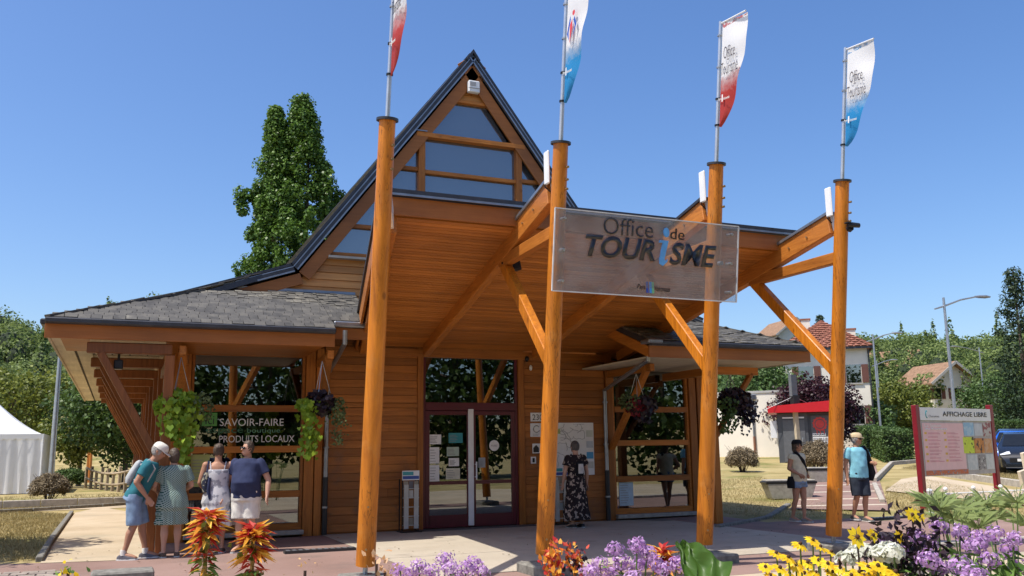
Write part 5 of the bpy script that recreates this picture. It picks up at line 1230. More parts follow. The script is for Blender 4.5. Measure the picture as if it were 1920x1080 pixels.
for k in range(22):
    x, z = random.uniform(8.5, 9.2), random.uniform(1.1, 2.0); a = random.uniform(0, 6.28); pts = []
    for q in range(9):
        pts.append((min(9.2, max(8.47, x)), Yf-.032, min(2.05, max(1.02, z)))); a += random.uniform(-.8, .8); x += .045*math.cos(a); z += .045*math.sin(a)
    mapline(pts, .0045, road_l)
for z0, c_ in ((1.78, (.55, .58, .50)), (1.55, (.50, .55, .6)), (1.32, (.06, .30, .55)), (1.12, (.55, .55, .5))): MB().box((9.24, Yf-.034, z0), (9.40, Yf-.031, z0+.14)).build('map_legend', plain('legend%d' % int(z0*100), c_, .5), mp)
MB().box((8.50, Yf-.034, 1.85), (8.62, Yf-.031, 1.95)).build('map_legend', plain('legend_g', (.40, .50, .10), .5), mp)
def rack(x, label, header):
    t = thing('brochure_rack', label, 'brochure rack', (x, Yf-.35, 0)); y0, y1 = Yf-.5, Yf-.18; w_ = .16
    for sx in (-1, 1):
        for yy in (y0+.12, y1): MB().tube([(x+sx*w_, yy, .02), (x+sx*w_, yy, 1.0)], .012, 6).build('upright', black_metal, t)
        MB().box((x+sx*w_*.62-.045, y0+.06, .08), (x+sx*w_*.62+.045, y0+.075, .9)).build('panel_strip', plain('clear_plastic', (.42, .42, .40), .2), t)
    MB().box((x-.2, y0, 0.0), (x+.2, y1+.04, .035)).build('base', black_metal, t)
    for k in range(5):
        z = .14+k*.17; MB().beam((x-w_, y0+.09, z), (x+w_, y0+.09, z), .02, .015).build('tray', grey_metal, t)
        for q in range(3):
            if random.random() < .75: MB().box((x-w_+.02+q*.105, y0+.11, z+.005), (x-w_+.11+q*.105, y0+.125, z+.14)).build('leaflet', plain('leaflet%d' % random.randint(0, 3), random.choice(((.5, .5, .48), (.10, .16, .12), (.3, .26, .2), (.12, .12, .14))), .4), t)
    MB().box((x-.17, y0+.1, .98), (x+.17, y0+.12, 1.16)).build('header', white_print, t); MB().box((x-.16, y0+.094, 1.0), (x+.16, y0+.099, 1.06)).build('header_band', plain('header_blue', (.04, .09, .35), .5), t); MB().box((x-.16, y0+.094, 1.075), (x+.05, y0+.099, 1.14)).build('header_band', plain('header_teal', (.06, .32, .35), .5), t)
rack(5.22, 'slim black brochure rack with blue header left of the entrance', 1); rack(8.42, 'dark brochure rack below the map, behind the second column', 0)
t = plate('window_poster', 'pale blue printed sheet low in the right hand window', 'poster', 10.05, 10.40, .30, .80, plain('pale_blue_print', (.45, .58, .66), .5), Yf+.045, .004); lines_on(t, 10.08, 10.37, .34, .76, 8, Yf+.041)
t = plate('window_poster', 'yellow green poster in the shop window between the two women', 'poster', 1.24, 1.56, .95, 1.52, plain('poster_green', (.40, .42, .14), .5), Yf+.045, .004); lines_on(t, 1.27, 1.53, 1.0, 1.45, 8, Yf+.041)
# shop lettering on the left window
sl_ = thing('window_lettering', 'white and green shop lettering on the left window reading SAVOIR-FAIRE espace boutique PRODUITS LOCAUX', 'lettering', (2.3, Yf+.04, 1.7)); yl = Yf+.046
text('lettering', 'SAVOIR-FAIRE', (1.71, yl, 2.03), (1, 0, 0), (0, 0, 1), 1.15, .135, white_print, sl_, extrude=.002)
text('lettering', 'PRODUITS LOCAUX', (1.71, yl, 1.73), (1, 0, 0), (0, 0, 1), 1.36, .125, white_print, sl_, extrude=.002)
gprint = plain('green_print', (.05, .17, .09), .5); text('lettering', 'espace', (1.47, yl, 1.865), (1, 0, 0), (0, 0, 1), .66, .12, gprint, sl_, extrude=.002, offset=.01); text('lettering', 'boutique', (2.20, yl, 1.88), (1, 0, 0), (0, 0, 1), .60, .11, plain('green_print_pale', (.12, .30, .18), .5), sl_, extrude=.002)
MB().box((1.40, yl, 2.03), (1.66, yl+.002, 2.27)).build('green_square', plain('ici_green', (.10, .34, .06), .5), sl_); text('lettering', 'ici', (1.46, yl-.001, 2.06), (1, 0, 0), (0, 0, 1), .15, .15, black_print, sl_, extrude=.001)

# hanging baskets
def basket(x, y, ztop, zb, label, mats, trail, rx=.34):
    t = thing('hanging_basket', label, 'hanging basket', (x, y, zb), 0, 'hanging flower baskets')
    MB().loft([((x, y, zb-.12), .12, .12), ((x, y, zb), .19, .19), ((x, y, zb+.10), .21, .21)], n=16).build('pot', plain('dark_pot', (.03, .03, .028), .6), t, smooth=True)
    for a in (0, 2.1, 4.2): MB().tube([(x+.2*math.cos(a), y+.2*math.sin(a), zb+.1), (x, y, ztop)], .006, 5).build('chain', grey_metal, t)
    for j, (m_, n, cx_, cz_, sx, sz_, leaf) in enumerate(mats):
        u = RNG.normal(size=(n, 3)); u /= np.linalg.norm(u, axis=1)[:, None]; r_ = RNG.uniform(.4, 1, n)[:, None]**.5; C_ = np.array([x+cx_, y-.04, zb+cz_])+u*r_*np.array([sx, .26, sz_])
        leaves('foliage', C_, leaf*RNG.uniform(.7, 1.3, n), m_, t, np.tile([[0, -.75, .5]], (n, 1)), 1.1, 1.0, heart=True)
    for (m_, cx_, ln, n, leaf) in trail:
        zz = RNG.uniform(0, 1, n); C_ = np.stack([x+cx_+RNG.normal(size=n)*.10*(1-zz*.4), y-.16+RNG.normal(size=n)*.09, zb+.1-zz*ln], 1)
        leaves('trailing_foliage', C_, leaf*RNG.uniform(.7, 1.25, n), m_, t, np.tile([[0, -1, .35]], (n, 1)), 1.05, .8, heart=True, dirs=np.tile([[0, -.2, -1.0]], (n, 1)))
    return t
m_fine = leafmat('fine_green', (.05, .08, .02), (.20, .26, .10), .3, .6, 4.0); m_redf = leafmat('dark_red_bloom', (.06, .008, .012), (.30, .03, .04), .3, .5, 3.0)
p = aty(335, 765, 15.75); basket(p[0], p[1], 3.1, p[2], 'hanging basket of lime green trailing vine above the stooping man', [(m_lime, 380, -.02, .05, .36, .24, .10), (m_fine, 260, .34, .0, .22, .26, .045)], [(m_lime, -.12, .62, 190, .10), (m_lime, .10, 1.0, 190, .095)])
p = aty(602, 765, 15.75); basket(p[0], p[1], 3.1, p[2], 'hanging basket of black leaves and lime vine left of the entrance wall', [(m_blk, 260, -.02, .08, .26, .22, .10), (m_fine, 240, .27, -.05, .17, .25, .045), (m_lime, 70, -.28, .05, .15, .12, .10)], [(m_lime, -.22, .98, 190, .09), (m_fine, .26, .75, 150, .04)])
p = aty(1195, 765, 15.6); basket(p[0], p[1], 3.0, p[2], 'hanging basket of dark red blooms before the right window', [(m_blk, 230, .1, .05, .30, .2, .09), (m_redf, 150, -.05, .02, .22, .2, .07), (m_fine, 180, -.2, .12, .22, .18, .05)], [(m_blk, .1, .4, 90, .08)])
p = aty(1372, 758, 15.4); basket(p[0], p[1], 3.0, p[2], 'hanging basket of nearly black leaves right of the third column', [(m_blk, 420, .05, .05, .42, .28, .10), (m_dark, 120, -.25, -.1, .2, .3, .08)], [(m_blk, .28, .55, 160, .075), (m_dark, -.2, .7, 120, .08), (m_blk, .1, .75, 80, .06)])
# ================================================================== people
skin_m = plain('skin', (0.52, 0.30, 0.21), .55, 0, .06, 8.0, .35); skin_t = plain('skin_tanned', (0.42, 0.22, 0.14), .55, 0, .06, 8.0, .35)
def cloth(name, col, var=.12): return plain(name, col, .85, 0, var, 12.0, .2, .25)
def pattern(name, a, b, scale, kind='voronoi', thr=.5, mid=None):
    m, t, p, o = nodes(name); co = pos(t, (1, 1, 1), True)
    if kind == 'voronoi':
        v = N(t, 'ShaderNodeTexVoronoi'); v.feature = 'DISTANCE_TO_EDGE'; v.inputs['Scale'].default_value = scale; t.links.new(co, v.inputs['Vector']); r = ramp(t, [(0, a), (thr, a), (thr+.02, b)]); t.links.new(v.outputs[0], r.inputs[0])
    elif kind == 'maze':
        mp_ = N(t, 'ShaderNodeTexBrick'); mp_.inputs['Scale'].default_value = scale; mp_.inputs['Color1'].default_value = c4(a); mp_.inputs['Color2'].default_value = c4(a); mp_.inputs['Mortar'].default_value = c4(b); mp_.inputs['Mortar Size'].default_value = .07
        rot = N(t, 'ShaderNodeMapping'); rot.inputs['Rotation'].default_value = (R(90), R(35), 0); t.links.new(co, rot.inputs[0]); t.links.new(rot.outputs[0], mp_.inputs['Vector']); r = mp_
    else:
        n = noise(t, co, scale, 3, .5); st_ = [(0, a), (thr, a), (thr+.03, mid or b), (thr+.10, b)]; r = ramp(t, st_); t.links.new(n, r.inputs[0])
    t.links.new(r.outputs[0], p.inputs['Base Color']); p.inputs['Roughness'].default_value = .85; p.inputs['Specular IOR Level'].default_value = .2; return m
def wrinkle(me, amp=.0038):
    n = len(me.vertices); co = np.empty(n*3); me.vertices.foreach_get('co', co); co = co.reshape(-1, 3); no = np.empty(n*3); me.vertices.foreach_get('normal', no); no = no.reshape(-1, 3)
    ph = RNG.uniform(0, 6.28, 6); w_ = np.sin(co[:, 2]*38+co[:, 0]*22+ph[0]+2*np.sin(co[:, 0]*9+ph[1]))*.5+np.sin(co[:, 2]*21-co[:, 0]*33+co[:, 1]*25+ph[2])*.4+np.sin(co[:, 0]*47+co[:, 1]*40+co[:, 2]*12+ph[3])*.3
    me.vertices.foreach_set('co', (co+no*w_[:, None]*amp).ravel()); me.update(); return me
def person(label, loc, face, H, J=None, bend=0.0, headdir=0.0, headtilt=0.0, bulk=1.0, belly=0.0, skin=None, top=None, bottom=None, dress=None, hair=None, hat=None, shoes=None, glasses=False, sleeve=.45, short=.85, extras=None, strap_dress=False, socks=None):
    skin = skin or skin_m; s = H/1.72
    t = thing('person', label, 'person', loc, R(face))
    P = dict(pelvis=(0, 0, .93), waist=(0, 0, 1.08), chest=(0, .005, 1.29), neckb=(0, .01, 1.44), head=(0, -.015, 1.62))
    for q, n in ((1, 'L'), (-1, 'R')):
        P['sh'+n] = (q*.185*(.6+.4*bulk), .01, 1.40); P['el'+n] = (q*.245*(.5+.5*bulk), .03, 1.12); P['wr'+n] = (q*.26*(.5+.5*bulk), -.04, .87)
        P['hip'+n] = (q*.09, 0, .90); P['kn'+n] = (q*.10, -.015, .49); P['an'+n] = (q*.105, .02, .09); P['toe'+n] = (q*.13, -.17, .035)
    P.update(J or {})
    cb, sb_ = math.cos(bend), math.sin(bend)
    UPPER = ('waist', 'chest', 'neckb', 'head', 'shL', 'shR', 'elL', 'elR', 'wrL', 'wrR')
    def tr(p):
        y, z = p[1], p[2]-.93
        return Vector((p[0], y*cb-z*sb_, .93+y*sb_+z*cb))
    Q = {k: (tr(v) if k in UPPER else Vector(v))*s for k, v in P.items()}
    def T(p): return tr(p)*s
    hc = Q['head']; b = bulk
    # ---- body, one continuous surface
    mb = MB()
    mb.loft([(T((0, 0, .84)), .15*b*s, .10*b*s), (T((0, 0, .95)), .165*b*s, .115*b*s), (T((0, -.01*belly*8, 1.08)), (.14*b+.02*belly)*s, (.10*b+.05*belly)*s), (T((0, 0, 1.25)), .155*b*s, .11*b*s), (T((0, 0, 1.38)), .165*b*s, .095*b*s), (T((0, .01, 1.45)), .08*s, .07*s)])
    mb.tube([T((0, .012, 1.42)), hc+Vector((0, .02, -.07))*s], [.062*s, .054*s], 14)
    mb.ball(hc, (.077*s, .098*s, .118*s), 16, 12); 
    hd_ = Vector((math.sin(headdir), -math.cos(headdir), -math.sin(headtilt))).normalized()
    lat = Vector((math.cos(headdir), math.sin(headdir), 0)); hup = lat.cross(hd_)*-1
    if hup.z < 0: hup = -hup
    mb.ball(hc+hd_*.045*s-hup*.065*s, (.052*s, .05*s, .048*s), 12, 8)                 # jaw
    mb.tube([hc+hd_*.085*s+hup*.02*s, hc+hd_*.118*s-hup*.022*s], [.010*s, .017*s], 8)  # nose
    for q in (-1, 1): mb.ball(hc+lat*q*.078*s-hd_*.005*s, (.016*s, .022*s, .033*s), 8, 6)
    for n in 'LR':
        q = 1 if n == 'L' else -1; wq = .75+.25*b
        mb.tube([Q['sh'+n], Q['sh'+n].lerp(Q['el'+n], .5), Q['el'+n]], [.056*wq*s, .052*wq*s, .041*wq*s], 12); mb.ball(Q['sh'+n], .06*wq*s, 12, 8); mb.ball(Q['el'+n], .042*wq*s, 10, 8)
        mb.tube([Q['el'+n], Q['el'+n].lerp(Q['wr'+n], .35), Q['wr'+n]], [.041*wq*s, .043*wq*s, .027*s], 12)
        d = (Q['wr'+n]-Q['el'+n]).normalized(); sd_ = d.cross(Vector((1, 0, 0))); sd_ = sd_.normalized() if sd_.length > .2 else Vector((0, -1, 0)); nn = d.cross(sd_)
        pm = Q['wr'+n]+d*.05*s
        mb.loft([(Q['wr'+n]-d*.01*s, .024*s, .02*s), (pm, .042*s, .02*s), (pm+d*.045*s, .042*s, .018*s)], sd_, 12)
        for k in range(4):
            bs = pm+d*.04*s+sd_*(k-1.5)*.023*s; ln = (.07, .082, .078, .06)[k]*s; cu = nn*(-q)*.022*s
            mb.tube([bs, bs+d*ln*.5+cu*.3, bs+d*ln*.85+cu*1.3], [.0105*s, .0098*s, .008*s], 8)
        mb.tube([Q['wr'+n]+d*.025*s+sd_*-.03*s, pm+sd_*-.06*s+d*.01*s, pm+sd_*-.066*s+d*.045*s], [.013*s, .0115*s, .009*s], 8)
        mb.tube([Q['hip'+n], Q['hip'+n].lerp(Q['kn'+n], .5), Q['kn'+n]], [.088*b*s, .076*b*s, .056*(.6+.4*b)*s], 14); mb.ball(Q['kn'+n], .057*(.6+.4*b)*s, 12, 8)
        ca = Q['kn'+n].lerp(Q['an'+n], .3)+Vector((0, .014, 0))*s
        mb.tube([Q['kn'+n], ca, Q['kn'+n].lerp(Q['an'+n], .7), Q['an'+n]], [.053*(.6+.4*b)*s, .057*(.6+.4*b)*s, .040*s, .034*s], 14)
        mb.loft([(Q['an'+n]+Vector((0, .05, -.03))*s, .03*s, .03*s), (Q['an'+n]+Vector((0, 0, -.02))*s, .038*s, .05*s), (Q['an'+n].lerp(Q['toe'+n], .6), .042*s, .032*s), (Q['toe'+n], .036*s, .018*s)], (1, 0, 0), 12)
    link('body', remesh(mb, .0115, 3, 'body'), skin, t, True)
    # ---- shoes
    for n in 'LR':
        d = (Q['toe'+n]-Q['an'+n]); d.z = 0; d = d.normalized(); la = Vector((-d.y, d.x, 0)); a = Q['an'+n]; z0 = a.z-.09*s
        sh_ = MB(); base = Vector((a.x, a.y, z0))
        def ring(f, w_, zt): c = base+d*f; return [c-la*w_+Vector((0, 0, .0)), c+la*w_, c+la*w_*.9+Vector((0, 0, zt)), c-la*w_*.9+Vector((0, 0, zt))]
        rings = [ring(-.085*s, .030*s, .055*s), ring(-.05*s, .042*s, .085*s), ring(.03*s, .046*s, .08*s), ring(.11*s, .050*s, .055*s), ring(.175*s, .042*s, .04*s), ring(.205*s, .022*s, .025*s)]
        vs_ = [v for r_ in rings for v in r_]; fs_ = [(3, 2, 1, 0), (20, 21, 22, 23)]+[(i*4+k, i*4+(k+1) % 4, (i+1)*4+(k+1) % 4, (i+1)*4+k) for i in range(5) for k in range(4)]
        so_ = link('shoe', remesh(MB().add(vs_, fs_), .011, 3, 'shoe'), shoes or black_print, t, True)
        sl2 = MB(); r2 = [[Vector((v.x, v.y, z0+(.0 if k < 2 else .022*s))) for k, v in enumerate(r_)] for r_ in rings]
        sl2.add([base+(v-base)*1.05 for r_ in r2 for v in r_], fs_).build('sole', plain('shoe_sole', (.55, .55, .53), .7), so_, True)
        if socks: MB().tube([a+Vector((0, 0, -.02)), a+Vector((0, .0, .06*s))], [.047*s, .044*s], 12).build('sock', socks, t, True, True)
    # ---- clothes
    def torso_rings(z0, z1, g, flare=0.0):
        out = []
        for k in range(9):
            z = z0+(z1-z0)*k/8; zz = np.array([.80, .95, 1.08, 1.25, 1.38, 1.43, 1.47]); rx = np.array([.178, .172, .145+.02*belly, .158, .172, .145, .085])*b; ry = np.array([.125, .122, .106+.055*belly, .120, .108, .092, .075])*b
            fl = flare*max(0, 1.05-z); ox = np.interp(z, [.8, .95, 1.08, 1.25, 1.4], [0, -.02*belly, -.045*belly, -.015*belly, 0])
            out.append((T((0, ox, z)), (np.interp(z, zz, rx)+g+fl)*s, (np.interp(z, zz, ry)+g+fl*.8)*s))
        return out
    if top:
        m_ = MB().loft(torso_rings(.86, 1.465, .016), n=24)
        for n in 'LR':
            if sleeve > 0:
                a, e = Q['sh'+n], Q['el'+n]; m_.ball(a, .068*(.75+.25*b)*s, 12, 8); m_.tube([a, a.lerp(e, sleeve*.5), a.lerp(e, sleeve)], [.070*(.75+.25*b)*s, .073*(.75+.25*b)*s, .076*(.75+.25*b)*s], 14)
        me = wrinkle(remesh(m_, .0125, 3, 'shirt')); link('shirt', me, top, t, True)
    if bottom:
        m_ = MB().loft(torso_rings(.82, .99, .012), n=24)
        for n in 'LR':
            a, k_ = Q['hip'+n], Q['kn'+n]; e = a.lerp(k_, short); m_.tube([a+Vector((0, 0, .04))*s, a.lerp(k_, .4), e], [.108*b*s, .106*b*s, (.098*b)*s], 16)
        link('shorts', wrinkle(remesh(m_, .0125, 3, 'shorts')), bottom, t, True)
    if dress:
        mat_, hem, fl_, slv = dress; rings = torso_rings(.80, 1.33 if strap_dress else 1.465, .018, .10)
        low = []; 
        for k in range(6):
            z = hem+(.80-hem)*k/6; low.append((Vector((Q['pelvis'].x, Q['pelvis'].y+.0, z*s)), (.195*b+fl_*(.8-z)+.012*math.sin(k*2))*s, (.145*b+fl_*.85*(.8-z))*s))
        m_ = MB().loft(low+rings, n=28)
        if slv:
            for n in 'LR':
                a, e = Q['sh'+n], Q['el'+n]; m_.ball(a, .07*s, 12, 8); m_.tube([a, a.lerp(e, slv)], [.072*s, .088*s], 14)
        me = remesh(m_, .0125, 3, 'dress'); co = np.empty(len(me.vertices)*3); me.vertices.foreach_get('co', co); co = co.reshape(-1, 3)
        an = np.arctan2(co[:, 1], co[:, 0]); fz = np.clip((.95*s-co[:, 2])/(.5*s), 0, 1); rr = 1+fz*(.055*np.sin(an*9+1)+.03*np.sin(an*17)); co[:, 0] *= rr; co[:, 1] *= rr; me.vertices.foreach_set('co', co.ravel()); me.update()
        do = link('dress', me, mat_, t, True)
        if strap_dress:
            for q in (-1, 1): MB().tube([T((q*.11, -.09, 1.30)), T((q*.125, -.02, 1.455)), T((q*.12, .06, 1.43)), T((q*.10, .10, 1.30))], .010*s, 8).build('strap', mat_, do, True)
    # ---- head
    if hair:
        hm, length, topb = hair; h_ = MB(); h_.ball(hc-hd_*.014*s+hup*.018*s, (.089*s, .104*s, .116*s), 16, 12)
        if length > 0: h_.ball(hc-hd_*.045*s-hup*.04*s, (.08*s, .062*s, (.085+length)*s), 12, 8)
        if topb: h_.ball(hc-hd_*.09*s+hup*.05*s, (.05*s, .05*s, .045*s), 10, 8)
        me = remesh(h_, .012, 2, 'hair'); bm = bmesh.new(); bm.from_mesh(me)
        kill = [v for v in bm.verts if (v.co-hc).dot(hd_) > .055*s and (v.co-hc).dot(hup) < .07*s]; bmesh.ops.delete(bm, geom=kill, context='VERTS')
        for v in bm.verts: v.co += Vector((random.uniform(-1, 1), random.uniform(-1, 1), random.uniform(-1, 1)))*.006*s
        bm.to_mesh(me); bm.free(); link('hair', me, hm, t, True)
    if hat:
        hm, style = hat; k_ = MB(); c = hc+hup*.045*s
        vs_, fs_ = [], []; n1, n2 = 18, 7
        for j in range(n2):
            f = j/(n2-1)*math.pi/2
            for i in range(n1):
                a = 2*math.pi*i/n1; vs_.append(c+lat*math.cos(a)*.102*s*math.cos(f)**.6+hd_*math.sin(a)*.120*s*math.cos(f)**.6+hup*(.098*s*math.sin(f)))
        for j in range(n2-1):
            for i in range(n1): fs_.append((j*n1+i, j*n1+(i+1) % n1, (j+1)*n1+(i+1) % n1, (j+1)*n1+i))
        k_.add(vs_, fs_); ho = k_.build('hat', hm, t, True, True)
        br_ = []; w0 = .088*s; ln = (.085 if style == 'cap' else .055)*s
        for i in range(9):
            a = math.pi*i/8; br_.append(c+lat*math.cos(a)*w0+hd_*(.055*s+math.sin(a)*(.052*s+ln))-hup*(.004+.022*math.sin(a))*s)
        n = len(br_); MB().add(br_+[v+hup*.008*s for v in br_], [tuple(range(n)), tuple(range(2*n-1, n-1, -1))]+[(i, (i+1) % n, (i+1) % n+n, i+n) for i in range(n)]).build('peak', hm, ho, True)
    ey = hc+hd_*.088*s+hup*.012*s
    if glasses:
        g = MB()
        for q in (-1, 1): g.ball(ey+lat*q*.034*s+hd_*.006*s, (.031*s, .016*s, .023*s), 10, 8); g.tube([ey+lat*q*.06*s, ey+lat*q*.082*s-hd_*.085*s], .006*s, 6)
        g.tube([ey-lat*.03*s+hd_*.012*s, ey+lat*.03*s+hd_*.012*s], .006*s, 6)
        link('sunglasses', remesh(g, .006, 1, 'sunglasses'), plain('dark_lens', (.008, .008, .01), .12), t, True)
    else:
        for q in (-1, 1): MB().ball(ey+lat*q*.032*s-hd_*.006*s, .011*s, 8, 6).build('eye', plain('eye', (.05, .04, .035), .2), t, True)
    MB().beam(ey-hup*.075*s-lat*.022*s+hd_*.012*s, ey-hup*.075*s+lat*.022*s+hd_*.012*s, .010*s, .007*s).build('mouth', plain('lips', (.34, .13, .11), .5), t, True)
    if extras: extras(t, Q, s, T)
    return t
denim = cloth('denim', (0.20, 0.29, 0.42), .2); navy = cloth('navy_cotton', (0.035, 0.045, 0.10)); teal = cloth('teal_cotton', (0.03, 0.16, 0.20)); cream = cloth('cream_cotton', (0.62, 0.58, 0.42)); white_c = cloth('white_cotton', (0.68, 0.66, 0.60)); ltblue = cloth('light_blue_cotton', (0.22, 0.52, 0.64)); dknavy = cloth('dark_navy_cotton', (0.03, 0.038, 0.055))
grey_hair = plain('grey_hair', (0.34, 0.32, 0.30), .7, 0, .3, 40.0); brown_hair = plain('brown_hair', (0.08, 0.055, 0.04), .6, 0, .3, 40.0); black_c = cloth('black_fabric', (0.014, 0.014, 0.017))
def backpack(t, Q, s, T, mat, w_=.15, h0=1.0, h1=1.38, d=.16, front=None, name='backpack'):
    r_ = [(T((0, .10+d*.5, h0)), w_*.9*s, d*.35*s), (T((0, .10+d*.55, h0+.06)), w_*s, d*.55*s), (T((0, .10+d*.5, (h0+h1)/2)), w_*s, d*.55*s), (T((0, .10+d*.42, h1-.04)), w_*.9*s, d*.45*s), (T((0, .10+d*.4, h1)), w_*.6*s, d*.25*s)]
    bp = MB().loft(r_, n=18).build(name, mat, t, True, True)
    for q in (-1, 1): MB().tube([T((q*.09, .12, h1-.06)), T((q*.12, .03, 1.475)), T((q*.13, -.10, 1.38)), T((q*.14, -.09, 1.18)), T((q*.12, .10, h0+.08))], .016*s, 8).build('strap', mat, bp, True, True)
    if front: MB().loft([(T((0, .10+d*1.0, h0+.05)), w_*.62*s, .02*s), (T((0, .10+d*1.08, h0+.14)), w_*.66*s, .03*s), (T((0, .10+d*.98, h0+.24)), w_*.55*s, .02*s)], n=14).build('pocket', front, bp, True, True)
# --- the four at the shop window
p = G(247, 1049)
person('stooping man in teal T-shirt, denim shorts and white cap with a pale backpack', (p[0], p[1], 0), 78, 1.74, bend=R(24), headtilt=R(38), headdir=R(-4), skin=skin_t, top=teal, bottom=denim, short=1.0, hair=(grey_hair, .0, False), hat=(white_c, 'cap'), shoes=plain('grey_sneaker', (.12, .12, .14), .7), socks=white_c, bulk=1.08, sleeve=.62, belly=.3,
       J=dict(elL=(.25, -.02, 1.13), wrL=(.20, -.28, 1.06), elR=(-.25, .03, 1.12), wrR=(-.21, -.2, .98), knL=(.10, -.10, .50), anL=(.10, -.16, .09), toeL=(.12, -.35, .035), knR=(-.1, -.02, .49), anR=(-.11, .10, .09), toeR=(-.13, -.09, .035)),
       extras=lambda t, Q, s, T: backpack(t, Q, s, T, cloth('pale_grey_pack', (.42, .44, .45)), .13, 1.04, 1.40, .13))
p = G(318, 1045); maze = pattern('green_white_maze', (.58, .68, .60), (.02, .09, .075), 16, 'maze')
person('woman from behind in short green and white patterned dress under the lime vine', (p[0], p[1], 0), 184, 1.60, bend=R(6), headtilt=R(30), dress=(maze, .52, .05, .75), hair=(brown_hair, .03, False), shoes=plain('brown_sandal', (.10, .06, .04), .7), bulk=1.22,
       J=dict(wrL=(.22, -.24, 1.08), elL=(.29, -.02, 1.14), wrR=(-.22, -.24, 1.08), elR=(-.29, -.02, 1.14)))
p = G(402, 1037); flor = pattern('white_grey_floral', (.62, .62, .64), (.33, .34, .38), 9, 'noise', .52)
def bag3(t, Q, s, T):
    b_ = MB().loft([(T((.17, .04, .98)), .06*s, .09*s), (T((.18, .05, 1.14)), .075*s, .10*s), (T((.17, .04, 1.28)), .05*s, .07*s)], n=14).build('shoulder_bag', pattern('bag_floral', (.03, .035, .06), (.35, .33, .25), 14, 'noise', .56), t, True, True)
    MB().tube([T((.17, .1, 1.26)), T((.15, .05, 1.47)), T((.15, -.08, 1.42)), T((.17, -.03, 1.2))], .012*s, 8).build('strap', navy, b_, True); MB().tube([T((.12, .13, 1.2)), T((.13, .15, 1.0)), T((.10, .14, .86))], [.02*s, .03*s, .02*s], 8).build('scarf', navy, b_, True, True)
person('woman from behind in white floral strap dress with a bag over her shoulder', (p[0], p[1], 0), 172, 1.66, headtilt=R(5), headdir=R(0), skin=skin_t, dress=(flor, .42, .10, 0), strap_dress=True, hair=(brown_hair, .0, True), shoes=plain('brown_sandal', (.10, .06, .04), .7), bulk=1.1, J=dict(wrL=(.23, -.22, 1.02), elL=(.27, .03, 1.12), elR=(-.26, .0, 1.12), wrR=(-.24, -.2, 1.04)), extras=bag3)
p = G(458, 1036)
person('stout man in navy T-shirt, white shorts and sunglasses looking left', (p[0], p[1], 0), -28, 1.70, headdir=R(-38), skin=skin_m, top=navy, bottom=white_c, short=.92, hair=(brown_hair, .0, False), shoes=plain('navy_sneaker', (.03, .035, .06), .7), glasses=True, bulk=1.32, belly=1.0, sleeve=.62, J=dict(elL=(.34, .04, 1.12), wrL=(.36, -.06, .88), elR=(-.33, .04, 1.12), wrR=(-.33, -.10, .88)))
# --- woman reading the map
p = G(1082, 990); dk = pattern('dark_leaf_print', (.025, .018, .02), (.42, .33, .27), 15, 'noise', .56)
person('woman from behind in long dark patterned dress reading the map, small backpack', (p[0], p[1], 0), 186, 1.66, headtilt=R(-4), dress=(dk, .16, .13, .55), hair=(plain('dark_grey_hair', (.10, .09, .085), .7, 0, .3, 40.0), .0, True), shoes=plain('black_sandal', (.03, .03, .03), .6), bulk=1.08, J=dict(elR=(-.26, .02, 1.12), wrR=(-.28, -.02, .88), elL=(.26, .0, 1.12), wrL=(.26, -.08, .9)),
       extras=lambda t, Q, s, T: backpack(t, Q, s, T, black_c, .10, 1.04, 1.34, .10, cloth('white_pocket', (.6, .58, .54))))
# --- the two walking in on the right
p = G(1503, 979)
def bag6(t, Q, s, T):
    MB().tube([T((-.12, .08, 1.42)), T((-.10, -.05, 1.475)), T((-.02, -.15, 1.30)), T((.10, -.16, 1.10)), T((.19, -.08, .98))], [.035*s, .04*s, .045*s, .012*s, .012*s], 8).build('crossbody_strap', black_c, t, True, True)
    MB().loft([(T((-.22, .05, .72)), .05*s, .09*s), (T((-.22, .05, .85)), .055*s, .10*s), (T((-.21, .05, .97)), .04*s, .06*s)], n=12).build('hip_bag', black_c, t, True, True)
person('woman in black cap, cream top and denim shorts with hand on hip', (p[0], p[1], 0), 14, 1.62, headdir=R(35), skin=skin_t, top=cream, bottom=denim, short=.42, hair=(brown_hair, .04, False), hat=(black_c, 'cap'), glasses=True, shoes=plain('grey_trainer', (.25, .25, .26), .7), bulk=1.1, belly=.35, sleeve=.25,
       J=dict(elL=(.33, .06, 1.15), wrL=(.17, -.10, 1.02), elR=(-.25, .05, 1.14), wrR=(-.20, -.16, 1.02), knL=(.07, -.05, .49), anL=(.03, -.06, .09), toeL=(.02, -.25, .035), knR=(-.09, .04, .49), anR=(-.08, .16, .1), toeR=(-.10, -.02, .045)), extras=bag6)
p = G(1617, 978)
def bag7(t, Q, s, T):
    MB().loft([(T((.27, .0, .80)), .05*s, .07*s), (T((.30, .0, .95)), .09*s, .10*s), (T((.27, .0, 1.15)), .06*s, .09*s), (T((.20, .0, 1.38)), .04*s, .10*s), (T((.15, .0, 1.48)), .04*s, .07*s)], n=14).build('carried_jacket', black_c, t, True, True)
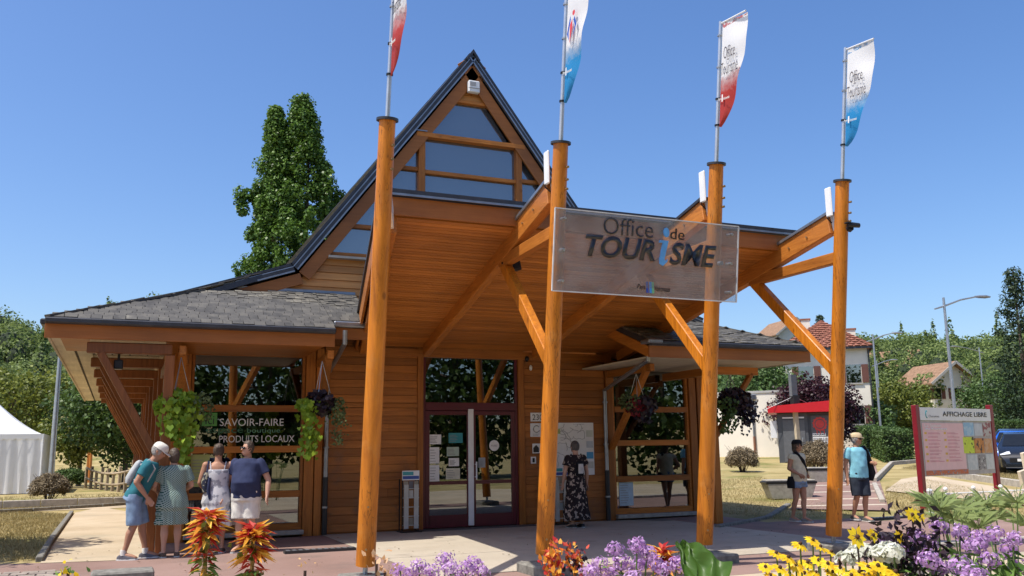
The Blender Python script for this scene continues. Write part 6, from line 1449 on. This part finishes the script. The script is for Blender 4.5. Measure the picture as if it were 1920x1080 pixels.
person('man in light blue T-shirt, navy shorts and beige flat cap walking, jacket on shoulder', (p[0], p[1], 0), -6, 1.74, headdir=R(38), skin=skin_t, top=ltblue, bottom=dknavy, short=.98, hair=(grey_hair, .0, False), hat=(cloth('beige_cap', (.55, .44, .28)), 'flat'), glasses=True, shoes=plain('grey_sandal', (.10, .10, .09), .7), bulk=1.1, belly=.4, sleeve=.6,
       J=dict(elL=(.30, .02, 1.16), wrL=(.24, -.16, 1.15), elR=(-.25, .06, 1.13), wrR=(-.26, .02, .86), knL=(.08, -.06, .49), anL=(.07, -.02, .09), toeL=(.09, -.2, .035), knR=(-.09, -.02, .5), anR=(-.09, .14, .12), toeR=(-.11, -.04, .05)), extras=bag7)

# ================================================================== poster board, posts, benches, cars
def poster_board():
    a, b = np.array(G(1733, 955)), np.array(G(1873, 938)); t = thing('poster_board', 'free poster board headed AFFICHAGE LIBRE between two dark red posts', 'poster board', tuple((a+b)/2))
    red = plain('board_red', (.20, .012, .022), .4, 0, .1); d = Vector(b-a); L = math.hypot(d.x, d.y); rt = Vector((d.x/L, d.y/L, 0)); nn = Vector((rt.y, -rt.x, 0))
    for q in (a, b): MB().beam((q[0], q[1], q[2]-.1), (q[0], q[1], q[2]+2.36), .15, .12, nn).build('post', red, t, bevel=.01)
    zb = (a[2]+b[2])/2; A = Vector((a[0], a[1], zb))
    def bp(u, z, dd=0.0): return A+rt*u+Vector((0, 0, z))+nn*dd
    def quad(name, u0, u1, z0, z1, m_, dd, th=.004): k = [bp(u0, z0, dd), bp(u1, z0, dd), bp(u1, z1, dd), bp(u0, z1, dd)]; return MB().add([p for p in k]+[p-nn*th for p in k], [(0,1,2,3),(7,6,5,4),(0,4,5,1),(1,5,6,2),(2,6,7,3),(3,7,4,0)]).build(name, m_, t)
    u0, u1 = .09, L-.09
    hdr = quad('header', u0, u1, 1.98, 2.28, white_print, .06, .03); quad('backing', u0, u1, .70, 1.97, plain('board_backing', (.45, .42, .40), .7), .04, .03)
    W2 = u1-u0
    text('lettering', 'AFFICHAGE LIBRE', bp(u0+W2*.30, 2.08, .062), rt, (0, 0, 1), W2*.64, .115, black_print, hdr, extrude=.003, offset=.018)
    text('lettering', 'Charavines', bp(u0+W2*.11, 2.05, .062), rt, (0, 0, 1), W2*.14, .055, plain('print_grey', (.25, .25, .25), .6), hdr, extrude=.002)
    MB().tube([bp(u0+W2*.085+.045*math.cos(q), 2.12+.08*math.sin(q), .064) for q in np.linspace(1.2, 4.9, 9)], .012, 6).build('emblem', plain('teal_print', (.03, .28, .32), .5), hdr)
    pink = plain('poster_pink', (.80, .52, .52), .6, 0, .05); big = quad('poster', u0+W2*.02, u0+W2*.58, .83, 1.92, pink, .046)
    text('lettering', 'La Saison', bp(u0+W2*.05, 1.83, .049), rt, (0, 0, 1), W2*.22, .07, white_print, big, extrude=.002); text('lettering', 'du Kiosque', bp(u0+W2*.05, 1.74, .049), rt, (0, 0, 1), W2*.30, .075, white_print, big, extrude=.002, offset=.02)
    pm = plain('poster_text', (.66, .30, .34), .6); yl2 = plain('poster_yellow', (.75, .45, .08), .6)
    for c in range(2):
        for k in range(9):
            z = 1.66-k*.08; quad('print_line', u0+W2*(.085+.26*c), u0+W2*(.085+.26*c+random.uniform(.12, .19)), z, z+.018, pm, .0485, .002); quad('print_line', u0+W2*(.085+.26*c), u0+W2*(.085+.26*c+random.uniform(.08, .17)), z+.028, z+.04, pm, .0485, .002)
            if k % 2 == 0: quad('print_mark', u0+W2*(.04+.26*c), u0+W2*(.07+.26*c), z, z+.05, yl2, .0485, .002)
    def noisy(name, cols, sc=9.0):
        if name in MATS: return MATS[name]
        m, tt, p, o = nodes(name); r = ramp(tt, [(.2+.6*i/(len(cols)-1), c) for i, c in enumerate(cols)], 'CONSTANT'); tt.links.new(noise(tt, pos(tt), sc, 2), r.inputs[0]); tt.links.new(r.outputs[0], p.inputs['Base Color']); p.inputs['Roughness'].default_value = .6; MATS[name] = m; return m
    spec = [(.585, .735, 1.62, 1.94, noisy('poster_sky', [(.30, .50, .66), (.42, .58, .68), (.55, .66, .72)])), (.74, .86, 1.62, 1.92, plain('poster_grey', (.55, .58, .60), .6)), (.87, .985, 1.60, 1.95, noisy('poster_mixed', [(.5, .46, .42), (.3, .1, .1), (.6, .58, .52)])),
            (.56, .715, 1.20, 1.59, noisy('poster_lime', [(.55, .68, .05), (.60, .72, .06), (.08, .09, .02), (.58, .70, .06)], 7)), (.72, .865, 1.20, 1.56, noisy('poster_orange', [(.06, .04, .03), (.55, .22, .05), (.60, .34, .10), (.20, .22, .30)])), (.875, .985, 1.20, 1.55, noisy('poster_apricot', [(.60, .30, .12), (.62, .38, .22), (.45, .42, .60)])),
            (.60, .745, .80, 1.17, noisy('poster_pale', [(.50, .54, .55), (.58, .60, .60), (.35, .42, .45)])), (.755, .865, .80, 1.15, noisy('poster_photo', [(.05, .05, .05), (.30, .28, .27), (.6, .6, .58), (.12, .10, .10)])), (.87, .985, .80, 1.17, noisy('poster_white', [(.55, .58, .56), (.62, .63, .62), (.25, .40, .33)]))]
    for f0, f1, z0, z1, m_ in spec: quad('poster', u0+W2*f0, u0+W2*f1, z0, z1, m_, .047+.001*random.random())
    quad('poster_strip', u0+W2*.02, u0+W2*.595, .72, .825, noisy('poster_strip', [(.4, .35, .32), (.55, .15, .06), (.2, .22, .3), (.6, .5, .2)], 12), .047)
poster_board()
q = G(1747, 966); t = thing('bollard', 'slim white metal bollard in front of the left red post', 'bollard', tuple(q)); MB().tube([(q[0], q[1], q[2]-.05), (q[0], q[1], q[2]+.46), (q[0], q[1], q[2]+.47)], [.055, .055, .06], 12).build('shaft', white_metal, t, smooth=True); MB().ball((q[0], q[1], q[2]+.51), (.065, .065, .05), 12, 8).build('cap', white_metal, t, smooth=True)
a, b = np.array(G(1750, 960)), np.array(G(1935, 950)); t = thing('low_railing', 'low white scrolled railing behind the tall grasses', 'railing', tuple(a))
for z in (.12, .38): MB().tube([(a[0], a[1], a[2]+z), (b[0], b[1], b[2]+z)], .016, 6).build('rail', white_metal, t)
for k in range(9):
    c = a+(b-a)*(k+.5)/9; dv = (b-a)/np.linalg.norm(b-a); MB().tube([tuple(c+dv*.11*math.cos(w_)+np.array([0, 0, .25+.11*math.sin(w_)])) for w_ in np.linspace(0, 6.28, 15)], .010, 5).build('scroll', white_metal, t)
for k in range(4): c = a+(b-a)*(k+.5)/3.6; MB().tube([tuple(c), tuple(c+np.array([0, 0, .45]))], .025, 8).build('post', white_metal, t); MB().ball(tuple(c+np.array([0, 0, .48])), .05, 10, 8).build('knob', white_metal, t)
def block_bench(px, py, rz, label):
    q = G(px, py); t = thing('concrete_bench', label, 'bench', tuple(q), R(rz), 'concrete bench blocks along the walkway')
    MB().add([(-.52, -.25, 0), (.52, -.25, 0), (.52, .25, 0), (-.52, .25, 0), (-.66, -.28, .40), (.66, -.28, .40), (.66, .28, .40), (-.66, .28, .40)], [(0,3,2,1),(4,5,6,7),(0,1,5,4),(1,2,6,5),(2,3,7,6),(3,0,4,7)]).build('block', concrete, t, True, bevel=.015)
    MB().box((-.68, -.29, .40), (.68, .29, .46)).build('seat_band', black_metal, t, True, bevel=.01); MB().box((-.64, -.26, .46), (.64, .26, .50)).build('seat', concrete, t, True, bevel=.01)
block_bench(1480, 935, -22, 'concrete bench block with black band behind the woman in the cap'); block_bench(1548, 905, -22, 'concrete bench block half hidden behind the rightmost column')
t = thing('concrete_block', 'grey concrete block at the front left below the stooping man', 'block', tuple(G(232, 1120))); pb = G(228, 1110); MB().box((pb[0]-.33, pb[1]-.2, -.03), (pb[0]+.33, pb[1]+.2, .24)).build('block', dark_concrete, t, bevel=.02)
q = G(1928, 925); t = thing('timber_planter', 'weathered timber planter at the right edge beside the cars', 'planter', tuple(q))
for k, (dx, dz, h_) in enumerate(((0, 0, .62), (.32, .35, .75), (.62, 0, .66))): MB().beam((q[0]+dx, q[1]+.1*k, q[2]+dz), (q[0]+dx-.12, q[1]+.1*k, q[2]+dz+h_), .34, .10, (0, 1, 0)).build('board', pale_wood, t, bevel=.01)
def car(px, py, rz, col, label, dep=None):
    q = G(px, py); t = thing('parked_car', label, 'car', tuple(q), R(rz), 'parked cars'); m_, tt, p_, o_ = nodes('car_paint_'+label[:6]); p_.inputs['Base Color'].default_value = c4(col); p_.inputs['Roughness'].default_value = .25; p_.inputs['Coat Weight'].default_value = .8; p_.inputs['Metallic'].default_value = .2
    # side profile along local X (front at -X), half width by height
    prof = [(-2.05, .42, .62), (-2.0, .62, .76), (-1.85, .78, .82), (-1.0, .95, .86), (-.35, 1.38, .62), (.2, 1.47, .62), (1.0, 1.44, .62), (1.6, 1.10, .78), (1.95, .95, .80), (2.05, .6, .76), (2.0, .35, .7)]
    vs_, fs_ = [], []; n = len(prof)
    for x, z, hw in prof: vs_ += [(x, -hw, z), (x, hw, z)]
    belt = [(x, min(z, .92), .86 if abs(x) < 1.8 else hw) for x, z, hw in prof]; 
    for x, z, hw in belt: vs_ += [(x, -hw, z), (x, hw, z)]
    for x, z, hw in belt: vs_ += [(x, -hw*.96, .24), (x, hw*.96, .24)]
    for i in range(n-1):
        fs_.append((2*i, 2*i+1, 2*i+3, 2*i+2))
        for s in (0, 1): fs_.append((2*i+s, 2*i+2+s, 2*n+2*i+2+s, 2*n+2*i+s)); fs_.append((2*n+2*i+s, 2*n+2*i+2+s, 4*n+2*i+2+s, 4*n+2*i+s))
    for i in (0, n-1): fs_.append((2*i, 2*i+1, 4*n+2*i+1, 4*n+2*i))
    body = MB().add(vs_, fs_).build('body', m_, t, True, True)
    gl = plain('car_glass', (.012, .014, .016), .06)
    MB().add([(-.97, -.70, .985), (-.97, .70, .985), (-.36, .58, 1.395), (-.36, -.58, 1.395)], [(0, 1, 2, 3)]).build('windscreen', gl, t, True)
    for s in (-1, 1):
        MB().add([(-.85, s*.852, .96), (.25, s*.852, .96), (.22, s*.640, 1.42), (-.34, s*.640, 1.36)], [(0, 1, 2, 3)]).build('side_window', gl, t, True); MB().add([(.33, s*.852, .96), (1.42, s*.83, .98), (1.0, s*.640, 1.40), (.30, s*.640, 1.43)], [(0, 1, 2, 3)]).build('side_window', gl, t, True)
        MB().ball((-.75, s*.95, 1.0), (.09, .10, .07), 8, 6).build('mirror', m_, t, True, True)
        MB().add([(-2.0, s*.78, .66), (-1.98, s*.45, .70), (-1.86, s*.48, .79), (-1.78, s*.80, .77)], [(0, 1, 2, 3)]).build('headlight', plain('headlight', (.6, .62, .65), .1), t, True)
        for x in (-1.28, 1.3):
            w_ = MB().tube([(x, s*.66, .31), (x, s*.875, .31)], .31, 22).build('wheel', plain('tyre', (.015, .015, .016), .8), t, True); MB().tube([(x, s*.87, .31), (x, s*.882, .31)], .20, 18).build('rim', grey_metal, w_, True)
    MB().box((-2.07, -.5, .40), (-2.04, .5, .56)).build('grille', black_metal, t, True); MB().box((-2.085, -.26, .44), (-2.07, .26, .53)).build('number_plate', white_print, t, True)
    return t
car(1925, 886, 38, (.012, .014, .018), 'black hatchback, nearest of the parked cars at the right edge'); car(1912, 874, 32, (.01, .13, .60), 'bright blue car parked behind the black hatchback'); car(1905, 863, 30, (.03, .035, .045), 'dark estate car parked behind the bright blue car')

# ================================================================== flower bed in the foreground
def petal_mat(name, a, b): return leafmat(name, a, b, .35, .5, 6.0)
pm_purple = petal_mat('purple_petal', (.42, .19, .50), (.72, .50, .78)); pm_yel = petal_mat('yellow_petal', (.76, .46, .01), (.90, .70, .03)); pm_white = petal_mat('white_petal', (.62, .64, .52), (.80, .80, .72)); pm_cone = plain('flower_cone', (.07, .03, .012), .9)
pm_red = petal_mat('amaranth_red', (.46, .02, .03), (.70, .14, .07)); pm_yor = petal_mat('amaranth_yellow', (.72, .28, .03), (.85, .58, .10)); pm_or = petal_mat('canna_orange', (.70, .16, .02), (.80, .42, .06)); stem_m = plain('green_stem', (.10, .16, .04), .7); dstem = plain('dark_stem', (.05, .025, .02), .7)
def stemmed(t, root, top, mat=stem_m, r_=.006): MB().tube([root, ((root[0]*.6+top[0]*.4), (root[1]*.6+top[1]*.4), root[2]*.4+top[2]*.6), top], [r_*1.3, r_, r_*.7], 6).build('stem', mat, t)
def daisy(t, c, r_, mat, n=12, droop=.25, cone=True, face=(0, -.5, .85), nm='flower_head'):
    f = Vector(face).normalized(); x = f.cross(Vector((0, 0, 1))); x = x.normalized() if x.length > .1 else Vector((1, 0, 0)); y = f.cross(x); c = Vector(c); vs_, fs_ = [], []
    for k in range(n):
        a = 2*math.pi*k/n+random.uniform(-.1, .1); d = x*math.cos(a)+y*math.sin(a); e = x*-math.sin(a)+y*math.cos(a); w_ = r_*.24; b = len(vs_); L = r_*random.uniform(.85, 1.1)
        vs_ += [c+d*r_*.15, c+d*L*.6+e*w_-f*droop*L*.3, c+d*L-f*droop*L*.9, c+d*L*.6-e*w_-f*droop*L*.3]; fs_.append((b, b+1, b+2, b+3))
    me = bpy.data.meshes.new(nm); me.from_pydata([tuple(v) for v in vs_], [], fs_); me.update(); at = me.attributes.new('rnd', 'FLOAT', 'POINT'); at.data.foreach_set('value', np.repeat(RNG.random(n), 4).astype(np.float32)); h = link(nm, me, mat, t)
    if cone: MB().ball(c+f*r_*.10, (r_*.19, r_*.19, r_*.2), 9, 6).build('cone', pm_cone, h, smooth=True)
    return h
def leaflets(t, root, top, n, size, mat, spread=.12, nm='leaves', aspect=2.6):
    zz = RNG.uniform(.02, .95, n); C_ = np.array(root)[None]*(1-zz)[:, None]+np.array(top)[None]*zz[:, None]+np.stack([RNG.normal(size=n)*spread, RNG.normal(size=n)*spread, RNG.normal(size=n)*.03], 1)
    return leaves(nm, C_, size*RNG.uniform(.6, 1.3, n), mat, t, np.tile([[0, -.3, 1.]], (n, 1)), aspect, 1.1)
def bedthing(px, py, dep, label, cat, name): p = atd(px, py, dep); return thing(name, label, cat, (p[0], p[1], 0)), p
def amaranth(px, py, dep, label, w_, h_, tall=True):
    t, p = bedthing(px, py, dep, label, 'flower', 'amaranth'); root = (p[0], p[1], 0); top = Vector(p)
    stemmed(t, root, (p[0], p[1], p[2]-.02), plain('amaranth_stem', (.30, .20, .06), .6), .012)
    for lvl, (mat, zf_, n, ln) in enumerate(((pm_red, 0.0, 46, .85), (pm_yor, -.02, 38, .95), (pm_red, -.10, 24, .9), (pm_yor, -.14, 18, .95), (pm_red, -.28, 14, .7), (m_green, -.36, 14, .8), (pm_yor, -.44, 14, .6), (pm_red, -.55, 10, .6))):
        vs_, fs_ = [], []; rn = []
        for k in range(n):
            a = random.uniform(0, 6.28); el_ = random.uniform(-.25, .75) if lvl < 2 else random.uniform(-.5, .3); L = w_*ln*random.uniform(.6, 1.1); d = Vector((math.cos(a)*math.cos(el_), math.sin(a)*math.cos(el_), math.sin(el_))); e = d.cross(Vector((0, 0, 1))).normalized(); u = e.cross(d)
            c = top+Vector((0, 0, zf_*h_*2.2+random.uniform(-.03, .03))); wv = L*.13; b = len(vs_)
            vs_ += [c+d*L*.08, c+d*L*.45+e*wv+u*L*.02, c+d*L-Vector((0, 0, L*.22)), c+d*L*.45-e*wv+u*L*.02]; fs_.append((b, b+1, b+2, b+3)); rn += [random.random()]*4
        me = bpy.data.meshes.new('leaf_whorl'); me.from_pydata([tuple(v) for v in vs_], [], fs_); me.update(); at = me.attributes.new('rnd', 'FLOAT', 'POINT'); at.data.foreach_set('value', np.array(rn, dtype=np.float32)); link('leaf_whorl', me, mat, t)
    zz = RNG.uniform(0, 1, 90); C_ = np.stack([p[0]+RNG.normal(size=90)*.03, p[1]+RNG.normal(size=90)*.03, p[2]-zz*h_*1.2], 1); setp(leaves('seed_tufts', C_, .035, m_yel, t), kind='stuff')
amaranth(388, 972, 4.0, 'tall red and yellow amaranth in front of the patterned dress', .12, .25)
amaranth(475, 1000, 4.1, 'bushy red and yellow amaranth in front of the navy shirted man', .125, .24)
amaranth(1242, 1040, 4.8, 'low red and green amaranth among the purple flowers', .11, .2)
def tuft_flower(px, py, dep, label, mats, r_, name='coleus'):
    t, p = bedthing(px, py, dep, label, 'flower', name); stemmed(t, (p[0], p[1], 0), tuple(p), dstem, .01)
    for mat, n in mats: C_ = np.array(p)+RNG.normal(size=(n, 3))*np.array([r_*.40, r_*.35, r_*.62]); bo = leaves('bloom', C_, r_*.45*RNG.uniform(.6, 1.2, n), mat, t, np.tile([[0, -.7, .5]], (n, 1)), 1.5, 1.0, dirs=np.tile([[0, 0, 1.0]], (n, 1)), heart=True); setp(bo, kind='stuff')
tuft_flower(1036, 1052, 4.6, 'orange and red snapdragon cluster at the second column footing', ((pm_or, 80), (pm_red, 70)), .075, 'snapdragon'); tuft_flower(1078, 1050, 4.6, 'smaller orange and dark red cluster beside the snapdragon', ((pm_or, 50), (pm_red, 60), (m_blk, 40)), .065, 'snapdragon')
tuft_flower(706, 1050, 4.4, 'faded apricot canna bloom at the foot of the leftmost column', ((petal_mat('apricot_petal', (.62, .34, .16), (.75, .50, .30)), 14),), .07, 'canna'); tuft_flower(722, 1074, 4.4, 'low apricot bloom right of the faded canna', ((petal_mat('apricot_petal2', (.62, .34, .16), (.75, .50, .30)), 14),), .06, 'canna'); tuft_flower(572, 1070, 4.2, 'single apricot bloom left of the leftmost column', ((petal_mat('apricot_petal3', (.66, .36, .10), (.78, .52, .25)), 9),), .05, 'canna'); tuft_flower(128, 1073, 4.2, 'yellow bloom at the bottom left corner', ((pm_yel, 14), (m_green, 12)), .07, 'marigold')
def cleome(px, py, dep, label, heads, lf=260, size=.06):
    t, p = bedthing(px, py, dep, label, 'flower', 'spider_flower'); root = (p[0], p[1]+.05, 0)
    for (dx, dy) in heads:
        c = atd(px+dx, py+dy, dep+random.uniform(-.12, .12)); stemmed(t, (root[0]+(c[0]-root[0])*.5, root[1]+(c[1]-root[1])*.5, 0), tuple(c)); n = 110
        u = RNG.normal(size=(n, 3)); u /= np.linalg.norm(u, axis=1)[:, None]; C_ = c+u*np.array([size, size, size*.85])*RNG.uniform(.45, 1.0, (n, 1)); leaves('flower_head', C_, .024*RNG.uniform(.7, 1.3, n), pm_purple, t, u, 1.9, .5)
        leaflets(t, (c[0], c[1], 0.25), (c[0], c[1], c[2]-.06), lf//max(1, len(heads)), .075, m_green, .06)
cleome(825, 1058, 5.2, 'purple spider flower clump between the two left columns', [(-75, 12), (-40, 5), (-15, 14), (10, -10), (20, 8), (50, 6), (65, 0), (-55, 22), (35, 24), (78, 14)], 200)
cleome(1165, 1050, 4.6, 'purple spider flower clump right of the second column', [(-12, -20), (30, -28), (48, -12), (-40, 8), (0, 4), (30, 10), (62, 4), (-60, 22), (78, 18), (-20, 26), (105, 8), (20, 34)], 420, .055)
cleome(1760, 1005, 4.6, 'tall purple spider flower clump in the bed at right', [(0, -18), (40, -8), (-40, 0), (75, 4), (-20, 14), (60, 20), (-100, 18), (-55, 29)], 900, .052)
cleome(1865, 1020, 4.3, 'purple spider flower clump at the bottom right corner', [(0, -18), (35, -10), (-30, 2), (25, 14), (-10, 30), (40, 42), (-100, 45)], 900, .05)
cleome(1800, 1060, 4.0, 'single purple spider flower heads low in the green foliage', [(0, 0), (28, 18), (-60, -10)], 520)
def rudbeckia(px, py, dep, label, heads, r_=.047):
    t, p = bedthing(px, py, dep, label, 'flower', 'black_eyed_daisy'); root = (p[0], p[1], 0)
    for dx, dy in heads:
        c = atd(px+dx, py+dy, dep+random.uniform(-.15, .15)); stemmed(t, (c[0]*.6+root[0]*.4, c[1]*.6+root[1]*.4, 0), tuple(c)); daisy(t, c, r_*random.uniform(.85, 1.15), pm_yel, 12, random.uniform(.1, .5), True, (random.uniform(-.3, .3), -.45, .8))
    leaflets(t, (p[0], p[1], .1), (p[0], p[1], p[2]-.08), 160, .09, m_green, .2)
rudbeckia(1500, 1045, 4.6, 'clump of yellow black-eyed daisies before the rightmost columns', [(x, y) for x, y in ((-45, -8), (-22, 0), (0, -25), (24, -32), (38, -20), (58, -10), (-65, 18), (-38, 20), (-8, 14), (14, 10), (35, 6), (52, 12), (-20, 30), (8, 30), (30, 28), (60, 28), (-55, 34), (75, 20))])
rudbeckia(1640, 1065, 4.2, 'second clump of yellow daisies lower in the middle of the bed', [(-30, 8), (-12, -2), (6, -4), (22, 2), (38, 8), (-20, 16), (4, 12), (28, 16), (-44, 14), (50, 16), (12, 20), (-5, 22)], .05)
def single_daisy(px, py, dep, label, r_, petal=pm_yel, n=9):
    t, p = bedthing(px, py, dep, label, 'flower', 'yellow_dahlia'); stemmed(t, (p[0], p[1], 0), tuple(p), dstem); daisy(t, p, r_, petal, n, -.02, True, (-.1, -.9, .35))
single_daisy(1607, 1007, 4.4, 'large open yellow dahlia facing the viewer', .058); single_daisy(1637, 1003, 4.5, 'drooping yellow dahlia with dark centre beside the open one', .04); single_daisy(1710, 965, 4.5, 'upper yellow dahlia bloom below the left red post', .045); single_daisy(1685, 1007, 4.5, 'half closed yellow dahlia over the dark foliage', .035); single_daisy(1723, 968, 4.6, 'topmost pale yellow dahlia right of its twin', .04)
t, p = bedthing(1680, 1045, 4.5, 'dark leaved dahlia plant with black stems and foliage', 'flower', 'dark_dahlia')
for dx, dy in ((-30, -10), (0, -35), (20, -55), (40, -40), (55, -15), (10, 5), (-10, 0), (35, 0)): c = atd(1680+dx, 1045+dy, 4.5+random.uniform(-.1, .1)); stemmed(t, (p[0], p[1], 0), tuple(c), dstem, .005); leaves('foliage', np.array(c)+RNG.normal(size=(55, 3))*np.array([.07, .07, .09])-np.array([0, 0, .06]), .055, m_blk, t, None, 2.2)
def whites(px, py, dep, label, heads):
    t, p = bedthing(px, py, dep, label, 'flower', 'white_flower')
    for dx, dy in heads: c = atd(px+dx, py+dy, dep+random.uniform(-.1, .1)); stemmed(t, (c[0], c[1], 0), tuple(c)); u = RNG.normal(size=(34, 3)); u /= np.linalg.norm(u, axis=1)[:, None]; u[:, 2] = np.abs(u[:, 2]); leaves('flower_head', c+u*.045, .05, pm_white, t, u, 1.5, .5)
    leaflets(t, (p[0], p[1], .1), (p[0], p[1], p[2]-.05), 120, .07, m_green, .1)
whites(1610, 1040, 4.5, 'white flower cluster left of the dark dahlia', [(-12, 8), (0, -6), (14, -2), (-25, 14)]); whites(1662, 1040, 4.3, 'creamy white flower cluster in front of the dark dahlia', [(-14, 4), (0, -6), (14, 0), (4, 10)])
t, p = bedthing(1300, 1050, 4.4, 'big crinkled green leaf beside the third column footing', 'leaf', 'big_leaf'); n1, n2 = 28, 14; vs_, fs_ = [], []
ax0, ax1 = atd(1268, 1020, 4.4), atd(1335, 1105, 4.2)
for i in range(n1+1):
    f = i/n1; c = ax0+(ax1-ax0)*f; wv = (.02+.15*f**.8)*(1 if f < .85 else 1-(f-.85)*4)
    for j in range(n2+1): g = j/n2-.5; vs_.append((c[0]+g*wv*1.5+.01*math.sin(f*14), c[1]-abs(g)*.1+.015*math.sin(f*11+j), c[2]+g*wv*1.1+.02*math.sin(f*9+j*1.3)))
for i in range(n1):
    for j in range(n2): fs_.append((i*(n2+1)+j, i*(n2+1)+j+1, (i+1)*(n2+1)+j+1, (i+1)*(n2+1)+j))
me = bpy.data.meshes.new('blade'); me.from_pydata(vs_, [], fs_); me.update(); me.attributes.new('rnd', 'FLOAT', 'POINT'); link('blade', me, leafmat('big_leaf_green', (.07, .15, .025), (.16, .27, .06), .4, .4, 9.0), t, smooth=True); stemmed(t, (p[0], p[1], 0), tuple(atd(1300, 1075, 4.4)), stem_m, .012)
def papyrus(px, py, dep, label, h_, n=7):
    t, p = bedthing(px, py, dep, label, 'grass', 'papyrus'); 
    for k in range(n):
        c = Vector(atd(px+random.uniform(-55, 55), py+random.uniform(-22, 28), dep+random.uniform(-.3, .3))); stemmed(t, (p[0]+random.uniform(-.1, .1), p[1], 0), tuple(c), stem_m, .005); tb = MB()
        for q in range(50):
            a = random.uniform(0, 6.28); d = Vector((math.cos(a), math.sin(a), random.uniform(.2, 1.5))).normalized()*random.uniform(.05, .19); m_ = c+d*.6; e = c+d+Vector((0, 0, -.03)); w_ = d.cross(Vector((0, 0, 1))).normalized()*.0009
            tb.add([c-w_, c+w_, m_+w_, e, m_-w_], [(0, 1, 2, 3, 4)])
        o = tb.build('umbel', plain('papyrus_green', (.30, .38, .14), .6), t)
papyrus(1790, 965, 5.2, 'feathery papyrus grass in front of the poster board', 1.0, 9); papyrus(1880, 960, 5.4, 'feathery papyrus grass below the right red post', 1.0, 6)

# fallen leaves and grit on the paving (one mass)
n = 420; C_ = np.stack([RNG.uniform(-1, 17, n), RNG.uniform(9.5, 16.8, n), np.full(n, .022)], 1)
C_ = C_[(C_[:, 0] < 12) | (C_[:, 1] < 13.5)]
o = leaves('fallen_leaves', C_, RNG.uniform(.012, .05, len(C_)), leafmat('fallen_leaf', (.05, .035, .02), (.22, .14, .06), .1, .8, 3.0), None, np.tile([[0, 0, 1.0]], (len(C_), 1)), 1.6, .25); setp(o, 'scattered dry leaves and grit on the forecourt paving', 'leaf litter', kind='stuff')
